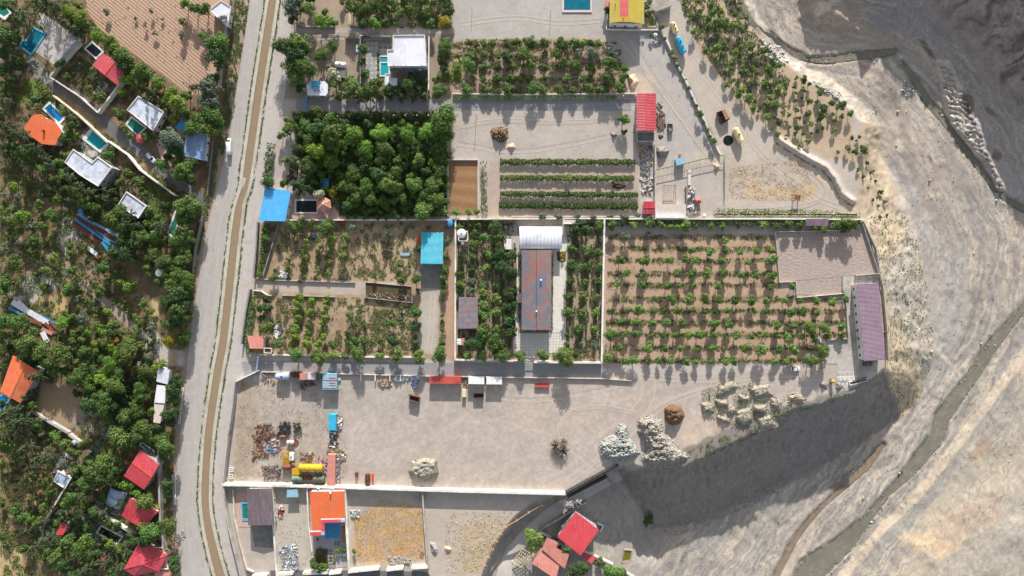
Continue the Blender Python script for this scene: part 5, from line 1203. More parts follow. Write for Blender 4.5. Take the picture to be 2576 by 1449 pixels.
wall('roadside_wall','pale roadside wall beside the red gabled house',Q(0,3,(1625,160),(1640,900),(1690,1250),(1715,1449)),2.2,.6,'concrete',4,short='the pale lower roadside wall')
# ------------------------------------------------------------ middle band, top
house('octagon_roof_house','octagonal white roof carrying a small blue box','house',Q(1,0,(502,858),(562,815),(690,815),(722,848),(722,935),(700,962),(520,960)),3.4,'flat','roof_white','white_wall',short='the octagonal white roof')
container('blue water cistern box on the octagonal roof',Q(1,0,(556,812),(632,812),(630,866),(556,866)),1.4,'paint_skyblue','water tank','cistern_box',z=3.42,ribs=4)
for k in range(7):
    a = T(1,0,560+k*20,875+(k*37) % 60); b = T(1,0,600+k*14,935-(k*29) % 50); p,q = P(*a,3.6),P(*b,3.6); mb = MB(); mb.beam(p,q,.12,.12); o = mb.build('steel_bar','paint_blue'); tag(o,'short blue steel bar lying on the octagonal roof','steel bar','blue bars on the octagonal roof')
def white_house():
    roof = Q(1,0,(1380,355),(1700,352),(1716,666),(1326,668),(1322,502),(1378,500))
    t = house('white_villa','white two-storey villa with pale ribbed metal roof','house',roof,7.2,'flat','roof_white','cloth_grey',parapet=.35,pm='white_wall',short='the white ribbed villa',over=.25)
    for i in range(11):
        x = 1400+i*28; y0,y1 = (372,655); a,b = P(*T(1,0,x,y0),7.25),P(*T(1,0,x+1,y1),7.25); mb = MB(); mb.beam(a,b,.09,.12); mb.build('roof_seam','roof_membrane',t)
    for x in (1510,1665,1385): vent(t,*T(1,0,x,660),7.3,.5)
    q = Q(1,0,(1340,690),(1545,680),(1545,705),(1440,715),(1430,735),(1350,720)); mb = MB(); mb.prism(wpoly(q,4.2),4.0,4.2); mb.build('canopy','brown_wall',t)
    for x in (1650,): 
        p = P(*T(1,0,x,700),4.5); mb = MB(); mb.box(p.x-.4,p.y-.3,4.2,p.x+.4,p.y+.2,4.8); mb.build('air_conditioner','paint_white',t)
white_house()
pool('turquoise pool with square hot tub beside the white villa',Q(1,0,(1243,562),(1350,562),(1350,772),(1243,772)),Q(1,0,(1256,574),(1336,574),(1336,762),(1256,762)),'pool_turquoise','coping_white','the villa pool')
mb = MB(); mb.prism(wpoly(Q(1,0,(1256,624),(1336,624),(1336,634),(1256,634)),.35),0,.34); o = mb.build('pool_divider','coping_white'); tag(o,'white dividing edge between hot tub and turquoise pool','pool edge')
house('annex','small square annex with pale blue-white roof near the pool','annex',Q(1,0,(1297,742),(1345,742),(1348,785),(1422,786),(1421,865),(1298,860)),3.0,'flat','roof_white','cloth_grey',parapet=.2,pm='white_wall',win=False,short='the pale square annex')
patch('driveway',Q(1,0,(1105,420),(1225,420),(1225,800),(1140,800),(1120,850),(1100,840)),.05,'concrete')
patch('terrace',Q(1,0,(1235,470),(1370,470),(1340,560),(1235,560)),.05,'concrete_dark')
def tiles(name,quad,nx,ny,z,m,gap=.06,parentn='paving',label=None,seed=1):
    """single slabs laid side by side on the quad (grid units)"""
    a,b,c,d = quad; root = thing(parentn,None,None,P(*centroid(quad),z)); root['kind'] = 'structure'; k = 0
    for i in range(nx):
        for j in range(ny):
            def q(s,t): return P(*[(a[x]*(1-s)+b[x]*s)*(1-t)+(d[x]*(1-s)+c[x]*s)*t for x in (0,1)],z)
            s0,s1,t0,t1 = i/nx,(i+1)/nx,j/ny,(j+1)/ny; W = [q(s0,t0),q(s1,t0),q(s1,t1),q(s0,t1)]; W2 = inset(W,gap); mb = MB(); mb.prism(W2,z-.02,z+.03+.012*((i*7+j*5) % 3)); mb.build(name,m[(i*3+j*5+(i*j) % 2) % len(m)],root)
    return root
mat('slab_dark',col(112,112,116),col(124,124,128),.8); mat('slab_mid',col(160,160,160),col(176,174,172),.8); mat('slab_light',col(222,218,210),col(232,228,220),.8)
mat('slab_pale',col(198,190,180),col(208,200,190),.8)
tiles('slab',Q(1,0,(1240,445),(1372,445),(1340,558),(1240,558)),5,5,.08,['slab_mid','slab_pale','slab_dark'],parentn='villa_paving')
tiles('slab',Q(1,0,(1108,425),(1222,425),(1222,795),(1108,795)),5,15,.08,['slab_pale','slab_mid'],parentn='driveway_paving')
wall('villa_wall','grey wall left of the white villa driveway',Q(1,0,(1062,385),(1064,860)),2.3,.25,'grey_wall',4)
wall('villa_wall','white wall right of the white villa',Q(1,0,(1748,380),(1745,925)),2.4,.35,'white_wall',4,short='the wall right of the villa')
wall('villa_wall','front wall of the white villa with two pillars',Q(1,0,(1055,385),(1090,383)),2.4,.3,'white_wall',4)
wall('villa_wall','dark front wall left of the villa entrance',Q(1,0,(902,403),(1055,400)),2.0,.25,'concrete_dark',4)
wall('villa_wall','front wall between the villa gate and the villa',Q(1,0,(1175,386),(1370,386)),2.2,.25,'grey_wall',4)
gate('dark sliding gate in front of the white villa',T(1,0,1070,388),T(1,0,1172,388),'black_panel',2.0)
house('guard_hut','tiny light blue roof hut beside the driveway wall','hut',Q(1,0,(1008,452),(1058,452),(1056,525),(1006,525)),2.3,'mono','paint_lightblue','white_wall',rise=.2,win=False,short='the light blue hut')
tank('rusty white tank lying behind the blossoming tree',T(1,0,795,650),T(1,0,908,662),1.15,'paint_white',hm='rust',short='the rusty white tank')
house('pump_box','dark roofed pump box under the rusty white tank','pump house',Q(1,0,(822,695),(905,695),(902,788),(822,770)),1.8,'flat','slab_dark','brown_wall',win=False)
wall('garden_wall','low kerb wall of the planted corner at the road',Q(1,0,(405,245),(515,275),(800,272)),.9,.4,'concrete',5)
wall('lane_wall','grey low wall above the top orchard block',Q(1,0,(955,268),(1130,268)),.8,.2,'concrete_dark',5,cm=0)
longbits('pipe_bundle','two long pale pipes standing beside the top orchard',[(T(1,0,939,90),T(1,0,941,250),.3,'paint_cream'),(T(1,0,952,90),T(1,0,954,250),.3,'paint_cream')],'pipes')
# ------------------------------------------------------------ top right of middle
pool('big dark teal pool with pink edge at the top',Q(2,0,(502,-80),(803,-80),(803,126),(502,126)),Q(2,0,(522,-80),(787,-80),(787,104),(522,104)),'pool_teal','coping_pink','the big dark teal pool')
def yellow_house():
    t = house('yellow_roof_house','house with yellow ribbed roof and red central strip','house',Q(2,0,(985,-90),(985,230),(1328,243),(1328,-90))[::-1],5.0,'flat','roof_beige','white_wall',over=.3,short='the yellow-roofed house')
    a,b = P(*T(2,0,983,232),5.1),P(*T(2,0,983,-90),5.1); c,d = P(*T(2,0,1085,-90),5.9),P(*T(2,0,1085,218),5.9)
    mb = MB(); corr(mb,a,b,c,d,32); mb.build('roof_slope','roof_yellow',t)
    a,b = P(*T(2,0,1330,-90),5.1),P(*T(2,0,1330,245),5.1); c,d = P(*T(2,0,1170,220),5.9),P(*T(2,0,1170,-90),5.9)
    mb = MB(); corr(mb,a,b,c,d,32); mb.build('roof_slope','roof_yellow',t)
    a,b = P(*T(2,0,1085,160),5.95),P(*T(2,0,1085,-90),5.95); c,d = P(*T(2,0,1170,-90),5.96),P(*T(2,0,1170,160),5.96)
    mb = MB(); corr(mb,a,b,c,d,22); mb.build('roof_strip','roof_red_bright',t)
    a,b = P(*T(2,0,1085,220),5.9),P(*T(2,0,1085,161),5.9); c,d = P(*T(2,0,1170,161),5.91),P(*T(2,0,1170,222),5.91)
    mb = MB(); corr(mb,a,b,c,d,6); mb.build('roof_strip','paint_yellow',t)
    vent(t,*T(2,0,1040,40),5.6,.7); vent(t,*T(2,0,1120,190),6.0,.9,m='rust')
yellow_house()
house('side_roof','narrow brick-pink side roof beside the yellow roof','shed',Q(2,0,(943,-60),(982,-60),(982,66),(943,66)),3.4,'mono','roof_pink','white_wall',rise=.1,win=False)
wall('white_kerb_wall','white wall round the yellow-roofed house',Q(2,0,(943,70),(948,304),(1490,312),(1560,440),(1650,640),(1760,860),(1850,1060),(1940,1240),(2030,1449))+Q(2,1,(2090,110),),1.0,.3,'white_wall',5,short='the long diagonal wall')
patch('sloping_path',Q(2,0,(1420,40),(1500,240),(1590,480),(1690,650),(1800,850),(1920,1100),(2080,1449),(2050,1449),(1880,1130),(1740,860),(1620,630),(1530,430),(1440,220),(1395,60))+Q(2,0,(1395,55),),.07,'concrete')
pool('small olive-green pond right of the yellow roof',Q(2,0,(1360,105),(1400,100),(1460,250),(1440,280),(1350,275)),Q(2,0,(1372,122),(1392,122),(1448,248),(1430,266),(1366,262)),'pond_olive','concrete','the olive pond')
def grill():
    t = thing('slatted_pit','concrete pit covered by grey slats at the top','pit',P(*T(2,0,1500,30)))
    mb = MB(); lbox(mb,P(*T(2,0,1480,125)),P(*T(2,0,1590,75)),.5,0,2.6); mb.build('wall','concrete',t)
    for i in range(12):
        a,b = P(*T(2,0,1408+i*7,-40+i*9),2.2),P(*T(2,0,1545+i*4,-80+i*12),2.2); mb = MB(); mb.beam(a,b,.16,.16); mb.build('slat','concrete',t)
grill()
tank('beige storage tank with two hatches lying beside the path',T(2,0,1608,228),T(2,0,1652,338),1.15,'paint_cream',hatches=2,short='the beige tank')
tank('bright blue tank lying right of the diagonal wall',T(2,0,1665,378),T(2,0,1728,538),1.25,'paint_skyblue',hatches=2,short='the bright blue tank')
def trough(label,q,h,m,inner,cat='trough',name='trough',short=None,z=0):
    W = wpoly(q,h); c = P(*centroid(q),h); c.z = z; t = thing(name,label,cat,c); I = inset(W,.18); mb = MB(); n = len(W)
    if short: LM.append(centroid(q)+(short,))
    for i in range(n): j = (i+1) % n; mb.prism([W[i],W[j],I[j],I[i]],z,z+h)
    mb.build('rim',m,t); mb = MB(); mb.prism(I,z,z+h*.6); mb.build('bed',inner,t); return t
trough('white water trough left of its blue neighbour on the tarmac',Q(2,0,(1273,362),(1300,362),(1300,418),(1273,418)),.6,'paint_cream','slab_mid')
trough('pale blue water trough right of its cream neighbour',Q(2,0,(1309,362),(1332,362),(1332,418),(1309,418)),.6,'paint_lightblue','cloth_grey')
dome_tank('round white basin near the bend of the wall',T(2,0,1445,346),.85,.8,'paint_white')
junk('scrap_heap','grey scrap heap beside the round basin',Q(2,0,(1420,385),(1490,380),(1500,440),(1440,465)),60,['metal_grey','stone_grey'],3,.2,.9,.7)
house('red_shed_roof','long shed with red ribbed gable roof and central ridge','shed',Q(2,0,(1255,938),(1448,938),(1450,1314),(1257,1316)),4.2,'gable','roof_red','white_wall',rise=.7,short='the long red shed')
trough('grey roofless concrete pen below the long red shed',Q(2,0,(1262,1325),(1432,1325),(1432,1420),(1262,1420)),2.2,'concrete','grit_grey','pen','animal_pen')
patch('concrete_strip',Q(2,0,(1195,1000),(1245,1000),(1245,1330),(1200,1330)),.06,'concrete')
longbits('pipe_stack','rusty pipes stacked beside the long red shed',[(T(2,0,1458+k*7,1180+(k*13) % 30),T(2,0,1462+k*7,1310-(k*17) % 40),.22,('rust','rust_dark','metal_grey')[k % 3]) for k in range(11)],'pipes')
junk('scrap_heap','tangle of rusty rods and white sacks right of the red shed',Q(2,0,(1455,1020),(1500,1020),(1530,1180),(1530,1320),(1460,1320)),70,['rust','rust_dark','concrete','wood'],8,.2,1.2,.5,.7)
mound('brush_heap','round heap of dry twigs below the pipe stack','brush heap',Q(2,0,(1460,1345),(1530,1340),(1545,1385),(1500,1415),(1460,1400)),.9,'rust_dark',.6,5,bumpf=2)
def cart(label,q,m='rust',short=None,h=1.3,inner='black_panel',name='trailer',wheels=True,bars=0,cat='trailer'):
    W = wpoly(q,h); c = P(*centroid(q),h); c.z = 0; t = thing(name,label,cat,c); I = inset(W,.1); n = 4; mb = MB(); EX.append(q)
    if short: LM.append(centroid(q)+(short,))
    for i in range(n): j = (i+1) % n; mb.prism([W[i],W[j],I[j],I[i]],.7,h)
    mb.build('side_boards',m,t); mb = MB(); mb.prism(I,.6,.78); mb.build('bed',inner,t)
    for i in range(bars):
        a = I[0].lerp(I[3],(i+.5)/bars); b = I[1].lerp(I[2],(i+.5)/bars); mb = MB(); mb.beam((a.x,a.y,h),(b.x,b.y,h),.1,.1); mb.build('crossbar',m,t)
    if wheels:
        d = (Vector(W[1][:2])-Vector(W[0][:2])).normalized()
        for x,y in ((.2,.02),(.2,.98),(.8,.02),(.8,.98)):
            p = Vector(W[0][:2]).lerp(Vector(W[3][:2]),x).lerp(Vector(W[1][:2]).lerp(Vector(W[2][:2]),x),y); mb = MB(); tyre_bm(mb,(p.x,p.y,.45),.45,.16,(d.x,d.y,0)); mb.build('wheel','tyre_rubber',t)
    return t
cart('open grey cart right of the rusty pipes',Q(2,0,(1570,1243),(1616,1248),(1618,1322),(1575,1325)),'rust_dark','the open grey cart',inner='concrete_dark')
cart('rusty truck body with black compartments and plywood corner',Q(2,0,(2062,1130),(2140,1100),(2196,1195),(2115,1248)),'rust_dark','the rusty truck body',1.8,bars=3)
mb = MB(); mb.prism(wpoly(Q(2,0,(2112,1112),(2140,1102),(2194,1190),(2150,1205)),2.0),1.9,2.0); o = mb.build('plywood_sheet','wood'); tag(o,'brown plywood sheet lying on the rusty truck body','plywood')
tank('cream tank with open hatch beside a dark pit',T(2,0,2240,1290),T(2,0,2305,1435),1.3,'paint_cream',short='the cream pit tank')
p_ = P(*T(2,0,2175,1412)); mb = MB(); mb.tube([(p_.x,p_.y,.03),(p_.x,p_.y,.10)],2.0,14); o = mb.build('dug_pit','pool_black'); tag(o,'dark round pit dug left of the cream tank','pit')
mound('sand_heap','pale sandy heap beside the orchard corner','sand heap',Q(2,0,(1150,760),(1240,720),(1290,830),(1240,910),(1170,890)),2.0,'sand_tan',.3,4)
mound('grit_heap','small grey grit heap near the red shed','grit heap',Q(2,0,(975,1320),(1060,1310),(1075,1370),(1020,1400),(980,1370)),1.5,'grit_grey',.2,6)
mound('brush_heap','large brown heap of dry branches on the gravel yard','brush heap',Q(1,0,(2350,1310),(2440,1260),(2540,1290),(2545,1390),(2470,1449),(2370,1400)),1.8,'soil_brown',.6,3,bumpf=2.5,short='the big brown brush heap',st=(600,.1,.35,['rust_dark','stone_warm','soil_brown','stone_tan']))
mound('sand_heap','small tan soil heap under the big brown brush heap','sand heap',Q(1,0,(2520,1440),(2600,1420),(2640,1490),(2570,1530),(2500,1500)),1.3,'sand_tan',.4,7)
# ------------------------------------------------------------ middle
house('blue_roof_building','building with large bright blue sheet roof beside the road','building',Q(1,1,(90,433),(352,477),(297,778),(33,774)),3.8,'mono','roof_blue','white_wall',rise=.5,ribs=30,short='the bright blue roof')
pool('dark green pool with grey rim beside the gazebo',Q(1,1,(390,558),(625,558),(625,700),(390,700)),Q(1,1,(407,572),(612,572),(612,686),(407,686)),'pool_black','coping_white','the dark green pool')
patch('pool_terrace',Q(1,1,(370,540),(835,540),(832,745),(360,752)),.045,'brick_pink')
house('gazebo','gazebo with hexagonal pink tiled roof beside the pool','gazebo',Q(1,1,(677,527),(749,566),(756,645),(687,694),(612,654),(607,562)),3.0,'hip','roof_pink','white_wall',rise=1.2,posts=True,short='the pink gazebo',over=.3,ridge_cap='paint_cream')
def table(label,q,m,h=.78,net=True,name='table',short=None):
    W = wpoly(q,h); c = P(*centroid(q),h); c.z = 0; t = thing(name,label,'table',c); mb = MB(); mb.prism(W,h-.05,h); mb.build('tabletop',m,t)
    if short: LM.append(centroid(q)+(short,))
    for p in inset(W,.15): mb = MB(); mb.box(p.x-.05,p.y-.05,0,p.x+.05,p.y+.05,h-.05); mb.build('leg','metal_grey',t)
    return t
table('blue table top under the grove trees',Q(1,1,(652,345),(732,345),(730,450),(652,448)),'paint_blue',1.1,short='the blue grove table')
table('small blue bench beside the steps of the gazebo',Q(1,1,(858,624),(918,626),(916,650),(860,646)),'paint_blue',.5,name='bench')
table('blue and white bench lying on the dry orchard ground',Q(1,1,(1450,1094),(1548,1096),(1546,1122),(1452,1118)),'paint_lightblue',.5,name='bench',short='the blue and white bench')
table('narrow blue box at the head of the citrus rows',Q(1,1,(572,895),(600,895),(600,942),(574,942)),'paint_blue',.9,name='crate')
table('red and grey mat rack by the boundary wall',Q(1,1,(810,775),(905,775),(900,800),(812,800)),'roof_red_dark',.9,name='rack')
house('turquoise_shelter','open shelter with turquoise ribbed roof in the orchard','shelter',Q(1,1,(1886,890),(1879,1209),(1657,1206),(1665,890))[::1],3.6,'mono','roof_turquoise','white_wall',rise=.4,ribs=28,posts=True,short='the turquoise roof')
table('orange and white play table left of the turquoise roof',Q(1,1,(1625,915),(1662,915),(1662,1000),(1625,1000)),'paint_orange',1.0)
patch('concrete_pad',Q(1,1,(1650,1195),(1870,1205),(1860,1449),(1670,1449)),.05,'concrete_dark')
wall('orchard_wall','low pale kerb wall above the dirt drive',Q(1,1,(0,1355),(220,1370),(1000,1395)),.7,.3,'concrete',6,cm=0,short='the low kerb wall')
wall('orchard_wall','low pale kerb wall below the dirt drive',Q(1,2,(265,72),(800,90)),.7,.3,'concrete',6,cm=0)
wall('orchard_wall','slanting grey wall beside the hedge at the road',Q(1,1,(245,785),(80,1330)),1.2,.35,'concrete_dark',5)
wall('roadside_wall','dark roadside wall left of the ivy hedge',Q(1,1,(35,790),(20,1050),(-5,1350)),2.0,.4,'concrete_dark',5)
wall('roadside_wall','roadside fence of grey panels beside the climbing hedge',Q(0,2,(2535,15),(2490,250),(2450,560)),2.0,.45,'concrete_dark',3.4,post=.12)
wall('curved_wall','short curved white wall around the dirt drive corner',Q(1,2,(-20,22),(60,30),(120,70),(165,75)),1.0,.3,'white_wall',2)
def sunken():
    W0 = Q(1,1,(1098,1388),(1565,1432))+Q(1,2,(1575,150),(1098,100)); t = trough('shallow walled basin holding rubble beside the dirt drive',W0,1.1,'concrete','dark_soil','basin','walled_basin','the walled rubble basin'); EX.append(W0)
sunken()
junk('rubble_heap','stones and dry grass scattered in the walled basin',Q(1,2,(1120,40),(1540,60),(1540,130),(1120,95)),160,['stone_tan','stone_grey','wood'],4,.1,.6,.3,.2,z=.65)
house('side_house','small house with rusty tile roof and white walls by the lane','house',Q(1,2,(-90,480),(75,482),(78,610),(-60,608)),3.2,'mono','roof_pink','white_wall',rise=.3,win=False,short='the small lane house')
house('side_house','little white flat extension beside the small lane house','house',Q(1,2,(80,600),(160,604),(160,660),(80,655)),2.6,'flat','rust_dark','white_wall',win=False,parapet=.3,pm='white_wall')
wall('lane_wall','white lane wall running behind the round bottom trees',Q(1,2,(40,668),(520,675),(1100,690),(1700,695)),1.0,.4,'white_wall',5,short='the white lane wall bottom')
wall('lane_wall','brown low wall between the paved lane and the yard',Q(1,2,(60,840),(900,862),(1745,885),(2480,895))+Q(2,2,(900,908),(1200,930)),.8,.25,'cream_wall',6)
wall('yard_fence','slanting white wall from the blue gate to the yard corner',Q(1,2,(40,826),(-185,935)),1.8,.3,'white_wall',4)
wall('yard_fence','roadside panel fence of the scrap yard with pale coping',Q(0,2,(2390,935),(2360,1200),(2325,1449))+Q(0,3,(2300,200),(2268,505)),2.5,.35,'concrete',3.4,post=.12,short='the scrap yard fence')
wall('yard_fence','curving roadside panel fence of the lower plots',Q(0,3,(2275,520),(2290,720),(2330,960),(2390,1200),(2450,1449),(2480,1560)),2.3,.35,'concrete',3.4,post=.12,short='the curving panel fence')
wall('plot_wall','low inner wall beside the curving panel fence',Q(0,3,(2355,570),(2370,860),(2420,1100),(2490,1370),(2560,1400)),1.0,.3,'cream_wall',5)
# fenced straw plot
for lab,pts in (('white rail fence above the straw plot',[(1128,403),(1203,403)]),('white rail fence left of the straw plot',[(1128,403),(1128,545)]),('white rail fence right of the straw plot',[(1203,403),(1204,545)])):
    wall('plot_fence',lab,pts,.9,.18,'white_wall',4,cm=0,cat='fence',short='the straw plot' if 'above' in lab else None,panel='fence_panel')
wall('grove_wall','pale wall between the dense grove and the straw plot',Q(1,1,(1925,150),(1930,720)),1.0,.5,'concrete',6,cm=0)
# ------------------------------------------------------------ long white boundary walls
wall('boundary_wall','long white wall with pale coping above the shelter orchard',Q(1,1,(310,768),(1920,768),(2010,762)),1.6,.35,'concrete',5,cm='white_wall',short='the wall above the shelter')
wall('boundary_wall','long white wall topping the villa compound',Q(1,1,(2012,762),(2576,758))+Q(2,1,(510,755),),2.3,.4,'white_wall',5,short='the compound top wall')
wall('boundary_wall','long white wall above the big right orchard',Q(2,1,(665,755),(1430,760),(2576,758))+Q(3,1,(940,765),),2.3,.4,'white_wall',5,short='the top orchard wall')
wall('boundary_wall','left white wall of the brown-roofed villa compound',Q(1,1,(2013,765),(2010,1449))+Q(1,2,(2008,715),),2.2,.45,'white_wall',5,short='the compound left wall')
wall('boundary_wall','right white wall of the brown-roofed villa compound',Q(2,1,(922,765),(908,1449))+Q(2,2,(895,745),),2.3,.5,'white_wall',5,short='the compound right wall')
wall('boundary_wall','lower white wall left of the compound entrance',Q(1,2,(2008,716),(2576,730))+Q(2,2,(130,735),),2.3,.45,'white_wall',5,short='the compound lower left wall')
wall('boundary_wall','lower white wall right of the compound entrance',Q(2,2,(218,738),(895,745)),2.3,.55,'white_wall',5,short='the compound lower right wall')
wall('orchard_wall','thin cream rail wall above the long orchard hedge',Q(1,0,(1980,950),(2576,960))+Q(2,0,(1250,948),),1.2,.35,'cream_wall',6,short='the cream orchard wall')
wall('orchard_wall','thin white rail wall below the four vine rows',Q(2,1,(0,728),(1230,728)),.5,.2,'white_wall',6,cm=0)
wall('garden_kerb','white kerb between the path and the left compound garden',Q(2,1,(48,1080),(52,1449))+Q(2,2,(30,640),),.4,.25,'white_wall',6,cm=0)
wall('garden_kerb','white kerb between the path and the right compound garden',Q(2,1,(545,1090),(540,1449))+Q(2,2,(540,650),),.4,.25,'white_wall',6,cm=0)
gate('iron gate at the paved entrance of the compound',T(2,2,130,690),T(2,2,220,690),'metal_grey',short='the compound entrance gate')
# ------------------------------------------------------------ compound
mat('path_white',col(228,222,212),col(216,209,200),.4,fine=.06)
patch('white_path',Q(2,1,(412,1110),(545,1070),(540,1449))+Q(2,2,(538,450),(410,450))+Q(2,1,(412,1449),),.06,'path_white')
patch('white_path',Q(2,1,(2,815),(600,812),(600,832),(72,832),(70,1060),(2,1060)),.05,'concrete')
patch('white_path',Q(2,1,(500,830),(610,830),(600,1000),(545,1080),(400,1110),(60,1110),(60,1060),(500,1060)),.055,'path_white')
patch('white_path',Q(2,1,(50,1110),(66,1110),(64,1449))+Q(2,2,(64,420),(75,460),(5,470),(30,350),(45,0)),.06,'path_white')
tiles('paving_slab',Q(2,2,(8,455),(538,455),(540,655),(10,655)),17,7,.08,['slab_light','path_white'],.05,'entrance_paving')
tiles('paving_slab',Q(2,2,(140,655),(238,655),(208,735),(135,735)),3,3,.08,['slab_light','path_white'],.05,'entrance_paving')
patch('concrete_yard',Q(2,1,(-90,820),(0,820),(0,1065),(-85,1060)),.05,'concrete')
table('grey concrete box on the small paved yard',Q(2,1,(-80,955),(-5,955),(-5,1060),(-78,1058)),'coping_white',1.2,name='concrete_box')
def sky_reflection_roof():  # brick-red roof with the sky's blue reflection mixed into its colour as patches
    m = bpy.data.materials.new('roof_sky_reflection'); m.use_nodes = True; nt = m.node_tree; b = nt.nodes['Principled BSDF']; pos = _geo(nt)
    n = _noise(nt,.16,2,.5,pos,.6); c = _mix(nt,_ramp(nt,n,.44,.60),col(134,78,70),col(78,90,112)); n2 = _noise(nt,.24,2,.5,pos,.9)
    c = _mix(nt,_ramp(nt,n2,.5,.62),c,col(126,96,88)); nt.links.new(c,b.inputs['Base Color']); b.inputs['Roughness'].default_value = .5; MATS['roof_sky_reflection'] = m
sky_reflection_roof()
tv = house('long_villa','long low villa with brown ribbed roof and painted-in blue sky reflection','villa',Q(2,1,(98,1072),(396,1072))+Q(2,2,(393,424),(97,421)),4.0,'gable','roof_sky_reflection','white_wall',rise=.8,ribs=90,short='the long brown villa')
vent(tv,*T(2,1,292,1370),4.5,.9,.22,'lamp_white'); vent(tv,*T(2,2,246,235),4.7,.8,.2,'lamp_white')
house('link_chalet','small dark porch attached left of the long villa','porch',Q(2,2,(52,50),(96,50),(96,148),(52,148)),3.0,'flat','roof_brown','brown_wall',win=False,over=.15)
def barrel():
    q = Q(2,1,(74,832),(500,832),(500,1054),(76,1052)); a,b,c,d = [P(*p,3.6) for p in q]; base = P(*centroid(q)); t = thing('barrel_roof_hall','hall with white ribbed barrel-vault roof above the long villa','hall',base); EX.append(q); LM.append(centroid(q)+('the white barrel roof',))
    mb = MB(); mb.prism(inset([a,b,c,d],.3),0,3.5); mb.build('wall','white_wall',t)
    nb,n = 12,16
    for k in range(nb):
        s0,s1 = k/nb+.0015,(k+1)/nb-.0015; mb = MB(); vs = []
        for s in (s0,s0+.004,s1-.004,s1):
            l,r = a.lerp(b,s),d.lerp(c,s); e = .05 if s in (s0,s1) else 0
            for i in range(n+1):
                x = i/n; p = l.lerp(r,x); vs.append((p.x,p.y,3.5+1.6*math.sqrt(max(0,1-(2*x-1)**2*.96))-.25+(.07 if e else 0)))
        fs = [(j*(n+1)+i+1,j*(n+1)+i,(j+1)*(n+1)+i,(j+1)*(n+1)+i+1) for j in range(3) for i in range(n)]
        mb.add(vs,fs); mb.build('roof_panel','roof_white',t)
    for s in (0,1):
        l,r = a.lerp(b,s),d.lerp(c,s); mb = MB(); vs = [(l.lerp(r,i/n).x,l.lerp(r,i/n).y,3.25+1.6*math.sqrt(max(0,1-(2*i/n-1)**2*.96))) for i in range(n+1)]; mb.add(vs+[(l.x,l.y,3.4),(r.x,r.y,3.4)],[tuple(range(n+1))+(n+2,n+1)]); mb.build('end_wall','white_wall',t)
barrel()
mat('rose_bed',col(96,100,50),col(180,160,40),2.5); patch('flower_bed',Q(2,1,(450,1085),(545,1080),(545,1180),(500,1195),(455,1170)),.08,'dark_soil')
house('rusty_shed','shed with weathered grey-rust corrugated roof','shed',Q(1,2,(2232,97),(2232,410),(2036,410),(2042,92)),3.2,'mono','roof_rusty','cloth_grey',rise=.5,ribs=26,short='the weathered rusty shed')
house('kiosk','small white kiosk with half rusty roof at the wall','kiosk',Q(1,2,(2020,512),(2098,505),(2098,578),(2022,570)),2.5,'gable','roof_white','white_wall',rise=.2,split=('roof_white','paint_rose'),win=False,short='the small white kiosk')
def tower():
    p = P(*T(1,1,2092,935)); t = thing('water_tower','white water tank on a white lattice tower','water tower',p); LM.append(T(1,1,2092,925)+('the white lattice water tower',)); EX.append(Q(1,1,(2020,850),(2145,850),(2145,970),(2030,970)))
    hx = 1.8
    c4 = [(p.x-hx,p.y-hx),(p.x+hx,p.y-hx),(p.x+hx,p.y+hx),(p.x-hx,p.y+hx)]
    for x,y in c4: mb = MB(); mb.beam((x,y,0),(x,y,6),.18,.18); mb.build('leg','paint_white',t)
    for i in range(4):
        a,b = c4[i],c4[(i+1) % 4]
        for z in (1.5,3,4.5,5.9): mb = MB(); mb.beam((a[0],a[1],z),(b[0],b[1],z),.12,.12); mb.build('brace','paint_white',t)
        mb = MB(); mb.beam((a[0],a[1],1.5),(b[0],b[1],4.5),.09,.09); mb.build('brace','paint_white',t)
    q = P(*T(1,1,2066,898),8.2); mb = MB(); mb.tube([(q.x,q.y,6),(q.x,q.y,7.6),(q.x,q.y,8.0),(q.x,q.y,8.3)],[1.75,1.75,1.3,.1],20); mb.build('tank','paint_white',t); mb = MB(); mb.tube([(q.x,q.y,8.25),(q.x,q.y,8.45)],.3,10); mb.build('lid','metal_grey',t)
tower()
dome_tank('small silver tank below the white lattice tower',T(1,1,2076,1006),.75,2.0,'metal_grey')
dome_tank('blue water tank with ladder in the wall corner',T(1,1,1950,795),1.35,2.6,'paint_blue',short='the blue corner tank')
house('tank_room','tiny white roofed box straddling the compound wall','hut',Q(2,1,(517,745),(662,745),(662,805),(517,805)),2.6,'flat','roof_beige','white_wall',parapet=.2,pm='white_wall',win=False)
# ------------------------------------------------------------ works yard right of the vines
wall('works_wall','grey wall between the vine yard and the works plot',Q(2,1,(1430,10),(1432,575)),2.0,.3,'concrete',5,short='the grey works wall')
wall('works_wall','grey block wall right of the rusted cage',Q(2,1,(1745,430),(1748,600)),1.6,.25,'concrete_dark',4,cm=0)
wall('works_wall','pale wall along the dirt field right of the works plot',Q(2,1,(2135,130),(2137,545)),1.2,.25,'concrete',5,short='the pale field wall')
house('red_mini_roof','small square shed with two-tone red roof','shed',Q(2,1,(1321,577),(1321,705),(1440,702),(1440,577)),3.2,'gable','roof_red','white_wall',rise=.4,split=('roof_red_dark','roof_red'),win=False,short='the small red square shed')
house('beige_shed','beige panel-roofed shed on the long wall','shed',Q(2,1,(1440,606),(1752,606),(1752,754),(1440,752)),3.4,'mono','roof_beige','white_wall',rise=-.3,ribs=14,win=False,short='the beige panel shed')
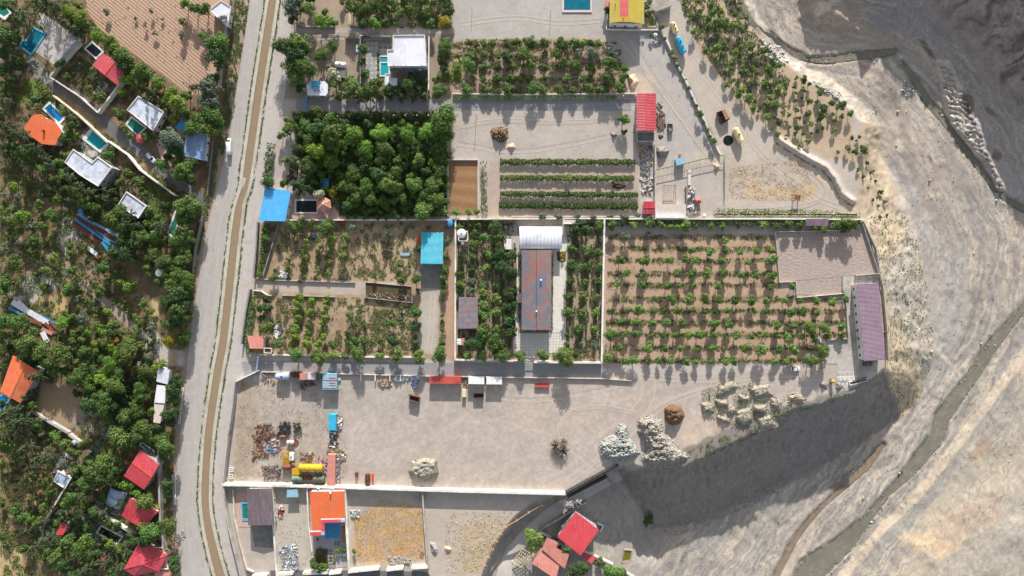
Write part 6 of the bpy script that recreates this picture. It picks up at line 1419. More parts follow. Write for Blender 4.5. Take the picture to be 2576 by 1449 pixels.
def cage():
    q = Q(2,1,(1532,414),(1648,414),(1646,598),(1526,600)); W = wpoly(q,2.2); t = thing('rusted_cage','rusted bar cage above the beige shed','cage',P(*centroid(q))); LM.append(centroid(q)+('the rusted cage',))
    for i in range(4): mb = MB(); mb.beam(W[i],W[(i+1) % 4],.14,.14); mb.build('rail','rust',t); mb = MB(); mb.beam((W[i].x,W[i].y,0),W[i],.12,.12); mb.build('leg','rust',t)
    for i in range(1,10): mb = MB(); mb.beam(W[0].lerp(W[3],i/10),W[1].lerp(W[2],i/10),.06,.06); mb.build('bar','rust',t)
    for i in range(1,6): mb = MB(); mb.beam(W[0].lerp(W[1],i/6),W[3].lerp(W[2],i/6),.06,.06); mb.build('bar','rust',t)
cage()
def trellis():
    t = thing('trellis_fence','thin green trellis fence crossing the works plot','fence',P(*T(2,1,1780,200))); pts = Q(2,1,(1435,270),(1700,215),(1900,165),(2050,135),(2130,120)); LM.append(T(2,1,1780,200)+('the green trellis fence',)); hh = 2.0
    for a,b in zip(pts[:-1],pts[1:]):
        p,q = P(*a),P(*b); n = int((q-p).length/1.6); U_ = Vector((0,0,1))
        mb = MB(); mb.beam(p+U_*hh,q+U_*hh,.3,.1); mb.build('top_rail','green_net',t); mb = MB(); mb.beam(p+U_*1.0,q+U_*1.0,.06,.06); mb.build('rail','rust',t)
        for i in range(n): x = p.lerp(q,i/n); mb = MB(); mb.beam(x,x+U_*hh,.08,.08); mb.build('post','rust',t)
trellis()
def crate(label,q,h,m,name='crate',z=0,cat='crate',top=None,short=None):
    W = wpoly(q,z+h); c = P(*centroid(q),z+h); c.z = z; t = thing(name,label,cat,c); mb = MB(); mb.prism(inset(W,.05),z,z+h-.08); mb.build('body',m,t); mb = MB(); mb.prism(W,z+h-.08,z+h); mb.build('lid',top or m,t)
    if short: LM.append(centroid(q)+(short,))
    return t
crate('boxy load wrapped in light blue tarpaulin',Q(2,1,(1645,150),(1735,128),(1742,205),(1658,220)),2.0,'paint_lightblue','tarp_load',cat='load',short='the light blue tarp load')
crate('orange crate above the blue tarp load',Q(2,1,(1678,98),(1704,98),(1704,128),(1678,128)),.8,'wood')
crate('long pale bench slab right of the trellis posts',Q(2,1,(1770,260),(1800,260),(1800,412),(1770,412)),.5,'roof_beige','bench_slab',cat='bench')
crate('white small crate at the lane end near the wall',Q(2,1,(1925,700),(1950,700),(1950,725),(1925,725)),.5,'paint_white')
tank('small red barrel tank on the grey ground',T(2,1,1838,576),T(2,1,1902,576),.85,'roof_red',short='the red barrel tank')
mound('grit_heap','broad grey grit heap right of the grey works wall','grit heap',Q(2,1,(1440,20),(1530,0),(1600,60),(1560,140),(1470,150),(1440,90)),2.2,'grit_grey',.2,8,short='the broad grit heap')
mound('grit_heap','tan grit heap inside the trellised plot','grit heap',Q(2,1,(2000,190),(2070,175),(2105,220),(2090,270),(2020,260)),1.7,'sand_tan',.25,9)
mound('manure_heap','dark brown oval heap between the vine rows','manure heap',Q(2,1,(990,395),(1080,385),(1155,405),(1150,450),(1060,470),(1000,450)),1.0,'rust_dark',.4,11,short='the dark oval heap')
for i,(pl,n) in enumerate(((Q(2,1,(1250,0),(1420,0),(1415,200),(1300,220)),90),(Q(2,1,(1295,220),(1395,210),(1390,310),(1300,310)),60),(Q(2,1,(1300,320),(1415,330),(1415,500),(1310,500)),80),(Q(2,1,(1755,440),(1830,450),(1830,700),(1760,720)),110),(Q(2,1,(1820,650),(1900,650),(1900,700),(1830,720)),30))):
    junk('scrap_heap',('pipes, drums and planks stored left of the grey works wall','stack of timber and sheets beside the works wall','white sacks and scrap at the foot of the works wall','white boards and scrap right of the beige shed','row of concrete blocks right of the beige shed')[i],pl,n,(['metal_grey','steel_blue','rust','paint_yellow','slab_dark'],['wood','concrete_dark','slab_dark','metal_grey'],['paint_white','concrete','rust_dark'],['paint_white','metal_grey','slab_dark','rust'],['concrete','stone_grey'])[i],20+i,.25,1.3,.7,.4)
def planter(label,q,name='planter'):
    W = wpoly(q,.6); t = thing(name,label,'planter',P(*centroid(q))); I = inset(W,.15); mb = MB()
    for i in range(4): j = (i+1) % 4; mb.prism([W[i],W[j],I[j],I[i]],0,.6)
    mb.build('rim','white_wall',t); mb = MB(); mb.prism(I,0,.4); mb.build('soil','dark_soil',t)
for i,(x0,x1) in enumerate(((1997-1288*0,0),)):
    pass
for k in range(6):
    u0 = 1800+k*60; planter(['first','second','third','fourth','fifth','sixth'][k]+' white-rimmed planter from the left above the long wall',[(u0,536),(u0+58,537),(u0+58,543),(u0,542)])
# ------------------------------------------------------------ right end
house('purple_shed','long shed with mauve corrugated roof at the cliff edge','shed',Q(3,2,(1115,-45),(1180,722),(960,735),(885,-40)),4.2,'mono','roof_purple','white_wall',rise=.5,ribs=60,short='the long mauve shed')
house('purple_mini_shed','small mauve roof among the hedge trees','shed',Q(3,1,(607,752),(607,826),(380,822),(380,752)),3.0,'mono','roof_purple','white_wall',rise=.2,ribs=20,win=False,short='the small mauve roof')
wall('arena_rail','pale rail left of the sand arena',Q(3,1,(68,885),(108,1392),(270,1385)),.9,.12,'white_wall',4,cm=0,cat='fence',panel='rail',short='the sand arena rail')
wall('arena_rail','pale rail above the sand arena',Q(3,1,(68,885),(520,875),(865,868)),.9,.12,'white_wall',4,cm=0,cat='fence',panel='rail')
wall('arena_rail','pale rail around the lower small arena',Q(3,2,(272,-65),(285,97),(755,55)),.9,.14,'white_wall',4,cm=0,cat='fence',panel='rail')
wall('arena_rail','pale rail between arena and stable yard',Q(3,1,(745,1332),(745,1449))+Q(3,2,(760,50),(775,130),(800,510),(582,522)),.8,.2,'concrete',4,cm=0,cat='fence',panel='rail')
wall('arena_rail','slanting pale wall right of the sand arena',Q(3,1,(940,800),(1020,1050),(1105,1300)),1.2,.2,'concrete',4,cm=0)
wall('cliff_wall','outer grey wall on the cliff side of the arena',Q(3,1,(945,780),(1075,1060),(1110,1300),(1145,1449))+Q(3,2,(1175,350),(1195,730)),1.4,.25,'concrete',5,cm=0)
wall('stable_wall','grey wall closing the stable yard above the mauve shed',Q(3,1,(865,1325),(1112,1302)),1.4,.3,'concrete',4,cm=0)
patch('stable_yard',Q(3,1,(750,1335),(870,1325),(890,1449))+Q(3,2,(960,735),(1120,745),(1110,850),(1060,900),(780,1040),(690,830),(700,765),(582,760),(582,525),(800,515),(770,130),(755,-20)),.055,'concrete')
tiles('paver',Q(3,2,(695,835),(895,835),(900,985),(700,1010)),9,7,.08,['slab_pale','slab_light','concrete'],.035,'stable_paving')
tiles('paver',Q(3,1,(870,1335),(1112,1312),(1120,1400),(880,1425)),7,3,.08,['slab_pale','concrete'],.035,'stable_paving')
crate('pale cabinet at the end of the stable hedge',Q(3,2,(550,755),(580,755),(580,810),(550,810)),1.8,'concrete','cabinet',cat='cabinet')
def feed():
    q = Q(3,2,(818,945),(1000,905),(1004,935),(828,982)); t = trough('long pale trough packed with tyres beside the yard',q,.9,'white_wall','slab_dark','trough','feed_trough','the tyre-filled trough')
    for i in range(7):
        a = T(3,2,858+i*20,932-i*5); p = P(*a,.8); mb = MB(); tyre_bm(mb,(p.x,p.y,1.0),.45,.16,(.3,1,.1)); o = mb.build('tyre','tyre_rubber'); tag(o,'black tyre standing in the long pale trough','tyre','tyres in the long trough')
feed()
car('white saloon parked beside the big right orchard',T(3,2,230,812),T(3,2,324,812),1.75,short='the white saloon')
car('dark grey pickup under the lower end of the mauve roof',T(3,2,962,765),T(3,2,1056,762),1.75,'slab_dark',short='the dark pickup')
def tractor():
    p = P(*T(3,2,635,935)); t = thing('concrete_mixer','small yellow mixer machine between two grit heaps','machine',p); LM.append(T(3,2,635,935)+('the yellow mixer',))
    mb = MB(); mb.tube([(p.x-.6,p.y,1.0),(p.x,p.y,1.4),(p.x+.6,p.y,1.9)],[.5,.8,.4],12); mb.build('drum','paint_yellow',t); mb = MB(); mb.box(p.x-.9,p.y-.5,.5,p.x+.5,p.y+.5,.8); mb.build('frame','rust_dark',t)
    for s in (-1,1): mb = MB(); tyre_bm(mb,(p.x-.2,p.y+s*.7,.4),.4,.14,(0,1,0)); mb.build('wheel','tyre_rubber',t)
tractor()
mound('grit_heap','grey grit heap left of the yellow mixer','grit heap',Q(3,2,(500,950),(570,925),(620,960),(600,1040),(530,1010)),1.6,'grit_grey',.15,12)
mound('grit_heap','pale grit heap right of the yellow mixer','grit heap',Q(3,2,(670,930),(740,935),(775,990),(730,1050),(670,1030)),1.3,'grit_grey',.15,13)
house('shade_frame','rusty little shelter frame on the dirt field','shelter',Q(3,1,(265,510),(330,515),(322,570),(272,565)),2.0,'mono','rust','wood',rise=.1,posts=True,over=.1,short='the rusty shelter frame')
crate('white and red box under the orchard trees by the car',Q(3,2,(388,658),(424,656),(424,695),(386,692)),1.0,'paint_white',cat='box',name='box')
# ------------------------------------------------------------ scrap yard
tank('white-grey cylindrical tank at the yard wall, far left',T(1,2,200,890),T(1,2,342,886),1.35,'cloth_grey',z=.2,short='the white-grey yard tank')
container('dark rusty box between tank and old truck',Q(1,2,(346,846),(434,846),(434,902),(346,902)),2.2,'rust_dark','container','rusty_box')
def oldtruck():
    q = Q(1,2,(438,858),(598,852),(600,922),(440,924)); t = container('old truck with patched box and green cab by the wall',q,3.0,'paint_rose','truck','box_truck',short='the old green-cab truck',ribs=10,z=.3)
    mb = MB(); mb.prism(wpoly(Q(1,2,(602,862),(652,866),(652,915),(602,918)),2.2),.6,2.2); mb.build('cab','paint_green',t)
    for k,(x,m) in enumerate(((500,'metal_grey'),(520,'roof_beige'),(560,'cloth_grey'))): mb = MB(); mb.prism(wpoly(Q(1,2,(x,858),(x+36,857),(x+36,920),(x,921)),3.4),3.36,3.41+.01*k); mb.build('patch_sheet',m,t)
    for x in (460,570,630):
        for y in (862,915): p = P(*T(1,2,x,y)); mb = MB(); tyre_bm(mb,(p.x,p.y,.5),.5,.17,(0,1,0)); mb.build('wheel','tyre_rubber',t)
oldtruck()
def bluecab():
    q = Q(1,2,(812,862),(812,1022),(668,1022),(668,862)); t = container('light blue-white cabin with rusty roof strips',q,3.0,'paint_lightblue','cabin','site_cabin',short='the light blue cabin',ribs=12)
    for a,b,y in ((668,812,920),(735,800,900),(735,800,925),(735,800,950),(735,800,972),(668,812,1000)): mb = MB(); mb.prism(wpoly(Q(1,2,(a,y),(b,y),(b,y+7),(a,y+7)),3.1),3.06,3.12); mb.build('roof_strip','paint_rose',t)
bluecab()
crate('small pale crate beside the light blue cabin',Q(1,2,(818,905),(850,905),(850,930),(818,930)),.7,'roof_beige')
container('long red shipping container at the lane wall',Q(1,2,(1746,890),(2062,892),(2062,965),(1746,963)),2.7,'paint_red',short='the long red container',ribs=40)
container('left white container of the pair by the lane',Q(1,2,(2138,892),(2295,894),(2295,968),(2138,966)),2.7,'paint_white',short='the left white container',ribs=20)
container('right white container of the pair by the lane',Q(1,2,(2318,894),(2474,896),(2474,970),(2318,969)),2.7,'paint_white',short='the right white container',ribs=20)
crate('cream machine box in front of the red container',Q(1,2,(2076,1020),(2114,1020),(2114,1096),(2076,1098)),1.6,'paint_cream','machine_box',cat='machine')
cart('rusty rack trailer in front of the left white container',Q(1,2,(2188,1062),(2290,1060),(2288,1108),(2190,1110))[::1],'rust_dark',None,1.6,bars=0,wheels=False,name='rack',cat='rack')
for i in range(8):
    pass
cart('rusty loader cart standing alone in the yard',Q(1,2,(1545,1075),(1645,1100),(1630,1155),(1540,1125)),'rust','the lone rusty cart',2.2,inner='rust_dark')
crate('green engine box on the lone rusty cart',Q(1,2,(1535,1065),(1560,1065),(1560,1095),(1535,1095)),1.9,'paint_green',cat='engine',name='engine_box')
cart('low red flatbed behind the lane wall',Q(2,2,(228,958),(378,958),(378,1000),(228,1000)),'roof_red_dark','the low red flatbed',1.0,inner='paint_red',wheels=False)
container('tall blue container with scrap piled beside it',Q(1,2,(806,1275),(804,1435),(728,1432),(730,1270)),2.6,'paint_skyblue',short='the tall blue container',ribs=14)
container('rose-red container standing across the lower wall',Q(1,3,(800,230),(792,550),(712,548),(722,226)),2.7,'paint_rose',short='the rose-red container',ribs=36)
def tanker():
    t = tank('yellow tanker trailer with folded mast beside the red container',T(1,3,432,354),T(1,3,678,360),1.45,'paint_yellow',z=.7,hatches=4,name='tanker_trailer',cat='tanker',short='the yellow tanker',hm='paint_yellow')
    mb = MB(); mb.beam(P(*T(1,3,362,322),2.2),P(*T(1,3,672,328),2.2),.35,.2); mb.build('side_rail','paint_yellow',t); mb = MB(); mb.prism(wpoly(Q(1,3,(360,372),(462,368),(460,430),(362,432)),1.6),.8,1.6); mb.build('cab','paint_yellow',t)
    for x in (460,520,600,650):
        for y in (332,388): p = P(*T(1,3,x,y)); mb = MB(); tyre_bm(mb,(p.x,p.y,.5),.5,.17,(0,1,0)); mb.build('wheel','tyre_rubber',t)
tanker()
def frame(label,q,h,m,n=8,short=None):
    W = wpoly(q,h); t = thing('lattice_rack',label,'steel frame',P(*centroid(q)))
    for i in range(4): mb = MB(); mb.beam(W[i],W[(i+1) % 4],.22,.22); mb.build('rail',m,t); mb = MB(); mb.beam((W[i].x,W[i].y,0),W[i],.2,.2); mb.build('leg',m,t)
    for i in range(1,n): mb = MB(); mb.beam(W[0].lerp(W[3],i/n),W[1].lerp(W[2],i/n),.16,.14); mb.build('crossbar',m,t)
frame('yellow steel lattice frame left of the white tank',Q(1,3,(270,197),(342,197),(340,313),(268,313)),1.0,'paint_yellow')
tank('white upright-looking tank right of the yellow frame',T(1,3,363,200),T(1,3,363,286),1.0,'paint_white',short='the white yard tank')
tank('pale pink tank near the rusty disc',T(1,3,312,104),T(1,3,386,104),.85,'coping_pink',short='the pale pink tank')
tank('brown rusted tank left of the yellow tanker',T(1,3,265,350),T(1,3,358,350),1.05,'rust',short='the brown rusted tank')
tank('green-topped long tank under the yellow tanker',T(1,3,360,470),T(1,3,482,470),1.25,'paint_green',short='the left green tank')
tank('rusty short tank between the two green tanks',T(1,3,498,455),T(1,3,562,455),.9,'rust')
tank('green and brown tank beside the red container',T(1,3,578,470),T(1,3,694,470),1.35,'paint_green',short='the right green tank',hatches=2)
tank('brown upright tank alone near the lower wall',T(1,3,1125,415),T(1,3,1122,522),1.0,'rust_dark',short='the lone brown tank')
crate('orange machine part beside the lone brown tank',Q(1,3,(1160,420),(1182,420),(1184,505),(1165,505)),.9,'paint_orange','machine_part',cat='machine part')
crate('small rusty orange drum on the bare yard',Q(1,3,(993,408),(1025,408),(1025,455),(993,455)),1.1,'rust','drum',cat='drum')
tank('rusty red tank stub among the scrap',T(1,3,240,48),T(1,3,305,46),.6,'rust')
p_ = P(*T(1,3,398,105)); mb = MB(); mb.tube([(p_.x,p_.y,.1),(p_.x,p_.y,.3)],1.3,20); o = mb.build('steel_disc','rust'); tag(o,'flat rusty steel disc beside the pink tank','steel disc')
def tyre_heap(label,q,n,seed,h=1.4):
    c = P(*centroid(q)); r_ = random.Random(seed); A = scatter(q,n,seed)
    for i,(u,v) in enumerate(A):
        p = P(u,v); mb = MB(); tyre_bm(mb,(0,0,0),.42+.12*r_.random(),.16,(r_.random()-.5,r_.random()-.5,.5+r_.random())); o = mb.build('tyre','tyre_rubber',origin=(0,0,0)); o.location = (p.x,p.y,.25+r_.random()*h*.6); tag(o,label,'tyre',label[11:])
tyre_heap('black tyre in the larger heap of the scrap yard',Q(1,2,(230,1350),(340,1345),(355,1449),(230,1449)),46,1)
tyre_heap('black tyre in the smaller heap of the scrap yard',Q(1,2,(375,1360),(450,1350),(460,1440),(390,1449)),22,2)
tyre_heap('black tyre lying among rusty scrap at the yard left',Q(1,2,(190,1449),(350,1440),(330,1500),(170,1500)),16,3,.6)
YJ = [(Q(1,2,(0,1360),(130,1360),(200,1449),(120,1560),(0,1600)),150,['rust','rust_dark','metal_grey','wood'],'rusty frames and beams at the left of the yard',.5),
      (Q(1,3,(-30,0),(130,0),(120,240),(-30,300)),150,['rust','rust_dark','wood','paint_yellow','metal_grey'],'long rusty beams and planks near the yard fence',.8),
      (Q(1,3,(60,100),(230,60),(250,180),(180,230),(80,210)),200,['paint_white','stone_grey','paint_blue','roof_red_dark','metal_grey'],'white and coloured rubbish spread over the yard',.3),
      (Q(1,3,(440,200),(570,210),(560,310),(460,300)),110,['wood','metal_grey','paint_cream','rust'],'wooden and metal scraps above the yellow tanker',.5),
      (Q(1,3,(620,250),(715,280),(710,430),(680,430),(640,320)),120,['paint_white','steel_blue','paint_rose','slab_dark'],'mixed rubbish between tanker and red container',.3),
      (Q(1,3,(720,180),(900,170),(910,260),(860,300),(805,300),(800,210),(720,220)),170,['paint_white','slab_dark','paint_yellow','metal_grey','green_net'],'mixed rubbish above the rose-red container',.2),
      (Q(1,3,(805,300),(860,340),(840,500),(800,510)),90,['paint_white','slab_dark','metal_grey'],'grey and white rubbish right of the red container',.3),
      (Q(1,2,(745,1449),(820,1449),(830,1600),(740,1600)),90,['slab_dark','rust_dark','paint_white'],'dark scrap in the shade under the blue container',.3),
      (Q(1,2,(815,1260),(860,1300),(865,1420),(815,1430)),90,['paint_white','rust','paint_cream','metal_grey'],'scrap piled right of the tall blue container',.3),
      (Q(1,3,(60,330),(220,330),(260,470),(80,480)),130,['rust_dark','wood','metal_grey','slab_dark'],'pipes and planks in the lower left yard corner',.7),
      (Q(1,2,(410,960),(560,930),(600,980),(480,1030)),70,['metal_grey','slab_dark','rust_dark'],'steel profiles in the shade of the old truck',.8),
      (Q(1,2,(1220,930),(1360,930),(1350,990),(1240,990)),140,['stone_tan','wood','roof_beige'],'pale firewood pile between the concrete stubs',.9),
      (Q(1,2,(1555,885),(1640,885),(1640,980),(1570,985)),110,['paint_white','steel_blue','cloth_grey','slab_dark'],'heap of grey and white sacks at the wall',.1),
      (Q(1,2,(1380,885),(1555,885),(1550,930),(1390,935)),80,['paint_white','steel_blue','stone_grey'],'scattered pale sacks left of the sack heap',.1),
      (Q(1,2,(60,850),(190,850),(180,950),(70,950)),60,['metal_grey','concrete','wood'],'pale planks and slabs in the yard corner',.5),
      (Q(1,2,(2080,900),(2130,900),(2130,1000),(2085,1000)),40,['wood','metal_grey','rust'],'scrap between the red and white containers',.5),
      (Q(1,3,(250,1140),(410,1130),(440,1380),(270,1390)),230,['paint_white','stone_grey','metal_grey','cloth_grey'],'white demolition rubble in the narrow plot',.4),
      (Q(1,3,(225,740),(270,740),(270,870),(230,880)),50,['roof_red_dark','paint_white','rust'],'red and white debris along the plot wall',.3),
      (Q(1,3,(950,780),(1040,780),(1040,860),(960,850)),90,['stone_grey','metal_grey','paint_white'],'grey rubble heap in the grassy plot corner',.1),
      (Q(1,3,(1340,1250),(1560,1250),(1540,1310),(1350,1320)),70,['stone_grey','concrete'],'grey stones at the foot of the dry plot',.05),
      (Q(3,2,(480,500),(530,500),(530,575),(490,575)),40,['paint_white','steel_blue','metal_grey'],'heap of pale bags beside the stable yard',.1),
      (Q(1,2,(190,380),(260,360),(240,520),(180,480)),90,['stone_grey','concrete','paint_white'],'rubble along the edge of the citrus plot',.1),
      (Q(1,1,(240,1270),(320,1270),(320,1350),(240,1350)),90,['paint_white','stone_grey'],'white rubble pile by the kerb wall',.1),
      (Q(2,3,(480,690),(700,690),(690,740),(500,810)),70,['stone_grey','concrete'],'pale stones along the sunken lane wall',.05)]
for i,(pl,n,ms,lb,lg) in enumerate(YJ): junk('scrap_pile',lb,pl,n,ms,40+i,.18,1.1,.7,lg)
for i,x in enumerate((1060,1205,1352,1458)):
    a,b = P(*T(1,2,x,868)),P(*T(1,2,x,932)); mb = MB(); lbox(mb,a,b,.35,0,1.2); o = mb.build('concrete_stub','white_wall'); tag(o,['first','second','third','fourth'][i]+' pale concrete stub wall from the left behind the lane','stub wall')
wall('long_yard_wall','long white precast wall with sloped coping along the yard bottom',[(567,1214),(700,1216),(900,1222),(1150,1230),(1421,1237)],2.7,.75,'white_wall',3.9,post=.2,short='the long yard wall')
for k in range(0): pass
# lower plots
house('brown_gable_house','house with grey-brown ribbed gable roof','house',[(621,1229),(684,1228),(690,1321),(624,1321)],4.2,'gable','roof_brown','white_wall',rise=.6,ribs=34,short='the grey-brown roof house')
pool('narrow green pool with blue rim left of the brown roof',Q(0,3,(2425,705),(2505,705),(2515,892),(2440,892)),Q(0,3,(2442,722),(2500,722),(2506,868),(2448,868)),'pool_green','coping_blue','the narrow green pool')
patch('terrace_paving',Q(0,3,(2370,600),(2480,600),(2520,960),(2400,960)),.05,'brick_pink')
patch('rubble_terrace',[(632,1323),(690,1323),(700,1380),(640,1375)],.05,'concrete_dark')
wall('plot_wall','wall between the brown roof plot and the rubble plot',Q(1,3,(165,530),(190,800),(215,1200),(232,1430)),2.3,.5,'white_wall',4,post=.14,short='the rubble plot left wall')
wall('plot_wall','wall between the rubble plot and the orange roof house',Q(1,3,(530,550),(545,900),(590,1290)),2.0,.35,'white_wall',4,post=.12)
wall('plot_wall','white wall right of the orange roof house',Q(1,3,(905,565),(925,900),(955,1395)),2.3,.7,'white_wall',4,post=.16,short='the orange house right wall')
wall('plot_wall','grey wall right of the dry grass plot',Q(1,3,(1682,590),(1700,900),(1735,1345)),2.0,.4,'concrete',4,post=.12,short='the dry plot right wall')
for i,(a,b) in enumerate(((( -20,1430),(130,1425)),((240,1415),(390,1400)),((490,1400),(735,1390)),((750,1400),(870,1385)),((960,1380),(1250,1350)),((1325,1365),(1490,1345)),((1575,1345),(1735,1335)))):
    wall('street_wall',['first','second','third','fourth','fifth','sixth','seventh'][i]+' white street wall segment from the left at the bottom',[T(1,3,*a),T(1,3,*b)],2.2,.8,'white_wall',3.5,post=.15,short=('the third bottom wall' if i == 2 else None))
def lhouse():
    t = house('orange_l_house','orange L-shaped roof with red edges above a blue court','house',Q(1,3,(537,600),(885,595),(893,868),(655,885),(655,990),(565,990)),5.4,'flat','roof_orange','white_wall',short='the orange L-shaped roof',over=.3)
    for q,m in ((Q(1,3,(655,870),(893,866),(893,880),(655,884)),'paint_white'),(Q(1,3,(660,882),(855,876),(852,905),(690,912)),'roof_red_bright'),(Q(1,3,(855,872),(898,868),(896,905),(853,905)),'cloth_grey'),(Q(1,3,(655,884),(690,912),(690,1000),(655,1000)),'roof_red_bright'),(Q(1,3,(550,992),(655,990),(655,1002),(550,1006)),'paint_white'),(Q(1,3,(545,1008),(655,1004),(655,1038),(545,1042)),'roof_red_bright'),(Q(1,3,(657,1000),(692,1000),(692,1035),(657,1035)),'cloth_grey')):
        mb = MB(); mb.prism(wpoly(q,5.2),5.25,5.42+.01*len(m)/20); mb.build('eave',m,t)
    vent(t,*T(1,3,750,612),5.4,1.0,.2,'lamp_white')
lhouse()
house('red_strip_roof','narrow dark red roof strip above the orange L-shaped roof','shed',Q(1,3,(785,568),(892,570),(890,592),(785,592)),3,'flat','roof_red_dark','white_wall',win=False,over=.1)
for i,x in enumerate((622,762)): crate(['left','right'][i]+' small blue and white cooler on the orange house roof edge',Q(1,3,(x-14,568),(x+14,568),(x+14,592),(x-14,592)),.9,'paint_white','cooler',z=3.0,cat='cooler',top='paint_blue')
patch('blue_court',Q(1,3,(690,905),(850,905),(850,1090),(665,1090),(665,1035),(692,1035)),.06,'steel_blue')
patch('court_deck',Q(1,3,(600,1060),(918,1050),(920,1165),(620,1172)),.05,'slab_mid')
for k in range(9):
    a,b = P(*T(1,3,705+k*16,925),.12),P(*T(1,3,705+k*16,1070),.12); mb = MB(); mb.beam(a,b,.5,.08); o = mb.build('floor_board','paint_blue'); o['kind'] = 'structure'
crate('long brown bench at the wall of the blue court',Q(1,3,(858,955),(912,955),(912,1105),(862,1105)),.8,'wood','court_bench',cat='bench')
for i,x in enumerate((788,820)): crate(['left','right'][i]+' dark mat on the grey deck below the court',Q(1,3,(x,1100),(x+20,1100),(x+20,1142),(x,1142)),.3,'slab_dark','mat',cat='mat')
tiles('step_slab',Q(1,3,(720,1172),(772,1172),(778,1375),(728,1378)),1,12,.07,['slab_mid','slab_dark'],.1,'garden_steps')
patch('garden_bed',Q(1,3,(605,1175),(720,1175),(728,1375),(600,1375)),.05,'dark_soil')
patch('parking_pad',Q(1,3,(808,1225),(932,1222),(938,1355),(812,1362)),.06,'slab_mid')
house('blue_hut','small light blue hut with overhanging roof in the rubble plot','hut',Q(1,3,(312,585),(415,580),(425,655),(308,658)),2.6,'flat','paint_lightblue','white_wall',win=False,short='the small light blue hut',over=.2)
for i,(x,y,a) in enumerate(((2330,378,0),(2325,445,0))): frame(['upper','lower'][i]+' little white frame by the yard fence',Q(0,3,(x-18,y-20),(x+18,y-20),(x+18,y+20),(x-18,y+20)),.6,'paint_white',2)
crate('wooden pallet near the dry plot corner',Q(1,3,(1655,1205),(1695,1215),(1675,1275),(1640,1260)),.15,'wood','pallet',cat='pallet')
crate('grey slab leaning in shade, upper one',Q(1,3,(1595,590),(1635,592),(1638,640),(1600,640)),.3,'slab_mid','slab',cat='slab')
crate('grey slab lying askew in shade, lower one',Q(1,3,(1598,675),(1635,655),(1655,690),(1620,712)),.3,'slab_mid','slab',cat='slab')
mound('grit_heap','pale grey rubble heap right of the dry plot wall','grit heap',Q(1,3,(1735,1100),(1800,1090),(1850,1180),(1830,1260),(1750,1230)),1.3,'stone_grey',.4,14,bumpf=3)
mound('sand_heap','tan dirt heap below the long wall','sand heap',Q(1,3,(1870,1150),(1930,1125),(1990,1170),(1960,1225),(1890,1215)),1.3,'sand_tan',.4,15)
mound('dirt_mound','weedy sand mound in the middle of the big yard','mound',Q(1,3,(1515,400),(1560,290),(1700,250),(1830,270),(1850,430),(1720,490),(1580,480)),2.3,'sand_mound',.3,16,bumpf=7,short='the weedy sand mound')
def dead_brush():
    t = thing('dead_brush','tangled dead bush lying on the big yard','dead bush',P(*T(2,3,480,160))); LM.append(T(2,3,480,160)+('the tangled dead bush',)); mb = crown_bare(60,3); c = t.location
    for i,(x,y,s,m) in enumerate(((440,140,3.4,'twig_brown'),(500,190,3.8,'twig_brown'),(515,95,2.2,'leaf_dry'))):
        p = P(*T(2,3,x,y)); me = bpy.data.meshes.new('branches'); me.from_pydata([(a[0]*s,a[1]*s,a[2]*s*.45) for a in mb.v],[],mb.f); me.materials.append(MATS[m]); o = link('branches',me,t,(p.x-c.x,p.y-c.y,0)); o.rotation_euler = (0,0,i*2)
dead_brush()
mound('brown_soil_heap','dark brown soil heap on the yard near the cliff','soil heap',Q(2,2,(1525,1200),(1600,1160),(1700,1185),(1745,1290),(1700,1370),(1600,1390),(1530,1320)),3.0,'soil_brown',.35,17,short='the brown soil heap',bumpf=5)
mound('stone_heap','white stone heap at the cliff edge','stone heap',Q(2,2,(1050,1400),(1100,1350),(1160,1390),(1180,1500),(1290,1660),(1160,1760),(1000,1740),(880,1700),(870,1560),(960,1500),(1040,1480)),2.0,'stone_grey',.5,18,st=(2200,.18,.55,['stone_white','stone_white','stone_grey']),short='the white stone heap',edge=16)
mound('stone_heap','large grey-tan stone heap right of the white one','stone heap',Q(2,2,(1260,1320),(1400,1260),(1500,1330),(1560,1449),(1640,1560),(1790,1700),(1640,1800),(1400,1810),(1290,1730),(1340,1600),(1260,1449)),3.2,'stone_warm',.5,19,st=(4200,.16,.5,['stone_warm','stone_warm','stone_grey','stone_white']),short='the large grey-tan stone heap',edge=22)
SM = [((2080,990),(2210,930),(2280,1000),(2160,1070),(2060,1090)),((1900,1160),(1990,1140),(2040,1200),(2020,1260),(1920,1250)),((2030,1110),(2160,1120),(2180,1190),(2080,1200)),((2160,1170),(2260,1190),(2250,1280),(2160,1260)),((2250,1230),(2400,1210),(2420,1320),(2330,1380),(2250,1330)),((2430,1170),(2560,1170),(2560,1260),(2430,1250)),((2470,1300),(2600,1280),(2650,1380),(2500,1420)),((2380,1000),(2576,970),(2620,1080),(2450,1110)),((2280,1060),(2400,1090),(2380,1150),(2270,1140)),((2600,1100),(2720,1130),(2700,1230),(2600,1200)),((2060,1270),(2200,1300),(2190,1370),(2070,1340))]
for i,q in enumerate(SM):
    mound('sand_mound',['first','second','third','fourth','fifth','sixth','seventh','eighth','ninth','tenth','eleventh'][i]+' pale dumped sand mound of the weedy group by the cliff','sand mound',[(lambda c: (c[0]+(T(2,2,*p)[0]-c[0])*1.22,c[1]+(T(2,2,*p)[1]-c[1])*1.22))(centroid([T(2,2,*r) for r in q])) for p in q],1.3+.25*(i % 3),'sand_mound',.3,30+i,bumpf=7,edge=12,st=(90,.12,.38,['stone_tan','stone_grey','stone_warm']),short=('the pale sand mounds' if i == 4 else None))
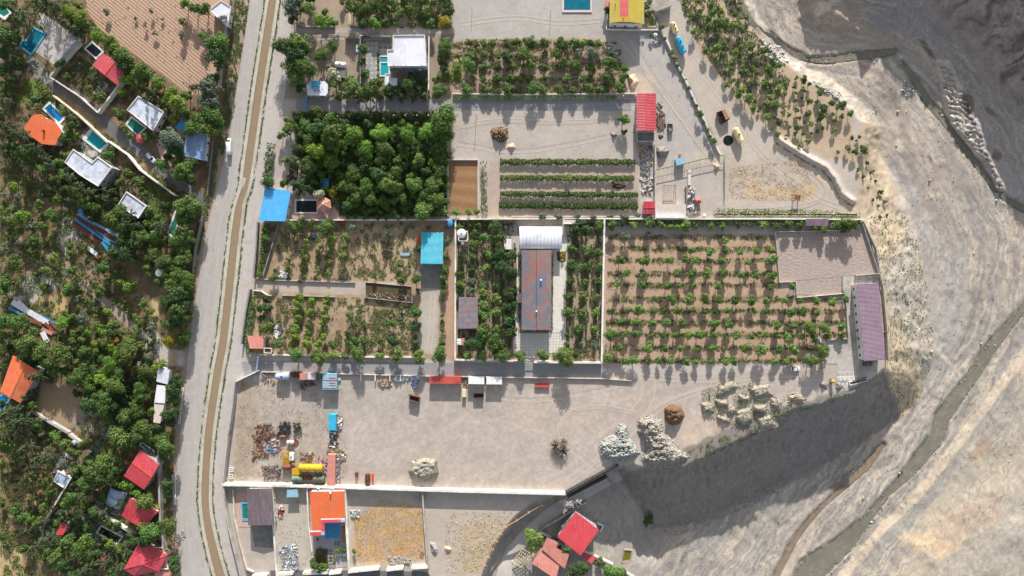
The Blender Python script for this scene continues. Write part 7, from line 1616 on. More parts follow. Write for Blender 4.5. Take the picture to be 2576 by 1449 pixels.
mound('rubble_ring','ring heap of tan rubble near the cliff edge','rubble heap',Q(3,2,(190,1060),(300,1050),(385,1100),(360,1160),(270,1140),(200,1180)),1.2,'stone_tan',.5,20,st=(220,.15,.5,['stone_tan','stone_grey']),short='the tan rubble ring')
# ------------------------------------------------------------ sunken plots with the red house
t = thing('tyre_wall','sloping retaining wall topped by standing tyres','retaining wall',P(1490,1205)); LM.append((1490,1205,'the tyre-topped wall'))
a,b = P(1426,1240),P(1556,1169); mb = MB(); lbox(mb,a,b,1.6,-8.0,-.1); mb.build('wall','concrete_dark',t)
c_,d_ = P(1429,1254,-4.0),P(1528,1199,-5.5); mb = MB(); lbox(mb,c_,d_,.5,-8.0,-3.2); mb.build('ledge','concrete',t)
for i in range(21):
    p = a.lerp(b,(i+.4)/21); mb = MB(); tyre_bm(mb,(0,0,0),.62,.2,(.25,-1,.9)); o = mb.build('tyre','tyre_rubber',origin=(0,0,0)); o.location = (p.x,p.y+.2,.35+.1*(i % 2)); tag(o,'standing tyre in the row above the sunken lane','tyre','tyres on the retaining wall')
def retain():
    pts = Q(2,3,(535,615),(400,665),(300,725),(170,805),(50,885),(-60,950),(-150,1090),(-270,1330),(-320,1480)); t = thing('hurdle_fence','curving wooden fence above the sunken lane','fence',P(*pts[4])); LM.append(pts[4]+('the curving wooden fence',))
    for a,b in zip(pts[:-1],pts[1:]):
        p,q = P(*a),P(*b); p.z = q.z = 0; n = max(1,int((q-p).length/3.2)); d = (q-p).normalized(); nn = Vector((-d.y,d.x,0))
        for i in range(n):
            x,y = p.lerp(q,i/n),p.lerp(q,(i+1)/n); mb = MB(); mb.beam(x+Vector((0,0,.5)),y+Vector((0,0,.5)),.14,1.0); mb.build('panel','wood',t); mb = MB(); mb.beam(x-nn*.9+Vector((0,0,1.0)),x+nn*.5+Vector((0,0,1.0)),.14,.14); mb.build('bracket','paint_cream',t)
retain()
ZG = -6.0
house('red_square_house','house with bright red tilted square roof in the sunken plot','house',Q(2,3,(875,985),(690,1245),(455,1052),(640,800)),-1.2,'mono','roof_red_bright','grey_wall',z0=-8.5,rise=.6,short='the bright red square roof')
house('pink_stepped_house','pink flat-roofed house stepped below the red square roof','house',Q(2,3,(350,1068),(482,1132),(445,1168),(575,1232),(530,1378),(300,1180)),-2.2,'flat','roof_pink','brown_wall',z0=-8,short='the pink stepped roof')
house('pink_stepped_house','lower brown-pink roof under the pink stepped house','house',Q(2,3,(290,1180),(495,1275),(440,1470),(200,1315)),-2.9,'mono','roof_pink','brown_wall',z0=-8,rise=.9,win=False,short='the lower pink roof')
def pergola():
    q = Q(2,3,(110,1175),(215,1240),(110,1370),(5,1305)); W = wpoly(q,-3.5); t = thing('pergola','white timber pergola grid at the lane bend','pergola',P(*centroid(q),-6)); LM.append(centroid(q)+('the white pergola',))
    for i in range(4): mb = MB(); mb.beam(W[i],W[(i+1) % 4],.16,.2); mb.build('beam','paint_cream',t); mb = MB(); mb.beam(W[i]-Vector((0,0,3.5)),W[i],.16,.16); mb.build('post','paint_cream',t)
    for i in range(1,5): mb = MB(); mb.beam(W[0].lerp(W[1],i/5),W[3].lerp(W[2],i/5),.12,.12); mb.build('rafter','paint_cream',t); mb = MB(); mb.beam(W[0].lerp(W[3],i/5)+Vector((0,0,.12)),W[1].lerp(W[2],i/5)+Vector((0,0,.12)),.12,.12); mb.build('rafter','paint_cream',t)
pergola()
wall('sunken_wall','pale wall above the red square roof along the lane',Q(2,3,(270,975),(520,830),(745,690)),1.8,.5,'concrete',4,fol=True,short='the sunken lane wall')
wall('sunken_wall','white wall between the red and the pink houses',Q(2,3,(275,985),(470,1095),(520,1140)),2.0,.4,'white_wall',4,fol=True)
wall('sunken_wall','grey wall right of the bright red roof',Q(2,3,(650,775),(850,910)),1.5,.4,'concrete',4,fol=True)
wall('sunken_wall','pale kerb wall at the corner of the red roof',Q(2,3,(850,905),(915,935),(885,990)),1.2,.5,'white_wall',3,fol=True)
wall('sunken_wall','white wall stub below the red house',Q(2,3,(790,1220),(1010,1320)),1.5,.5,'white_wall',4,fol=True)
wall('sunken_wall','short white wall at the bottom edge by the trees',Q(2,3,(1135,1395),(1240,1460)),1.5,.5,'white_wall',4,fol=True)
wall('gorge_kerb','thin broken kerb running down into the gorge',Q(2,3,(950,460),(1020,530),(1100,640),(1165,710)),.6,.3,'concrete',4,fol=True,cm=0)
house('red_canopy','little red canopy under the bright red house','canopy',Q(2,3,(725,1210),(850,1260),(800,1325),(715,1260)),-4.5,'mono','roof_red','white_wall',z0=-9,rise=.3,win=False)
q_ = Q(2,3,(1125,1180),(1215,1190),(1185,1335),(1098,1315)); zq = zs(*centroid(q_)); trough('small framed basin on the gorge floor',q_,.5,'stone_warm','pond_olive','basin','stone_basin','the small gorge basin',z=zq-.1) if False else None
def basin():
    W = [P(u,v,zq+.4) for u,v in q_]; t = thing('stone_basin','small framed basin on the gorge floor','basin',P(*centroid(q_),zq)); LM.append(centroid(q_)+('the small gorge basin',)); I = inset(W,.4); mb = MB()
    for i in range(4): j = (i+1) % 4; mb.prism([W[i],W[j],I[j],I[i]],zq-1,zq+.5)
    mb.build('rim','stone_warm',t); mb = MB(); mb.prism(I,zq-1,zq+.25); mb.build('water','pond_olive',t)
basin()
# ------------------------------------------------------------ gorge: boulders and pebbles
def river_stones(name,label,poly,n,r0,r1,mats,seed,near=None,lift=.25):
    A = scatter(poly,n,seed)
    if near is not None: A = A[near(A[:,0],A[:,1])]
    z = zt(A[:,0],A[:,1]); R = r0+(r1-r0)*np.random.default_rng(seed).random(len(A))**4; k = S*(H-z)/H
    C3 = np.stack([(A[:,0]-CU)*k,-(A[:,1]-CV)*k,z+R*lift if lift < .3 else z+lift*.7],-1); o = link(name,stones(C3,R,name,mats,seed=seed)); tag(o,label,'stones',kind='stuff')
GO = [(1870,-40),(2010,-40),(2020,60),(2200,140),(2300,150),(2500,420),(2640,600),(2640,1500),(1700,1500),(1650,1345),(1940,1230),(2270,1085),(2350,920),(2310,600),(2215,390),(2195,280),(2030,165),(1940,80)]
river_stones('river_pebbles','pebbles scattered over the gorge floor',GO,6000,.08,.34,['stone_white','stone_grey','stone_warm'],3)
river_stones('river_boulders','pale boulders strewn beside the upper stream',Q(3,0,(-60,380),(120,470),(200,640),(60,640),(-80,520)),160,.3,1.1,['stone_white','stone_grey'],4)
river_stones('river_boulders','pale boulders at the lower orchard corner',Q(3,0,(430,800),(560,860),(730,930),(720,1020),(560,930)),200,.25,.8,['stone_white','stone_grey'],5)
river_stones('river_boulders','pale boulders in clusters on the gravel bar',Q(3,0,(1350,815),(1400,800),(1440,850),(1470,930),(1400,990),(1330,930),(1370,880)),50,.3,.9,['stone_white','stone_grey'],6)
river_stones('slope_stones','loose stones along the shaded slope foot',[(1660,1325),(1750,1300),(1860,1255),(1960,1205),(1960,1240),(1860,1285),(1750,1335),(1680,1350)],1300,.12,.5,['stone_grey','stone_warm'],7)
river_stones('stream_stones','dark and pale stones lining the streams',GO,16000,.08,.38,['stone_white','stone_grey','stone_warm','grit_grey'],8,lift=.8,near=lambda a,b: (np.abs(interp_w(a,b,STREAMS[0][0])) < 6) | (np.abs(interp_w(a,b,STREAMS[2][0])) < 6) | (np.abs(interp_w(a,b,STREAMS[3][0])) < 6))
BB = [(3,0,75,375),(3,0,425,550),(3,0,575,628),(3,0,1065,632),(3,0,330,680),(3,0,1303,1125),(3,0,1090,1110),(3,0,1050,1135),(3,0,1750,1165),(3,1,1290,15),(3,1,1625,365),(3,1,2295,570),(3,1,2065,1100),(3,2,2275,575),(3,2,1645,640),(3,3,955,665),(3,3,1320,412),(3,3,1035,905),(3,3,640,1410),(3,2,2140,560)]
for i,(c,r,x,y) in enumerate(BB):
    u,v = T(c,r,x,y); me = stones(np.array([[0,0,.3]]),[.45+.18*(i % 3)],'boulder',['stone_white'],seed=60+i); o = link('boulder',me,None,G(u,v)); tag(o,'pale rounded boulder lying alone on the gorge gravel','boulder','single boulders on the gorge floor')

for i,(c,r,x,y,h_) in enumerate(((2,0,388,135,3.2),(1,0,2175,108,3.0),(1,0,2216,1180,5.0))):
    p = P(*T(c,r,x,y)); mb = MB(); mb.tube([(p.x,p.y,0),(p.x,p.y,h_)],.09,8); o = mb.build('pole','metal_grey',None,origin=(p.x,p.y,0)); tag(o,['thin pole standing on the tarmac below the teal pool','thin pole left of the big teal pool','tall thin pole above the brown brush heap'][i],'pole')

def litter(label,poly,n,seed,r1=.22): river_stones('yard_stones',label,poly,n,.05,r1,['stone_grey','stone_warm','slab_dark','stone_white'],seed)
litter('small stones and litter strewn over the big yard',[(610,960),(1500,965),(1540,1100),(1410,1225),(600,1205)],1500,71)
litter('small stones on the gravel yard beside the brown brush heap',[(1145,285),(1590,285),(1590,395),(1145,395)],300,72)
litter('small stones on the open works plot',[(1535,110),(1650,120),(1800,380),(2100,500),(2000,535),(1840,530),(1640,400)],700,73)
litter('small stones on the lower bare plots',[(700,1260),(770,1260),(775,1430),(700,1430)],350,74,.3)
# ------------------------------------------------------------ trees
RO = 'big right orchard'
ROWS = [[(2,1,1150,935,45,'s'),(2,1,1370,925,40,'s'),(2,1,2140,968,46)],
 [(2,1,1810,1070),(2,1,1990,1090,48),(2,1,2150,1070),(2,1,2300,1080,36),(2,1,2460,1080,46),(3,1,40,1070,45)],
 [(2,1,1090,1160),(2,1,1340,1165,55),(2,1,1580,1170,50),(2,1,1740,1150,38),(2,1,1840,1170,38),(2,1,2110,1170,40),(2,1,2370,1190,34),(3,1,40,1165,50)],
 [(2,1,1150,1300),(2,1,1310,1300,50),(2,1,1660,1300),(2,1,1810,1300),(2,1,1970,1300,46),(2,1,2130,1300),(2,1,2310,1320,36),(2,1,2460,1320),(3,1,40,1320,50)],
 [(2,1,1060,1395,50),(2,1,1310,1410,46),(2,1,1560,1420,54),(2,1,1680,1425,28),(2,1,1820,1420,35),(2,1,2070,1420,40),(3,1,30,1430,40),(3,1,240,1430,40)],
 [(2,2,1130,100),(2,2,1440,105,38),(2,2,1600,110,54),(2,2,1780,115,46),(2,2,1945,115,50),(2,2,2085,120),(2,2,2250,115,52),(2,2,2410,125,46),(2,2,2560,130),(3,2,170,130,46),(3,2,330,125,30),(3,2,490,130,35),(3,2,650,140,50),(3,2,780,118,42)],
 [(2,2,1020,215,28),(2,2,1170,220,38),(2,2,1285,215,50),(2,2,1430,225,36),(2,2,1550,215,32),(2,2,1670,220,38),(2,2,1820,215,34),(2,2,1940,230,34),(2,2,2060,230,28),(2,2,2170,225,30),(2,2,2315,225,26),(2,2,2430,220,32),(2,2,2555,225,40),(3,2,240,240,46),(3,2,350,240),(3,2,495,240,42)],
 [(2,2,1095,335,52),(2,2,1245,345),(2,2,1405,350,44),(2,2,1560,350),(2,2,1710,350,46),(2,2,2030,360,46),(2,2,2180,360,40),(3,2,90,380),(3,2,250,380,44),(3,2,410,395,58),(3,2,560,395,54),(3,2,745,390,46)],
 [(2,2,1005,460,58),(2,2,1140,465,34),(2,2,1255,460,44),(2,2,1400,475,34),(2,2,1520,470,34),(2,2,1640,475,34),(2,2,1780,475,44),(2,2,1880,465,50),(2,2,2030,465,46),(2,2,2150,490,32),(2,2,2255,470,48),(2,2,2410,485,34),(2,2,2530,470,38),(3,2,90,480,34),(3,2,195,490,42),(3,2,335,490,36),(3,2,460,500),(3,2,600,490,36),(3,2,740,490,32)],
 [(2,2,1070,600,46),(2,2,1380,598,50),(2,2,1540,605,40),(2,2,1705,605,46),(2,2,1860,612,36),(2,2,2020,605,46),(2,2,2130,605,26),(2,2,2340,608,50),(2,2,2510,625,62),(3,2,110,612,50),(3,2,250,620,58),(3,2,535,630,66)],
 [(2,2,975,705,52),(2,2,1120,730,36),(2,2,1225,725,40),(2,2,1375,740,38),(2,2,1480,725,32),(2,2,1600,725,42),(2,2,1750,735,44),(2,2,1850,740,34),(2,2,2000,735,38),(2,2,2150,740,48),(2,2,2235,732,36),(3,2,60,740,42),(3,2,180,740,44),(3,2,435,725,70)]]
OR_ = ['top','second','third','fourth','fifth','sixth','seventh','eighth','ninth','tenth','bottom']
CN = ['first','second','third','fourth','fifth','sixth','seventh','eighth','ninth','tenth','eleventh','twelfth','thirteenth','fourteenth','fifteenth','sixteenth','seventeenth','eighteenth','nineteenth','twentieth']
for i,row in enumerate(ROWS):
    row = sorted(row,key=lambda e: T(*e[:4])[0])
    for j,e in enumerate(row):
        u,v = T(*e[:4]); r = e[4] if len(e) > 4 else 42; k = e[5] if len(e) > 5 else 'o'; R = px(r)*1.12
        tree(u,v,R,k,'orchard tree, %s from left in the %s row of the %s' % (CN[j],OR_[i],RO),zf=1.0,group='fruit trees of the big right orchard')
VG = 'trees of the walled villa gardens'
grove(2,1,[(640,860,72,'d'),(760,870,78,'d'),(880,830,66,'g'),(700,800,60,'d'),(605,1060,62,'g'),(750,1068,60,'g'),(872,1095,52,'g'),(598,1222,62,'g'),(735,1228,50,'g'),(870,1250,50,'g'),(580,1378,54,'g'),(735,1395,48,'o'),(870,1395,52,'g'),(10,1120,60,'d'),(10,1300,60,'d')],group=VG)
grove(2,2,[(575,85,62,'g'),(712,85,52,'o'),(845,105,46,'g'),(560,240,58,'g'),(700,258,58,'o'),(840,245,46,'o'),(675,405,60,'g'),(828,410,46,'o'),(828,575,50,'s'),(552,470,34,'g'),(552,560,30,'g'),(310,672,62,'g'),(525,690,92,'g'),(640,662,40,'g'),(80,682,60,'g'),(690,560,34,'s'),(500,640,50,'g'),(430,690,34,'o'),(700,690,26,'o'),(10,200,60,'d'),(5,30,60,'d'),(10,430,50,'d')],group=VG)
grove(1,1,[(2200,920,52),(2190,1005,52),(2185,1135,50),(2180,1265,46),(2320,950,60,'g'),(2400,840,66,'g'),(2440,950,70,'d'),(2340,1115,48,'o'),(2440,1110,78,'d'),(2545,1125,72,'d'),(2310,1250,62,'o'),(2440,1245,78,'d'),(2540,1290,78,'d'),(2430,1418,60,'o'),(2290,1425,42,'g'),(2045,840,40),(2150,820,30),(2240,810,30),(2060,1150,44),(2050,1300,50),(2060,1410,50),(2170,1380,44,'s')],'g',group=VG)
grove(1,2,[(2290,55,70,'o'),(2425,110,60,'o'),(2545,60,76,'d'),(2295,180,60,'o'),(2430,250,58,'o'),(2545,190,74,'d'),(2290,262,54,'o'),(2420,405,54,'o'),(2545,330,78,'d'),(2290,440,86,'g'),(2240,540,92,'d'),(2400,545,84,'g'),(2545,440,62,'d'),(2130,565,46),(2130,665,40,'o'),(2265,672,74,'g'),(2465,680,74,'g'),(2165,20,48,'s'),(2060,20,36,'g')],'g',group=VG)
CG = 'shrubs of the citrus rows'
grove(1,1,[(495,970),(520,1025,32),(482,1080),(508,1135,32),(470,1182,24),(490,1235,24),(460,1280,24),(482,1335,22),(440,1385,22),(625,970,32),(650,1040),(615,1082,28),(640,1140,24),(600,1187,20),(628,1245,20),(595,1285,22),(615,1340,20),(765,980,46),(745,1090,36),(735,1185,30),(725,1290,28)],'y',group=CG,rad=34)
grove(1,2,[(440,95,56),(420,150,42),(438,190,38),(400,240,34),(428,290,32),(398,335,34),(410,395,34),(378,430,44),(392,490,48),(362,540,36),(555,130,38),(577,185,30),(540,245,44),(562,290,30),(535,340,32),(552,395,26),(515,445,38),(532,500,32),(515,560,50),(720,95,28),(690,140,36),(705,195,30),(672,240,34),(700,295,34),(663,350,36),(692,400,28),(655,435,26),(680,495,36),(635,560,44)],'y',group=CG,rad=36)
MG = 'trees of the plot below the bright blue roof'
grove(1,1,[(905,930,34,'o'),(890,1025,36,'o'),(880,1130,60,'o'),(235,1010,34),(230,1095,22),(195,1265,30),(330,1165,28),(320,1255,36),(170,1350,46),(870,1345,26),(1190,1325,38),(1450,1210,46),(1545,1230,24),(1475,1360,50),(1610,1360,50),(1185,1025,30),(1365,1045,30),(370,820,50),(400,880,56),(450,800,50),(550,805,54),(690,850,82,'g'),(750,800,50),(110,850,46,'g'),(100,955,50,'g'),(975,835,56,'s'),(1120,845,50,'t'),(1290,835,50,'t'),(1430,840,46,'t'),(1310,900,66,'s'),(1930,980,54,'s'),(1900,1140,40,'g'),(1900,1270,46),(1895,1350,46),(1885,1425,40),(1640,1070,30),(1460,800,20,'y'),(1560,800,24,'y'),(1170,805,16,'y'),(1735,845,30,'s'),(1915,845,30,'t')],'g',group=MG)
grove(1,2,[(290,238,28),(240,330,34),(232,555,56),(100,400,56),(60,300,40,'d'),(60,200,50,'d'),(130,200,50,'d'),(100,110,50,'d'),(945,275,48),(1010,365,36),(1095,370,28),(1375,355,50),(1470,208,28),(1475,350,26),(1615,240,64),(1615,392,50,'d'),(920,460,44),(1000,530,50),(1080,530,40),(1160,532,30),(1245,530,46),(1375,530,56,'d'),(1610,545,40),(770,575,46),(915,530,40),(405,660,80,'o'),(615,680,92,'o'),(785,680,54,'o'),(1025,665,88,'o'),(1240,680,46,'o'),(1420,675,58,'o'),(1635,682,74,'o'),(1840,672,84,'o'),(1885,45,36),(1880,110,32),(1875,270,34),(1870,560,44),(1630,30,30),(900,685,40),(980,590,50),(1870,420,24),(1870,340,24)],'g',group=MG)
GG = 'trees of the dense middle grove'
grove(1,0,[(610,1130,78,'g'),(740,1215,70),(860,1160,52,'c'),(975,1170,52,'c'),(1090,1150,54,'c'),(1195,1150,56,'c'),(1320,1150,58,'c'),(1425,1150,46,'c'),(1550,1150,54,'c'),(1665,1160,56,'c'),(1790,1150,54,'c'),(1890,1210,122,'g'),(800,1360,118,'g'),(985,1350,98,'y'),(1245,1350,90,'y'),(1535,1350,108,'y'),(1730,1320,96,'y'),(1895,1360,90),(330,1220,60),(320,1300,60),(250,1370,50),(510,1280,78),(610,1300,96,'d'),(540,1400,76),(430,1180,56,'d')],'g',group=GG,zf=1.15)
grove(1,1,[(430,60,86,'d'),(620,70,110,'y'),(800,50,84,'y'),(1100,50,92,'y'),(1300,50,84),(1480,40,70,'d'),(760,182,100),(1120,160,76),(1260,165,84),(1420,170,64),(1640,160,78,'o'),(1870,165,76),(1850,45,84,'g'),(1720,40,60,'d'),(530,205,92),(380,220,84,'d'),(980,310,84),(1230,300,92,'d'),(1400,290,72),(660,310,62),(860,345,50),(1060,330,56),(1560,330,62),(1720,290,64,'d'),(1850,285,92),(960,430,94),(1110,430,84),(1310,400,100),(1430,450,74),(1580,415,100,'o'),(1790,425,94),(870,420,60),(1000,560,84),(1160,560,84),(1480,560,76),(1680,540,78),(1820,560,88),(1290,570,64),(930,610,60),(1560,600,50,'d'),(1690,680,96,'o'),(1870,680,64),(1110,690,42),(1260,690,38,'y'),(1390,690,52),(925,735,32),(1000,732,34),(1100,740,34),(1215,738,32),(1315,735,34),(1430,738,34),(1520,730,36),(455,440,138,'k'),(360,330,64,'p'),(290,395,58,'d'),(640,505,58,'w'),(775,480,54,'l'),(285,165,38,'y'),(130,375,80),(340,170,40,'d'),(605,390,30,'y'),(2010,685,48,'o'),(2140,690,46,'o'),(2225,680,34,'o')],'g',group=GG,zf=1.1)
TG = 'trees round the white ribbed villa'
grove(1,0,[(370,60,108,'b'),(520,100,100),(700,120,42),(365,205,56),(640,220,72,'y'),(740,210,60,'y'),(800,235,40),(300,470,108,'d'),(440,425,124),(400,545,110,'d'),(660,560,98),(775,460,52),(500,680,108),(345,690,100),(400,790,92),(450,890,62,'d'),(790,755,64,'w'),(785,830,60),(1080,500,64),(1070,620,48),(1090,740,44),(950,800,56),(1000,830,50),(950,905,90),(1090,930,70),(1190,880,92),(1330,905,70,'d'),(1250,820,48),(1590,780,84,'d'),(1540,860,76),(1690,830,62,'d'),(1440,920,60,'d'),(1640,890,66,'d'),(905,975,50,'c'),(1030,975,54,'c'),(1135,985,50,'c'),(1245,975,50,'c'),(1360,975,46,'c'),(1465,978,48,'c'),(1585,975,46,'c'),(1710,975,60,'c'),(1850,920,96,'g'),(1900,480,80),(1900,420,50,'b'),(1885,560,62),(1880,660,62,'d'),(1850,775,44),(1800,815,36),(1920,740,40),(2025,565,46),(1230,540,20,'d'),(1230,620,18,'d'),(1230,700,20,'d'),(730,690,34,'y'),(840,960,60,'g')],'g',group=TG,zf=1.1)
grove(1,0,[(960,60,86),(1130,95,74),(1200,245,68,'y'),(1080,240,52,'d'),(1300,220,46),(1300,105,52),(1450,130,62),(1545,95,52),(1410,250,32,'y'),(1600,240,32),(1720,130,64),(1765,235,64),(1930,50,62),(1925,130,60,'d'),(1900,220,68,'l'),(1200,20,66),(1350,20,60),(1500,15,60),(1650,15,66),(1790,15,66),(870,20,40),(1080,-30,60),(1290,-40,60),(1480,-40,60),(1690,-40,60),(1880,-30,60),(420,-20,90),(560,-10,60,'d'),(1660,120,46)],'g',group='trees of the top orchard block')
OT = 'trees of the upper middle orchard'
grove(1,0,[(2150,430,44),(2215,440,40),(2290,445,44),(2380,435,40),(2530,440,50),(2150,560,52),(2290,550,48),(2440,560,48),(2525,575,56,'d'),(2290,670,48),(2420,670,52),(2555,660,46),(2130,660,74,'o'),(2280,790,44),(2435,790,56),(2540,790,44),(2120,905,62,'o'),(2290,900,42),(2350,912,40),(2440,910,44),(2530,900,56),(2210,555,30),(2200,800,30)],'g',group=OT)
grove(2,0,[(45,430,52),(170,422,70),(330,430,64),(490,440,66),(560,440,34),(640,440,64),(715,430,52,'y'),(790,440,48,'d'),(875,440,40,'y'),(120,555,86),(335,540,38),(450,550,66),(800,550,84,'b'),(990,540,66,'s'),(655,550,70,'s'),(10,665,50,'y'),(195,660,52,'y'),(325,680,42),(530,640,60),(630,660,60),(785,690,68),(1000,655,88),(1130,692,46),(90,790,64),(180,790,50),(330,785,40),(550,800,64),(700,800,46),(785,785,34),(970,800,76),(1110,790,48),(95,912,34),(220,900,64),(310,905,52),(480,900,54),(620,912,48),(780,890,52),(860,910,36),(930,890,62),(1080,890,62),(10,900,40),(10,800,40),(1120,1200,58),(1130,1330,34),(1405,360,24),(960,110,34,'d'),(1350,60,44),(1380,20,40),(1345,150,36),(1140,760,34)],'g',group=OT)
grove(2,0,[(1500,275,32,'g'),(1605,530,34,'g'),(1640,590,34),(1670,660,24),(1700,720,24,'y'),(1740,800,24),(1780,880,22),(1820,985,22),(1860,1060,22),(1890,1140,42),(1935,1230,24),(1960,1300,26),(1990,1370,26),(2030,1420,38),(1420,120,24),(1450,180,22),(1540,390,30)],'g',group='shrubs along the long diagonal wall')
grove(3,1,[(465,840,46,'o'),(560,855,46,'o'),(690,820,64),(770,800,60),(840,820,72),(760,850,44),(320,820,40),(205,810,60),(85,830,34),(705,85,28),(965,60,44),(1000,190,30),(912,258,22),(1035,285,22),(962,325,24),(1085,370,24),(1065,268,18),(1010,438,16),(1060,560,22),(1110,620,24),(1180,580,28),(1135,480,28),(1035,350,14),(1200,710,26),(1130,730,26),(870,80,34),(800,40,36),(1100,540,16)],'g',group='trees at the terrace edge')
grove(2,1,[(310,728,48,'b'),(468,728,42,'b'),(652,732,44,'b'),(812,738,44,'b'),(992,732,38,'b'),(1132,732,44,'b'),(1270,715,36,'b'),(1380,735,48,'b'),(1025,380,32,'d'),(575,345,36,'o'),(885,350,38,'o'),(650,350,18,'o'),(2280,835,20,'o'),(2530,820,56,'o'),(2000,825,40,'o'),(1850,830,30),(1750,820,60,'o'),(1590,830,44,'o'),(1500,810,44,'o'),(1220,815,50,'o'),(1010,815,62),(1380,800,50),(2120,830,40,'o'),(1660,830,40,'y')],'g',group='trees along the long white wall')
grove(2,3,[(215,1085,100,'o'),(165,1010,50,'o'),(1370,885,56,'g'),(680,1370,100,'d'),(600,1440,60),(1010,1400,110,'o'),(880,1300,50),(540,1180,46,'d'),(1110,1420,60)],'g',group='trees round the sunken houses')
grove(1,3,[(590,1330,50),(650,1370,40),(700,1350,36,'y'),(640,1200,30),(620,1080,16),(825,1190,26,'y'),(870,1185,26),(905,1190,28),(790,1250,18,'y'),(785,1320,20),(990,1200,34),(750,1260,14),(610,1240,26)],'g',group='shrubs of the orange house garden')
grove(3,0,[(105,1230,42,'d'),(840,1385,32,'d'),(555,1100,62,'d'),(525,1170,52,'d'),(730,1065,54,'d'),(830,1140,38),(640,1035,40),(525,930,40),(360,800,38,'d'),(415,850,26,'d'),(290,780,24),(270,1345,26),(890,1415,18),(920,1380,26)],'g',group='trees at the terrace edge')
# key trees of the west side
WG = 'large trees of the west side'
grove(0,0,[(2205,450,108,'g'),(2190,590,118,'d'),(2215,400,60,'y'),(2040,355,56),(1560,335,28,'b'),(1070,120,38,'b'),(2120,880,116,'b'),(2110,1040,112,'b'),(2160,1180,110),(2120,1300,118),(2000,1200,92),(1960,880,60,'s'),(2160,780,60),(1740,1400,116,'b'),(1840,220,46),(1520,110,30,'b'),(1460,250,30,'s'),(1360,180,20),(1630,190,20),(1860,40,62,'y'),(1960,80,66),(2060,90,60),(1830,350,46,'s'),(540,60,100,'c'),(640,110,96,'c'),(430,60,86,'c'),(210,140,100,'c'),(230,230,86,'c'),(720,130,74,'y'),(820,190,84,'y'),(800,60,40),(860,260,70),(700,260,76,'c'),(780,320,72,'c'),(990,360,76,'y'),(1100,430,74,'g'),(1180,480,70,'y'),(1240,580,100,'g'),(1280,650,84,'d'),(1420,720,98,'g'),(1430,800,70),(1520,760,60,'g'),(1600,840,70,'y'),(1560,940,90,'c'),(1510,1020,80,'c'),(1740,950,86,'y'),(1790,1040,94,'y'),(1880,960,60),(1850,1120,80,'g'),(1940,1290,84),(1700,1130,60,'c'),(50,50,70),(60,400,100,'d'),(30,300,70),(50,540,80,'d'),(40,720,70,'d'),(110,800,60,'d'),(190,740,30,'w'),(610,645,48,'d'),(670,760,40),(900,890,46),(960,980,40),(1030,980,50),(1235,930,40,'y'),(470,960,70),(380,1010,60,'d'),(300,1060,50),(640,1110,54),(730,1190,56),(740,1260,66,'d'),(700,1330,50),(1190,1130,54),(1230,1190,50,'d'),(1230,1290,46),(1310,1370,40),(1470,1380,50,'d'),(100,1290,100,'c'),(230,1370,90,'c'),(60,1380,80,'c'),(770,1380,50,'g'),(640,1400,60,'d'),(560,1430,40),(940,700,36,'o'),(800,640,26,'s'),(890,780,24)],'g',group=WG,zf=1.1)
grove(0,1,[(1790,190,70),(1870,270,118),(1910,340,90),(1800,330,70),(1640,220,84),(1780,60,96,'d'),(1700,140,60,'d'),(2075,140,22,'y'),(2080,228,20,'y'),(2062,310,20,'y'),(1960,180,60,'d'),(1900,560,92),(1960,640,88),(1840,640,86),(1830,760,84),(1900,740,80,'d'),(1860,870,86),(1900,950,70),(1800,960,90),(1850,1060,84),(1780,1080,70),(1820,1170,86),(1660,1180,96),(1560,1110,70),(1740,1240,86),(1820,1320,100),(1700,1330,80),(1880,1380,90),(1760,1420,90),(1560,930,80,'g'),(1400,370,74,'g'),(1290,300,66),(1210,390,52),(1440,510,56),(1500,690,66,'g'),(1660,620,50,'d'),(1590,740,50),(1400,830,80,'c'),(1330,720,90,'c'),(1220,680,84),(1130,760,96),(1280,860,100,'d'),(1200,830,80),(1400,930,80),(1240,980,90,'d'),(1370,1010,80,'d'),(1160,1080,80,'d'),(1280,1110,90,'d'),(1080,560,80,'c'),(950,500,86,'c'),(1110,480,70,'c'),(860,430,80,'c'),(760,350,74,'c'),(720,270,64,'c'),(640,300,60),(550,230,76,'c'),(480,150,70,'c'),(600,190,60),(420,250,60),(300,190,70),(250,90,80),(380,60,80,'c'),(110,20,60,'d'),(700,120,50),(780,480,80),(840,580,60),(960,640,70),(900,560,60,'g'),(640,100,40,'g'),(1080,120,60),(1130,60,40),(240,740,80,'y'),(90,780,54),(540,720,80,'g'),(400,620,56),(130,430,50,'y'),(370,970,76,'g'),(545,1150,58,'y'),(740,1270,50),(160,1200,90),(30,1090,60,'b'),(450,1270,44,'o'),(330,830,54,'b'),(430,820,50),(70,1390,74),(1050,1250,66),(1160,1310,50),(1240,1290,44),(1210,1380,44,'y'),(700,1430,50,'y'),(960,1420,50),(1080,1400,50),(1300,1430,60,'y')],'g',group=WG,zf=1.15)
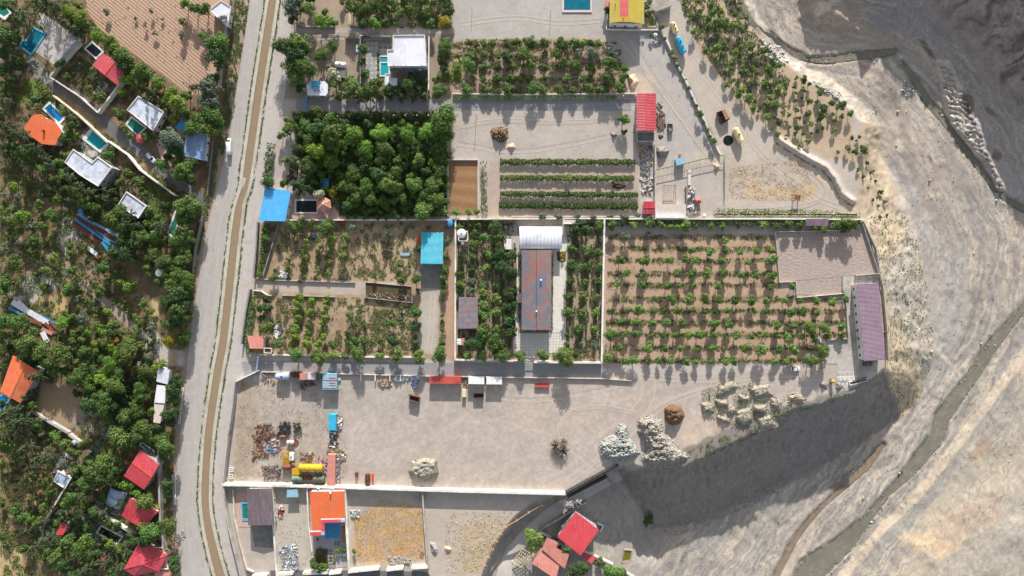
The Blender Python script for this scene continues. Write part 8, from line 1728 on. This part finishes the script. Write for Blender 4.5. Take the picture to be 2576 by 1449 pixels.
grove(0,2,[(1790,60,120,'d'),(1880,100,80,'d'),(1720,170,90,'d'),(1820,230,110,'d'),(1900,290,60),(1720,370,96,'d'),(1800,330,70,'d'),(1855,480,70),(1850,560,54),(1720,530,76,'l'),(1870,10,80),(700,30,66),(1010,40,60),(1450,150,50),(1370,290,44),(1400,350,50),(1530,400,60,'s'),(1380,420,50),(840,300,66,'b'),(730,300,56),(630,360,70,'y'),(790,200,36),(990,380,70),(750,450,50),(880,440,50,'y'),(830,510,44),(950,560,40,'y'),(1040,560,56),(1240,440,52),(1170,530,44,'l'),(1240,590,66,'d'),(1130,610,50,'y'),(860,640,64),(970,640,44),(1030,710,50),(1190,660,54,'y'),(1300,660,110,'g'),(1110,760,84,'y'),(1000,900,84,'y'),(860,790,70),(780,900,96),(960,820,60,'d'),(1200,860,90),(1240,760,60),(1080,950,74,'y'),(1180,980,90),(900,1000,70),(780,1060,50,'d'),(960,1080,60),(1080,1100,100),(1160,1080,70,'d'),(900,1190,90,'d'),(1050,1210,90),(1170,1200,80,'d'),(1120,1270,60),(1480,830,80),(1450,900,66),(1410,1010,84,'g'),(1440,1110,70),(1530,1050,40),(1530,900,40),(1520,1250,50),(1380,1230,100,'g'),(1260,1320,80),(1390,1340,60),(1770,940,76,'d'),(1740,1040,84,'d'),(1760,1130,60),(1700,1260,90,'d'),(1730,1350,66,'d'),(1450,1400,80),(1300,1420,70),(1500,700,60,'s'),(1640,760,50,'y'),(280,560,130,'g'),(420,640,110,'g'),(480,740,90),(620,680,100,'g'),(160,520,80),(60,330,100),(180,350,90),(320,440,60),(560,830,80),(660,830,60),(430,880,110,'c'),(240,700,70),(330,760,60,'d'),(150,1250,110,'c'),(60,1330,90,'c'),(260,1330,100,'c'),(330,1180,60),(30,1160,40,'d'),(390,1380,70),(30,20,70),(20,800,60),(300,1080,60,'c')],'g',group=WG,zf=1.1)
grove(0,3,[(60,120,110,'g'),(110,30,100,'c'),(310,150,100,'c'),(470,250,100,'c'),(370,340,80,'c'),(560,30,60),(540,60,40),(660,120,50),(700,180,50),(780,210,40),(860,120,66),(1210,60,110,'g'),(1180,30,70,'c'),(1400,40,80),(1290,120,76),(1480,50,70),(1620,80,80),(1680,160,96,'g'),(1640,240,70),(1160,250,70),(1060,320,110),(1000,270,50),(1190,380,70),(930,400,100,'g'),(880,520,90),(1060,440,90,'d'),(1160,480,70),(900,620,90,'c'),(1280,540,60,'y'),(1330,580,50),(1390,620,50,'y'),(1480,700,92,'g'),(1440,760,60,'y'),(1580,750,40,'l'),(1200,720,34),(1700,400,40,'d'),(1690,520,60,'d'),(1690,620,50,'d'),(1510,1000,130,'g'),(1590,960,70),(1460,1080,84,'d'),(1700,940,94,'g'),(1750,1280,50),(1770,1360,56,'d'),(730,660,80,'g'),(690,730,64,'y'),(790,840,80,'d'),(960,820,80,'d'),(640,860,50,'d'),(920,900,50,'d'),(1180,920,40),(850,1150,110),(700,1100,90),(920,1230,80),(780,1220,80),(470,1090,120,'c'),(380,1150,84,'c'),(540,1260,80),(480,1230,60),(250,1180,50),(280,1000,80,'c'),(400,900,60),(300,870,60,'y'),(160,780,60),(230,860,60),(30,1050,50,'d'),(450,760,50),(480,680,26),(290,700,30,'s'),(950,1330,110,'c'),(860,1400,100,'c'),(1200,1420,90,'c'),(1120,1400,60,'d'),(1200,1160,50),(1330,1110,60,'d'),(1320,1040,50,'d'),(1100,1130,40,'y'),(1280,1290,30,'y'),(1230,1340,40),(20,720,34,'d'),(640,1340,90,'d'),(720,1420,70,'d'),(1310,1210,50,'d'),(160,590,30),(1050,1070,34)],'g',group=WG,zf=1.15)
fill([(0,440),(150,480),(230,640),(330,740),(400,800),(380,880),(200,780),(60,700),(0,640)],60,.8,2.2,'gggysb',WG,3,.95)
fill([(160,780),(360,860),(400,920),(390,1080),(300,1100),(230,1010),(150,900)],60,1.3,3.4,'ggydd',WG,4,.72,1.1)
fill([(0,820),(60,830),(150,930),(130,960),(0,900)],20,1.6,3.4,'gggd',WG,5,.75)
fill([(0,1040),(100,1050),(230,1210),(180,1400),(60,1330),(0,1180)],40,1.0,3.0,'cgc',WG,6,.9)
fill([(180,1160),(310,1140),(320,1230),(260,1300),(400,1380),(300,1449),(120,1380)],60,1.2,3.2,'ggcd',WG,7,.75)
fill([(300,560),(480,560),(480,700),(400,730),(330,640)],24,1.6,3.4,'gdgc',WG,8,.7,1.15)
fill([(0,0),(60,30),(100,80),(50,110),(60,170),(0,300)],24,1.3,3.0,'gdc',WG,9,.8)
fill([(0,300),(60,370),(200,450),(300,560),(240,560),(120,460),(0,390)],26,1.6,3.2,'cgcd',WG,10,.8)
fill([(230,90),(330,150),(420,230),(480,300),(460,330),(380,250),(250,140)],24,1.3,2.8,'gyg',WG,11,.75)
fill([(740,285),(1130,285),(1125,545),(880,545),(850,480),(760,470)],70,1.2,2.8,'ggdy',GG,12,.72,1.1)
TO = 'young trees of the terrace orchard'
fill([(1700,-20),(1850,-20),(1905,90),(1960,165),(1990,230),(1940,300),(1870,270),(1800,180),(1745,90)],80,.9,2.2,'ooyoo',TO,13,.74)
fill([(1960,190),(2060,225),(2130,275),(2100,330),(2000,310),(1960,260)],45,.8,1.6,'ogo',TO,14,1.25)
fill([(1870,250),(1960,270),(2060,330),(2020,370),(1940,330)],20,.8,1.5,'og',TO,15,1.2)
LM.append((1800,60,'the terrace orchard top')); LM.append((1880,170,'the terrace orchard middle')); LM.append((2030,280,'the terrace orchard end'))
# ------------------------------------------------------------ hedges, vines, weeds
for i,(y0,y1,x0,x1,wd) in enumerate(((182,185,-120,1240,2.2),(342,348,-120,1225,2.0),(502,515,-120,1265,1.9),(615,630,-130,1262,2.4))):
    hedge('vine_row',['top','second','third','bottom'][i]+' long green vine row of the vineyard strip',[T(2,1,x0,y0),T(2,1,(x0+x1)/2,(y0+y1)/2),T(2,1,x1,y1)],wd,1.4,'leaf_green',30,.24,'vine',group='vine rows',seed=i,wob=.3)
    LM.append(T(2,1,500,y0)+('the %s vine row' % ['top','second','third','bottom'][i],))
hedge('climbing_hedge','leafy green strip beside the straw plot fence',[T(1,1,2290,180),T(1,1,2300,700)],2.4,1.6,'leaf_green',6,.26)
hedge('boundary_hedge','yellow-green hedge below the cream orchard wall, left half',Q(1,0,(1990,985),(2576,990)),1.8,1.6,'leaf_lime',5,.28,wob=.6)
hedge('boundary_hedge','yellow-green hedge below the cream orchard wall, right half',Q(2,0,(0,988),(1050,985)),1.8,1.6,'leaf_lime',5,.28,wob=.6)
hedge('boundary_hedge','dark hedge under the compound top wall',Q(1,1,(2030,800),(2360,805)),1.8,1.8,'leaf_green',6,.28)
hedge('boundary_hedge','long dense hedge under the top orchard wall',Q(2,1,(930,790),(1500,800),(2576,795))+Q(3,1,(380,790),),2.4,2.2,'leaf_green',6.5,.32,wob=.5)
hedge('boundary_hedge','hedge right of the small mauve roof',Q(3,1,(610,780),(910,790)),2.4,2.4,'leaf_green',7,.3,wob=.4)
hedge('ivy_strip','ivy covered strip above the right part of the long wall',Q(2,1,(2020,700),(2576,705))+Q(3,1,(920,725),),1.8,.8,'leaf_lime',5,.26,wob=.5,z0=.5)
hedge('ditch_plants','dark scrub along the ditch of the dirt road',Q(2,1,(2060,665),(2576,670))+Q(3,1,(700,685),),1.2,.5,'leaf_weed',5,.25)
hedge('roadside_hedge','thick climbing hedge between road and grove',Q(1,1,(165,0),(140,200),(120,340)),3.2,2.4,'leaf_green',7,.32,wob=.3)
hedge('roadside_hedge','climbing hedge beside the blue roof building drive',Q(1,1,(115,800),(85,1000),(60,1200),(45,1340)),2.2,2.2,'leaf_green',7,.3,wob=.4)
hedge('roadside_hedge','dark hedge beside the lower roadside panel fence',Q(0,2,(2570,60),(2530,300),(2500,560),(2540,640)),2.4,2.2,'leaf_green',7,.3,wob=.4)
hedge('villa_hedge','hedge round the long villa, left side',Q(2,1,(82,1120),(80,1449))+Q(2,2,(78,430),),.9,.9,'leaf_green',9,.2)
hedge('villa_hedge','hedge round the long villa, right side',Q(2,1,(404,1120),(404,1449))+Q(2,2,(400,430),),.8,.9,'leaf_green',9,.2)
hedge('villa_hedge','hedge round the long villa, lower end',Q(2,2,(80,440),(400,438)),.9,.9,'leaf_dark',9,.2)
hedge('flowering_shrub','yellow flowering bed beside the white path',Q(2,1,(500,1090),(505,1180)),2.4,1.2,'leaf_yellow',4,.25,cat='shrub')
hedge('boundary_hedge','thin green hedge above the orchard at the top',Q(1,0,(2110,420),(2576,415))+Q(2,0,(900,430),),1.2,1.3,'leaf_green',4,.26,wob=.7)
hedge('boundary_hedge','yellow flowering hedge on the dirt road edge',Q(1,0,(2250,410),(2470,418))+Q(2,0,(260,440),),1.0,1.0,'leaf_yellow',4,.24,wob=.7)
hedge('orchard_strip','green strip between drive and turquoise roof orchard',Q(1,2,(1880,430),(1860,600)),2.2,1.2,'leaf_weed',5,.26,wob=.5)
hedge('lane_hedge','low hedge in the left orchards beside the dirt track',Q(0,2,(790,60),(1000,240),(1190,380)),1.8,1.0,'leaf_green',6,.26,wob=.4)
hedge('lane_hedge','low hedge crossing the sparse left orchard',Q(0,1,(80,960),(330,1120),(600,1230),(900,1400)),1.8,1.0,'leaf_weed',6,.26,wob=.4)
hedge('stable_hedge','green hedge between orchard and stable yard',Q(3,2,(230,-60),(250,60),(760,110)),.9,.8,'leaf_weed',5,.24,wob=.5)
hedge('villa_hedge','dense hedge along the villa lane wall',Q(0,1,(1500,290),(1640,400),(1760,500)),1.6,1.2,'leaf_green',7,.26)
RB = [(1530,585),(1945,585),(1958,712),(2000,750),(2075,752),(2130,760),(2130,855),(2080,855),(2080,915),(1522,918)]
rowv = np.array([596,625,655,688,717,752,783,812,841,875,907])
def rowmask(w,o=5): return lambda a,b: (np.abs(b[:,None]-rowv[None]).min(1)+(fbm(a/9.,b/9.,o)-.5)*9 < w) & (fbm(a/14.,b/5.,o+3) > .50)
VL = [TL(0,0,[(500,720),(570,760),(1560,1430),(2160,2000),(2080,2100),(1440,1620),(520,920)]),TL(0,0,[(400,110),(830,400),(540,650),(160,580),(480,345)])]
cover('orchard_weeds','green weeds growing along the rows of the right orchard',RB,80000,.2,'leaf_green',.3,3,mask=rowmask(6.5))
cover('orchard_weeds','scattered weeds between the rows of the right orchard',RB,9000,.16,'leaf_dry',.15,4,mask=lambda a,b: fbm(a/12.,b/12.,7) > .5)
cover('left_undergrowth','low green undergrowth below the left orchard trees',[(0,440),(180,460),(330,720),(420,820),(400,900),(440,1100),(430,1449),(0,1449)],90000,.26,'leaf_green',.35,5,mask=lambda a,b: (fbm(a/12.,b/12.,9) > .48) & ~inside(a,b,TL(0,2,[(430,930),(760,980),(840,1280),(700,1440),(330,1230)])) & ~inside(a,b,TL(0,3,[(60,540),(240,420),(400,520),(400,720),(180,790)])) & (dist(a,b,TL(0,2,[(820,-60),(1130,200),(1330,380),(1440,470)])) > 10))
cover('villa_undergrowth','low plants and grass between the upper villas',[(0,0),(180,0),(330,150),(470,270),(500,560),(330,600),(0,440)],70000,.24,'leaf_weed',.3,31,mask=lambda a,b: (fbm(a/12.,b/12.,29) > .46) & ~np.any([inside(a,b,e) for e in EX+VL],0))
cover('grove_undergrowth','shaded undergrowth of the dense middle grove',[(745,285),(1128,285),(1122,540),(860,540),(770,470)],26000,.28,'leaf_green',.4,6)
cover('plot_weeds','weeds between the citrus rows and the shelter',[(660,565),(1050,565),(1050,895),(640,890)],50000,.2,'leaf_weed',.25,7,mask=lambda a,b: (fbm(a/11.,b/16.,11) > .52) & ((b < 705) | (b > 748)))
cover('plot_weeds','weeds along the orchard strips right of the shelter',Q(1,2,(1000,180),(1640,180),(1640,660),(1000,660)),9000,.22,'leaf_weed',.3,8,mask=lambda a,b: fbm(a/10.,b/5.,12) > .52)
cover('garden_grass','grass under the trees of the villa gardens',[(1152,560),(1290,560),(1300,640),(1298,900),(1152,900)],22000,.22,'leaf_weed',.25,9,mask=lambda a,b: fbm(a/6.,b/24.,13) > .46)
cover('garden_grass','grass under the trees of the right compound garden',[(1424,560),(1515,560),(1510,900),(1424,900)],14000,.22,'leaf_weed',.25,10,mask=lambda a,b: fbm(a/5.,b/26.,14) > .48)
cover('top_weeds','weeds in the upper middle orchard',[(1105,105),(1560,105),(1575,232),(1110,235)],20000,.24,'leaf_weed',.3,11,mask=lambda a,b: fbm(a/20.,b/5.,15) > .52)
cover('top_weeds','weeds below the trees of the top block',[(880,-10),(1135,-10),(1135,72),(900,68)],14000,.26,'leaf_weed',.35,12,mask=lambda a,b: fbm(a/12.,b/12.,16) > .45)
cover('yard_grass','dry grass in the scrap yard corner',[(600,960),(860,960),(880,1205),(590,1205)],6000,.15,'leaf_dry',.25,13,mask=lambda a,b: fbm(a/14.,b/14.,17) > .52)
cover('dry_grass','golden dry grass filling the walled plot',[(890,1300),(960,1255),(1060,1275),(1066,1410),(895,1412)],7000,.11,'leaf_dry',.3,14,mask=lambda a,b: fbm(a/6.,b/6.,18) > .38)
cover('dry_grass','dry grass on the plot beside the wooden fence',[(1120,1290),(1290,1285),(1210,1440),(1120,1440)],3500,.15,'leaf_dry',.2,15,mask=lambda a,b: fbm(a/6.,b/6.,19) > .48)
cover('dry_grass','dry grass on the dirt field inside the track loop',[(1835,420),(2020,400),(2050,480),(2020,505),(1835,500)],3500,.15,'leaf_dry',.15,16,mask=lambda a,b: fbm(a/18.,b/10.,20) > .46)
cover('terrace_scrub','green scrub under the terrace orchard trees',[(1700,-20),(1850,-20),(1905,90),(1990,200),(1950,300),(1850,240),(1745,90)],14000,.24,'leaf_weed',.35,17,mask=lambda a,b: fbm(a/14.,b/14.,21) > .47)
cover('ditch_scrub','dark scrub in the curved ditch',[(1930,350),(2150,350),(2170,530),(1930,530)],30000,.15,'leaf_weed',.25,18,mask=lambda a,b: (dist(a+3,b-7,BERM) < 7) & (fbm(a/8.,b/8.,26) > .45))
cover('slope_tufts','dark shrub tufts dotted over the tan slope',[(2185,545),(2280,540),(2315,620),(2345,800),(2350,900),(2310,1010),(2270,1050),(2230,940),(2215,700)],2600,.30,'leaf_weed',.5,19,fol=True,mask=lambda a,b: fbm(a/14.,b/14.,22) > .42)
cover('mound_weeds','green weeds on and between the sand mounds',[(1760,985),(1850,950),(1960,990),(2000,1030),(1900,1090),(1780,1040)],4000,.24,'leaf_weed',1.2,20,mask=lambda a,b: fbm(a/7.,b/7.,23) > .54)
cover('edge_scrub','scrub along the broken cliff edge',[(1720,1140),(1800,1100),(1880,1080),(1960,1035),(2100,995),(2150,985),(2120,1010),(1990,1040),(1890,1100),(1760,1160)],3500,.2,'leaf_weed',.4,21,fol=True,mask=lambda a,b: fbm(a/9.,b/9.,27) > .52)
cover('verge_grass','green grass growing beside the canal banks',[(p[0]-p[2]-16,p[1]) for p in CANAL]+[(p[0]+p[2]+16,p[1]) for p in CANAL[::-1]],70000,.2,'leaf_orchard',.2,22,mask=lambda a,b: (lambda d: (d > 8.2) & (d < 12.5))(interp_w(a,b,CANAL)+(fbm(a/3.,b/9.,3)-.5)*7) & (fbm(a/6.,b/8.,33) > .42))
cover('verge_grass','green weeds on the verge left of the road',[(590,0),(628,0),(600,180),(575,330),(520,560),(500,640),(480,640),(500,540),(552,330)],14000,.2,'leaf_weed',.3,23,mask=lambda a,b: fbm(a/8.,b/18.,24) > .45)
cover('field_tufts','small tufts in the ploughed field',TL(0,0,[(900,0),(2000,0),(2250,280),(2050,800),(1900,900),(1000,250)]),1500,.2,'leaf_weed',.3,24,mask=lambda a,b: fbm(a/10.,b/10.,25) > .6)
cover('mound_weeds','weeds growing over the middle sand mound',Q(1,3,(1530,420),(1600,280),(1820,270),(1840,430),(1700,490)),500,.22,'leaf_weed',1.8,25)
# ------------------------------------------------------------ lamps on walls
def lamp(label,u,v,z0,h=.4,pole=0):
    p = P(u,v,z0+h); t = thing('wall_lamp' if not pole else 'lamp_post',label,'lamp',(p.x,p.y,z0)); mb = MB(); mb.tube([(p.x,p.y,z0),(p.x,p.y,z0+h)],.06 if not pole else .07,6); mb.build('pole','metal_grey',t)
    mb = MB(); mb.tube([(p.x,p.y,z0+h),(p.x,p.y,z0+h+.15),(p.x,p.y,z0+h+.32)],[.16,.24,.1],8); mb.build('globe','lamp_white',t)
for k,(x,y) in enumerate(((710,1163),(820,1170),(935,1172),(1385,1160),(1500,1160),(1618,1162),(1735,1160))): lamp(CN[k]+' small white lamp from the left above the dense grove',*T(1,0,x,y),0,2.6,1)
lamp('white lamp post standing in the dense grove',*T(1,1,1115,215),0,5.0,1)
lamp('white lamp post beside the long orchard hedge',*T(2,0,1122,966),0,3.0,1)
label_trees()
print('objects',len(bpy.data.objects),'trees',len(TREES))
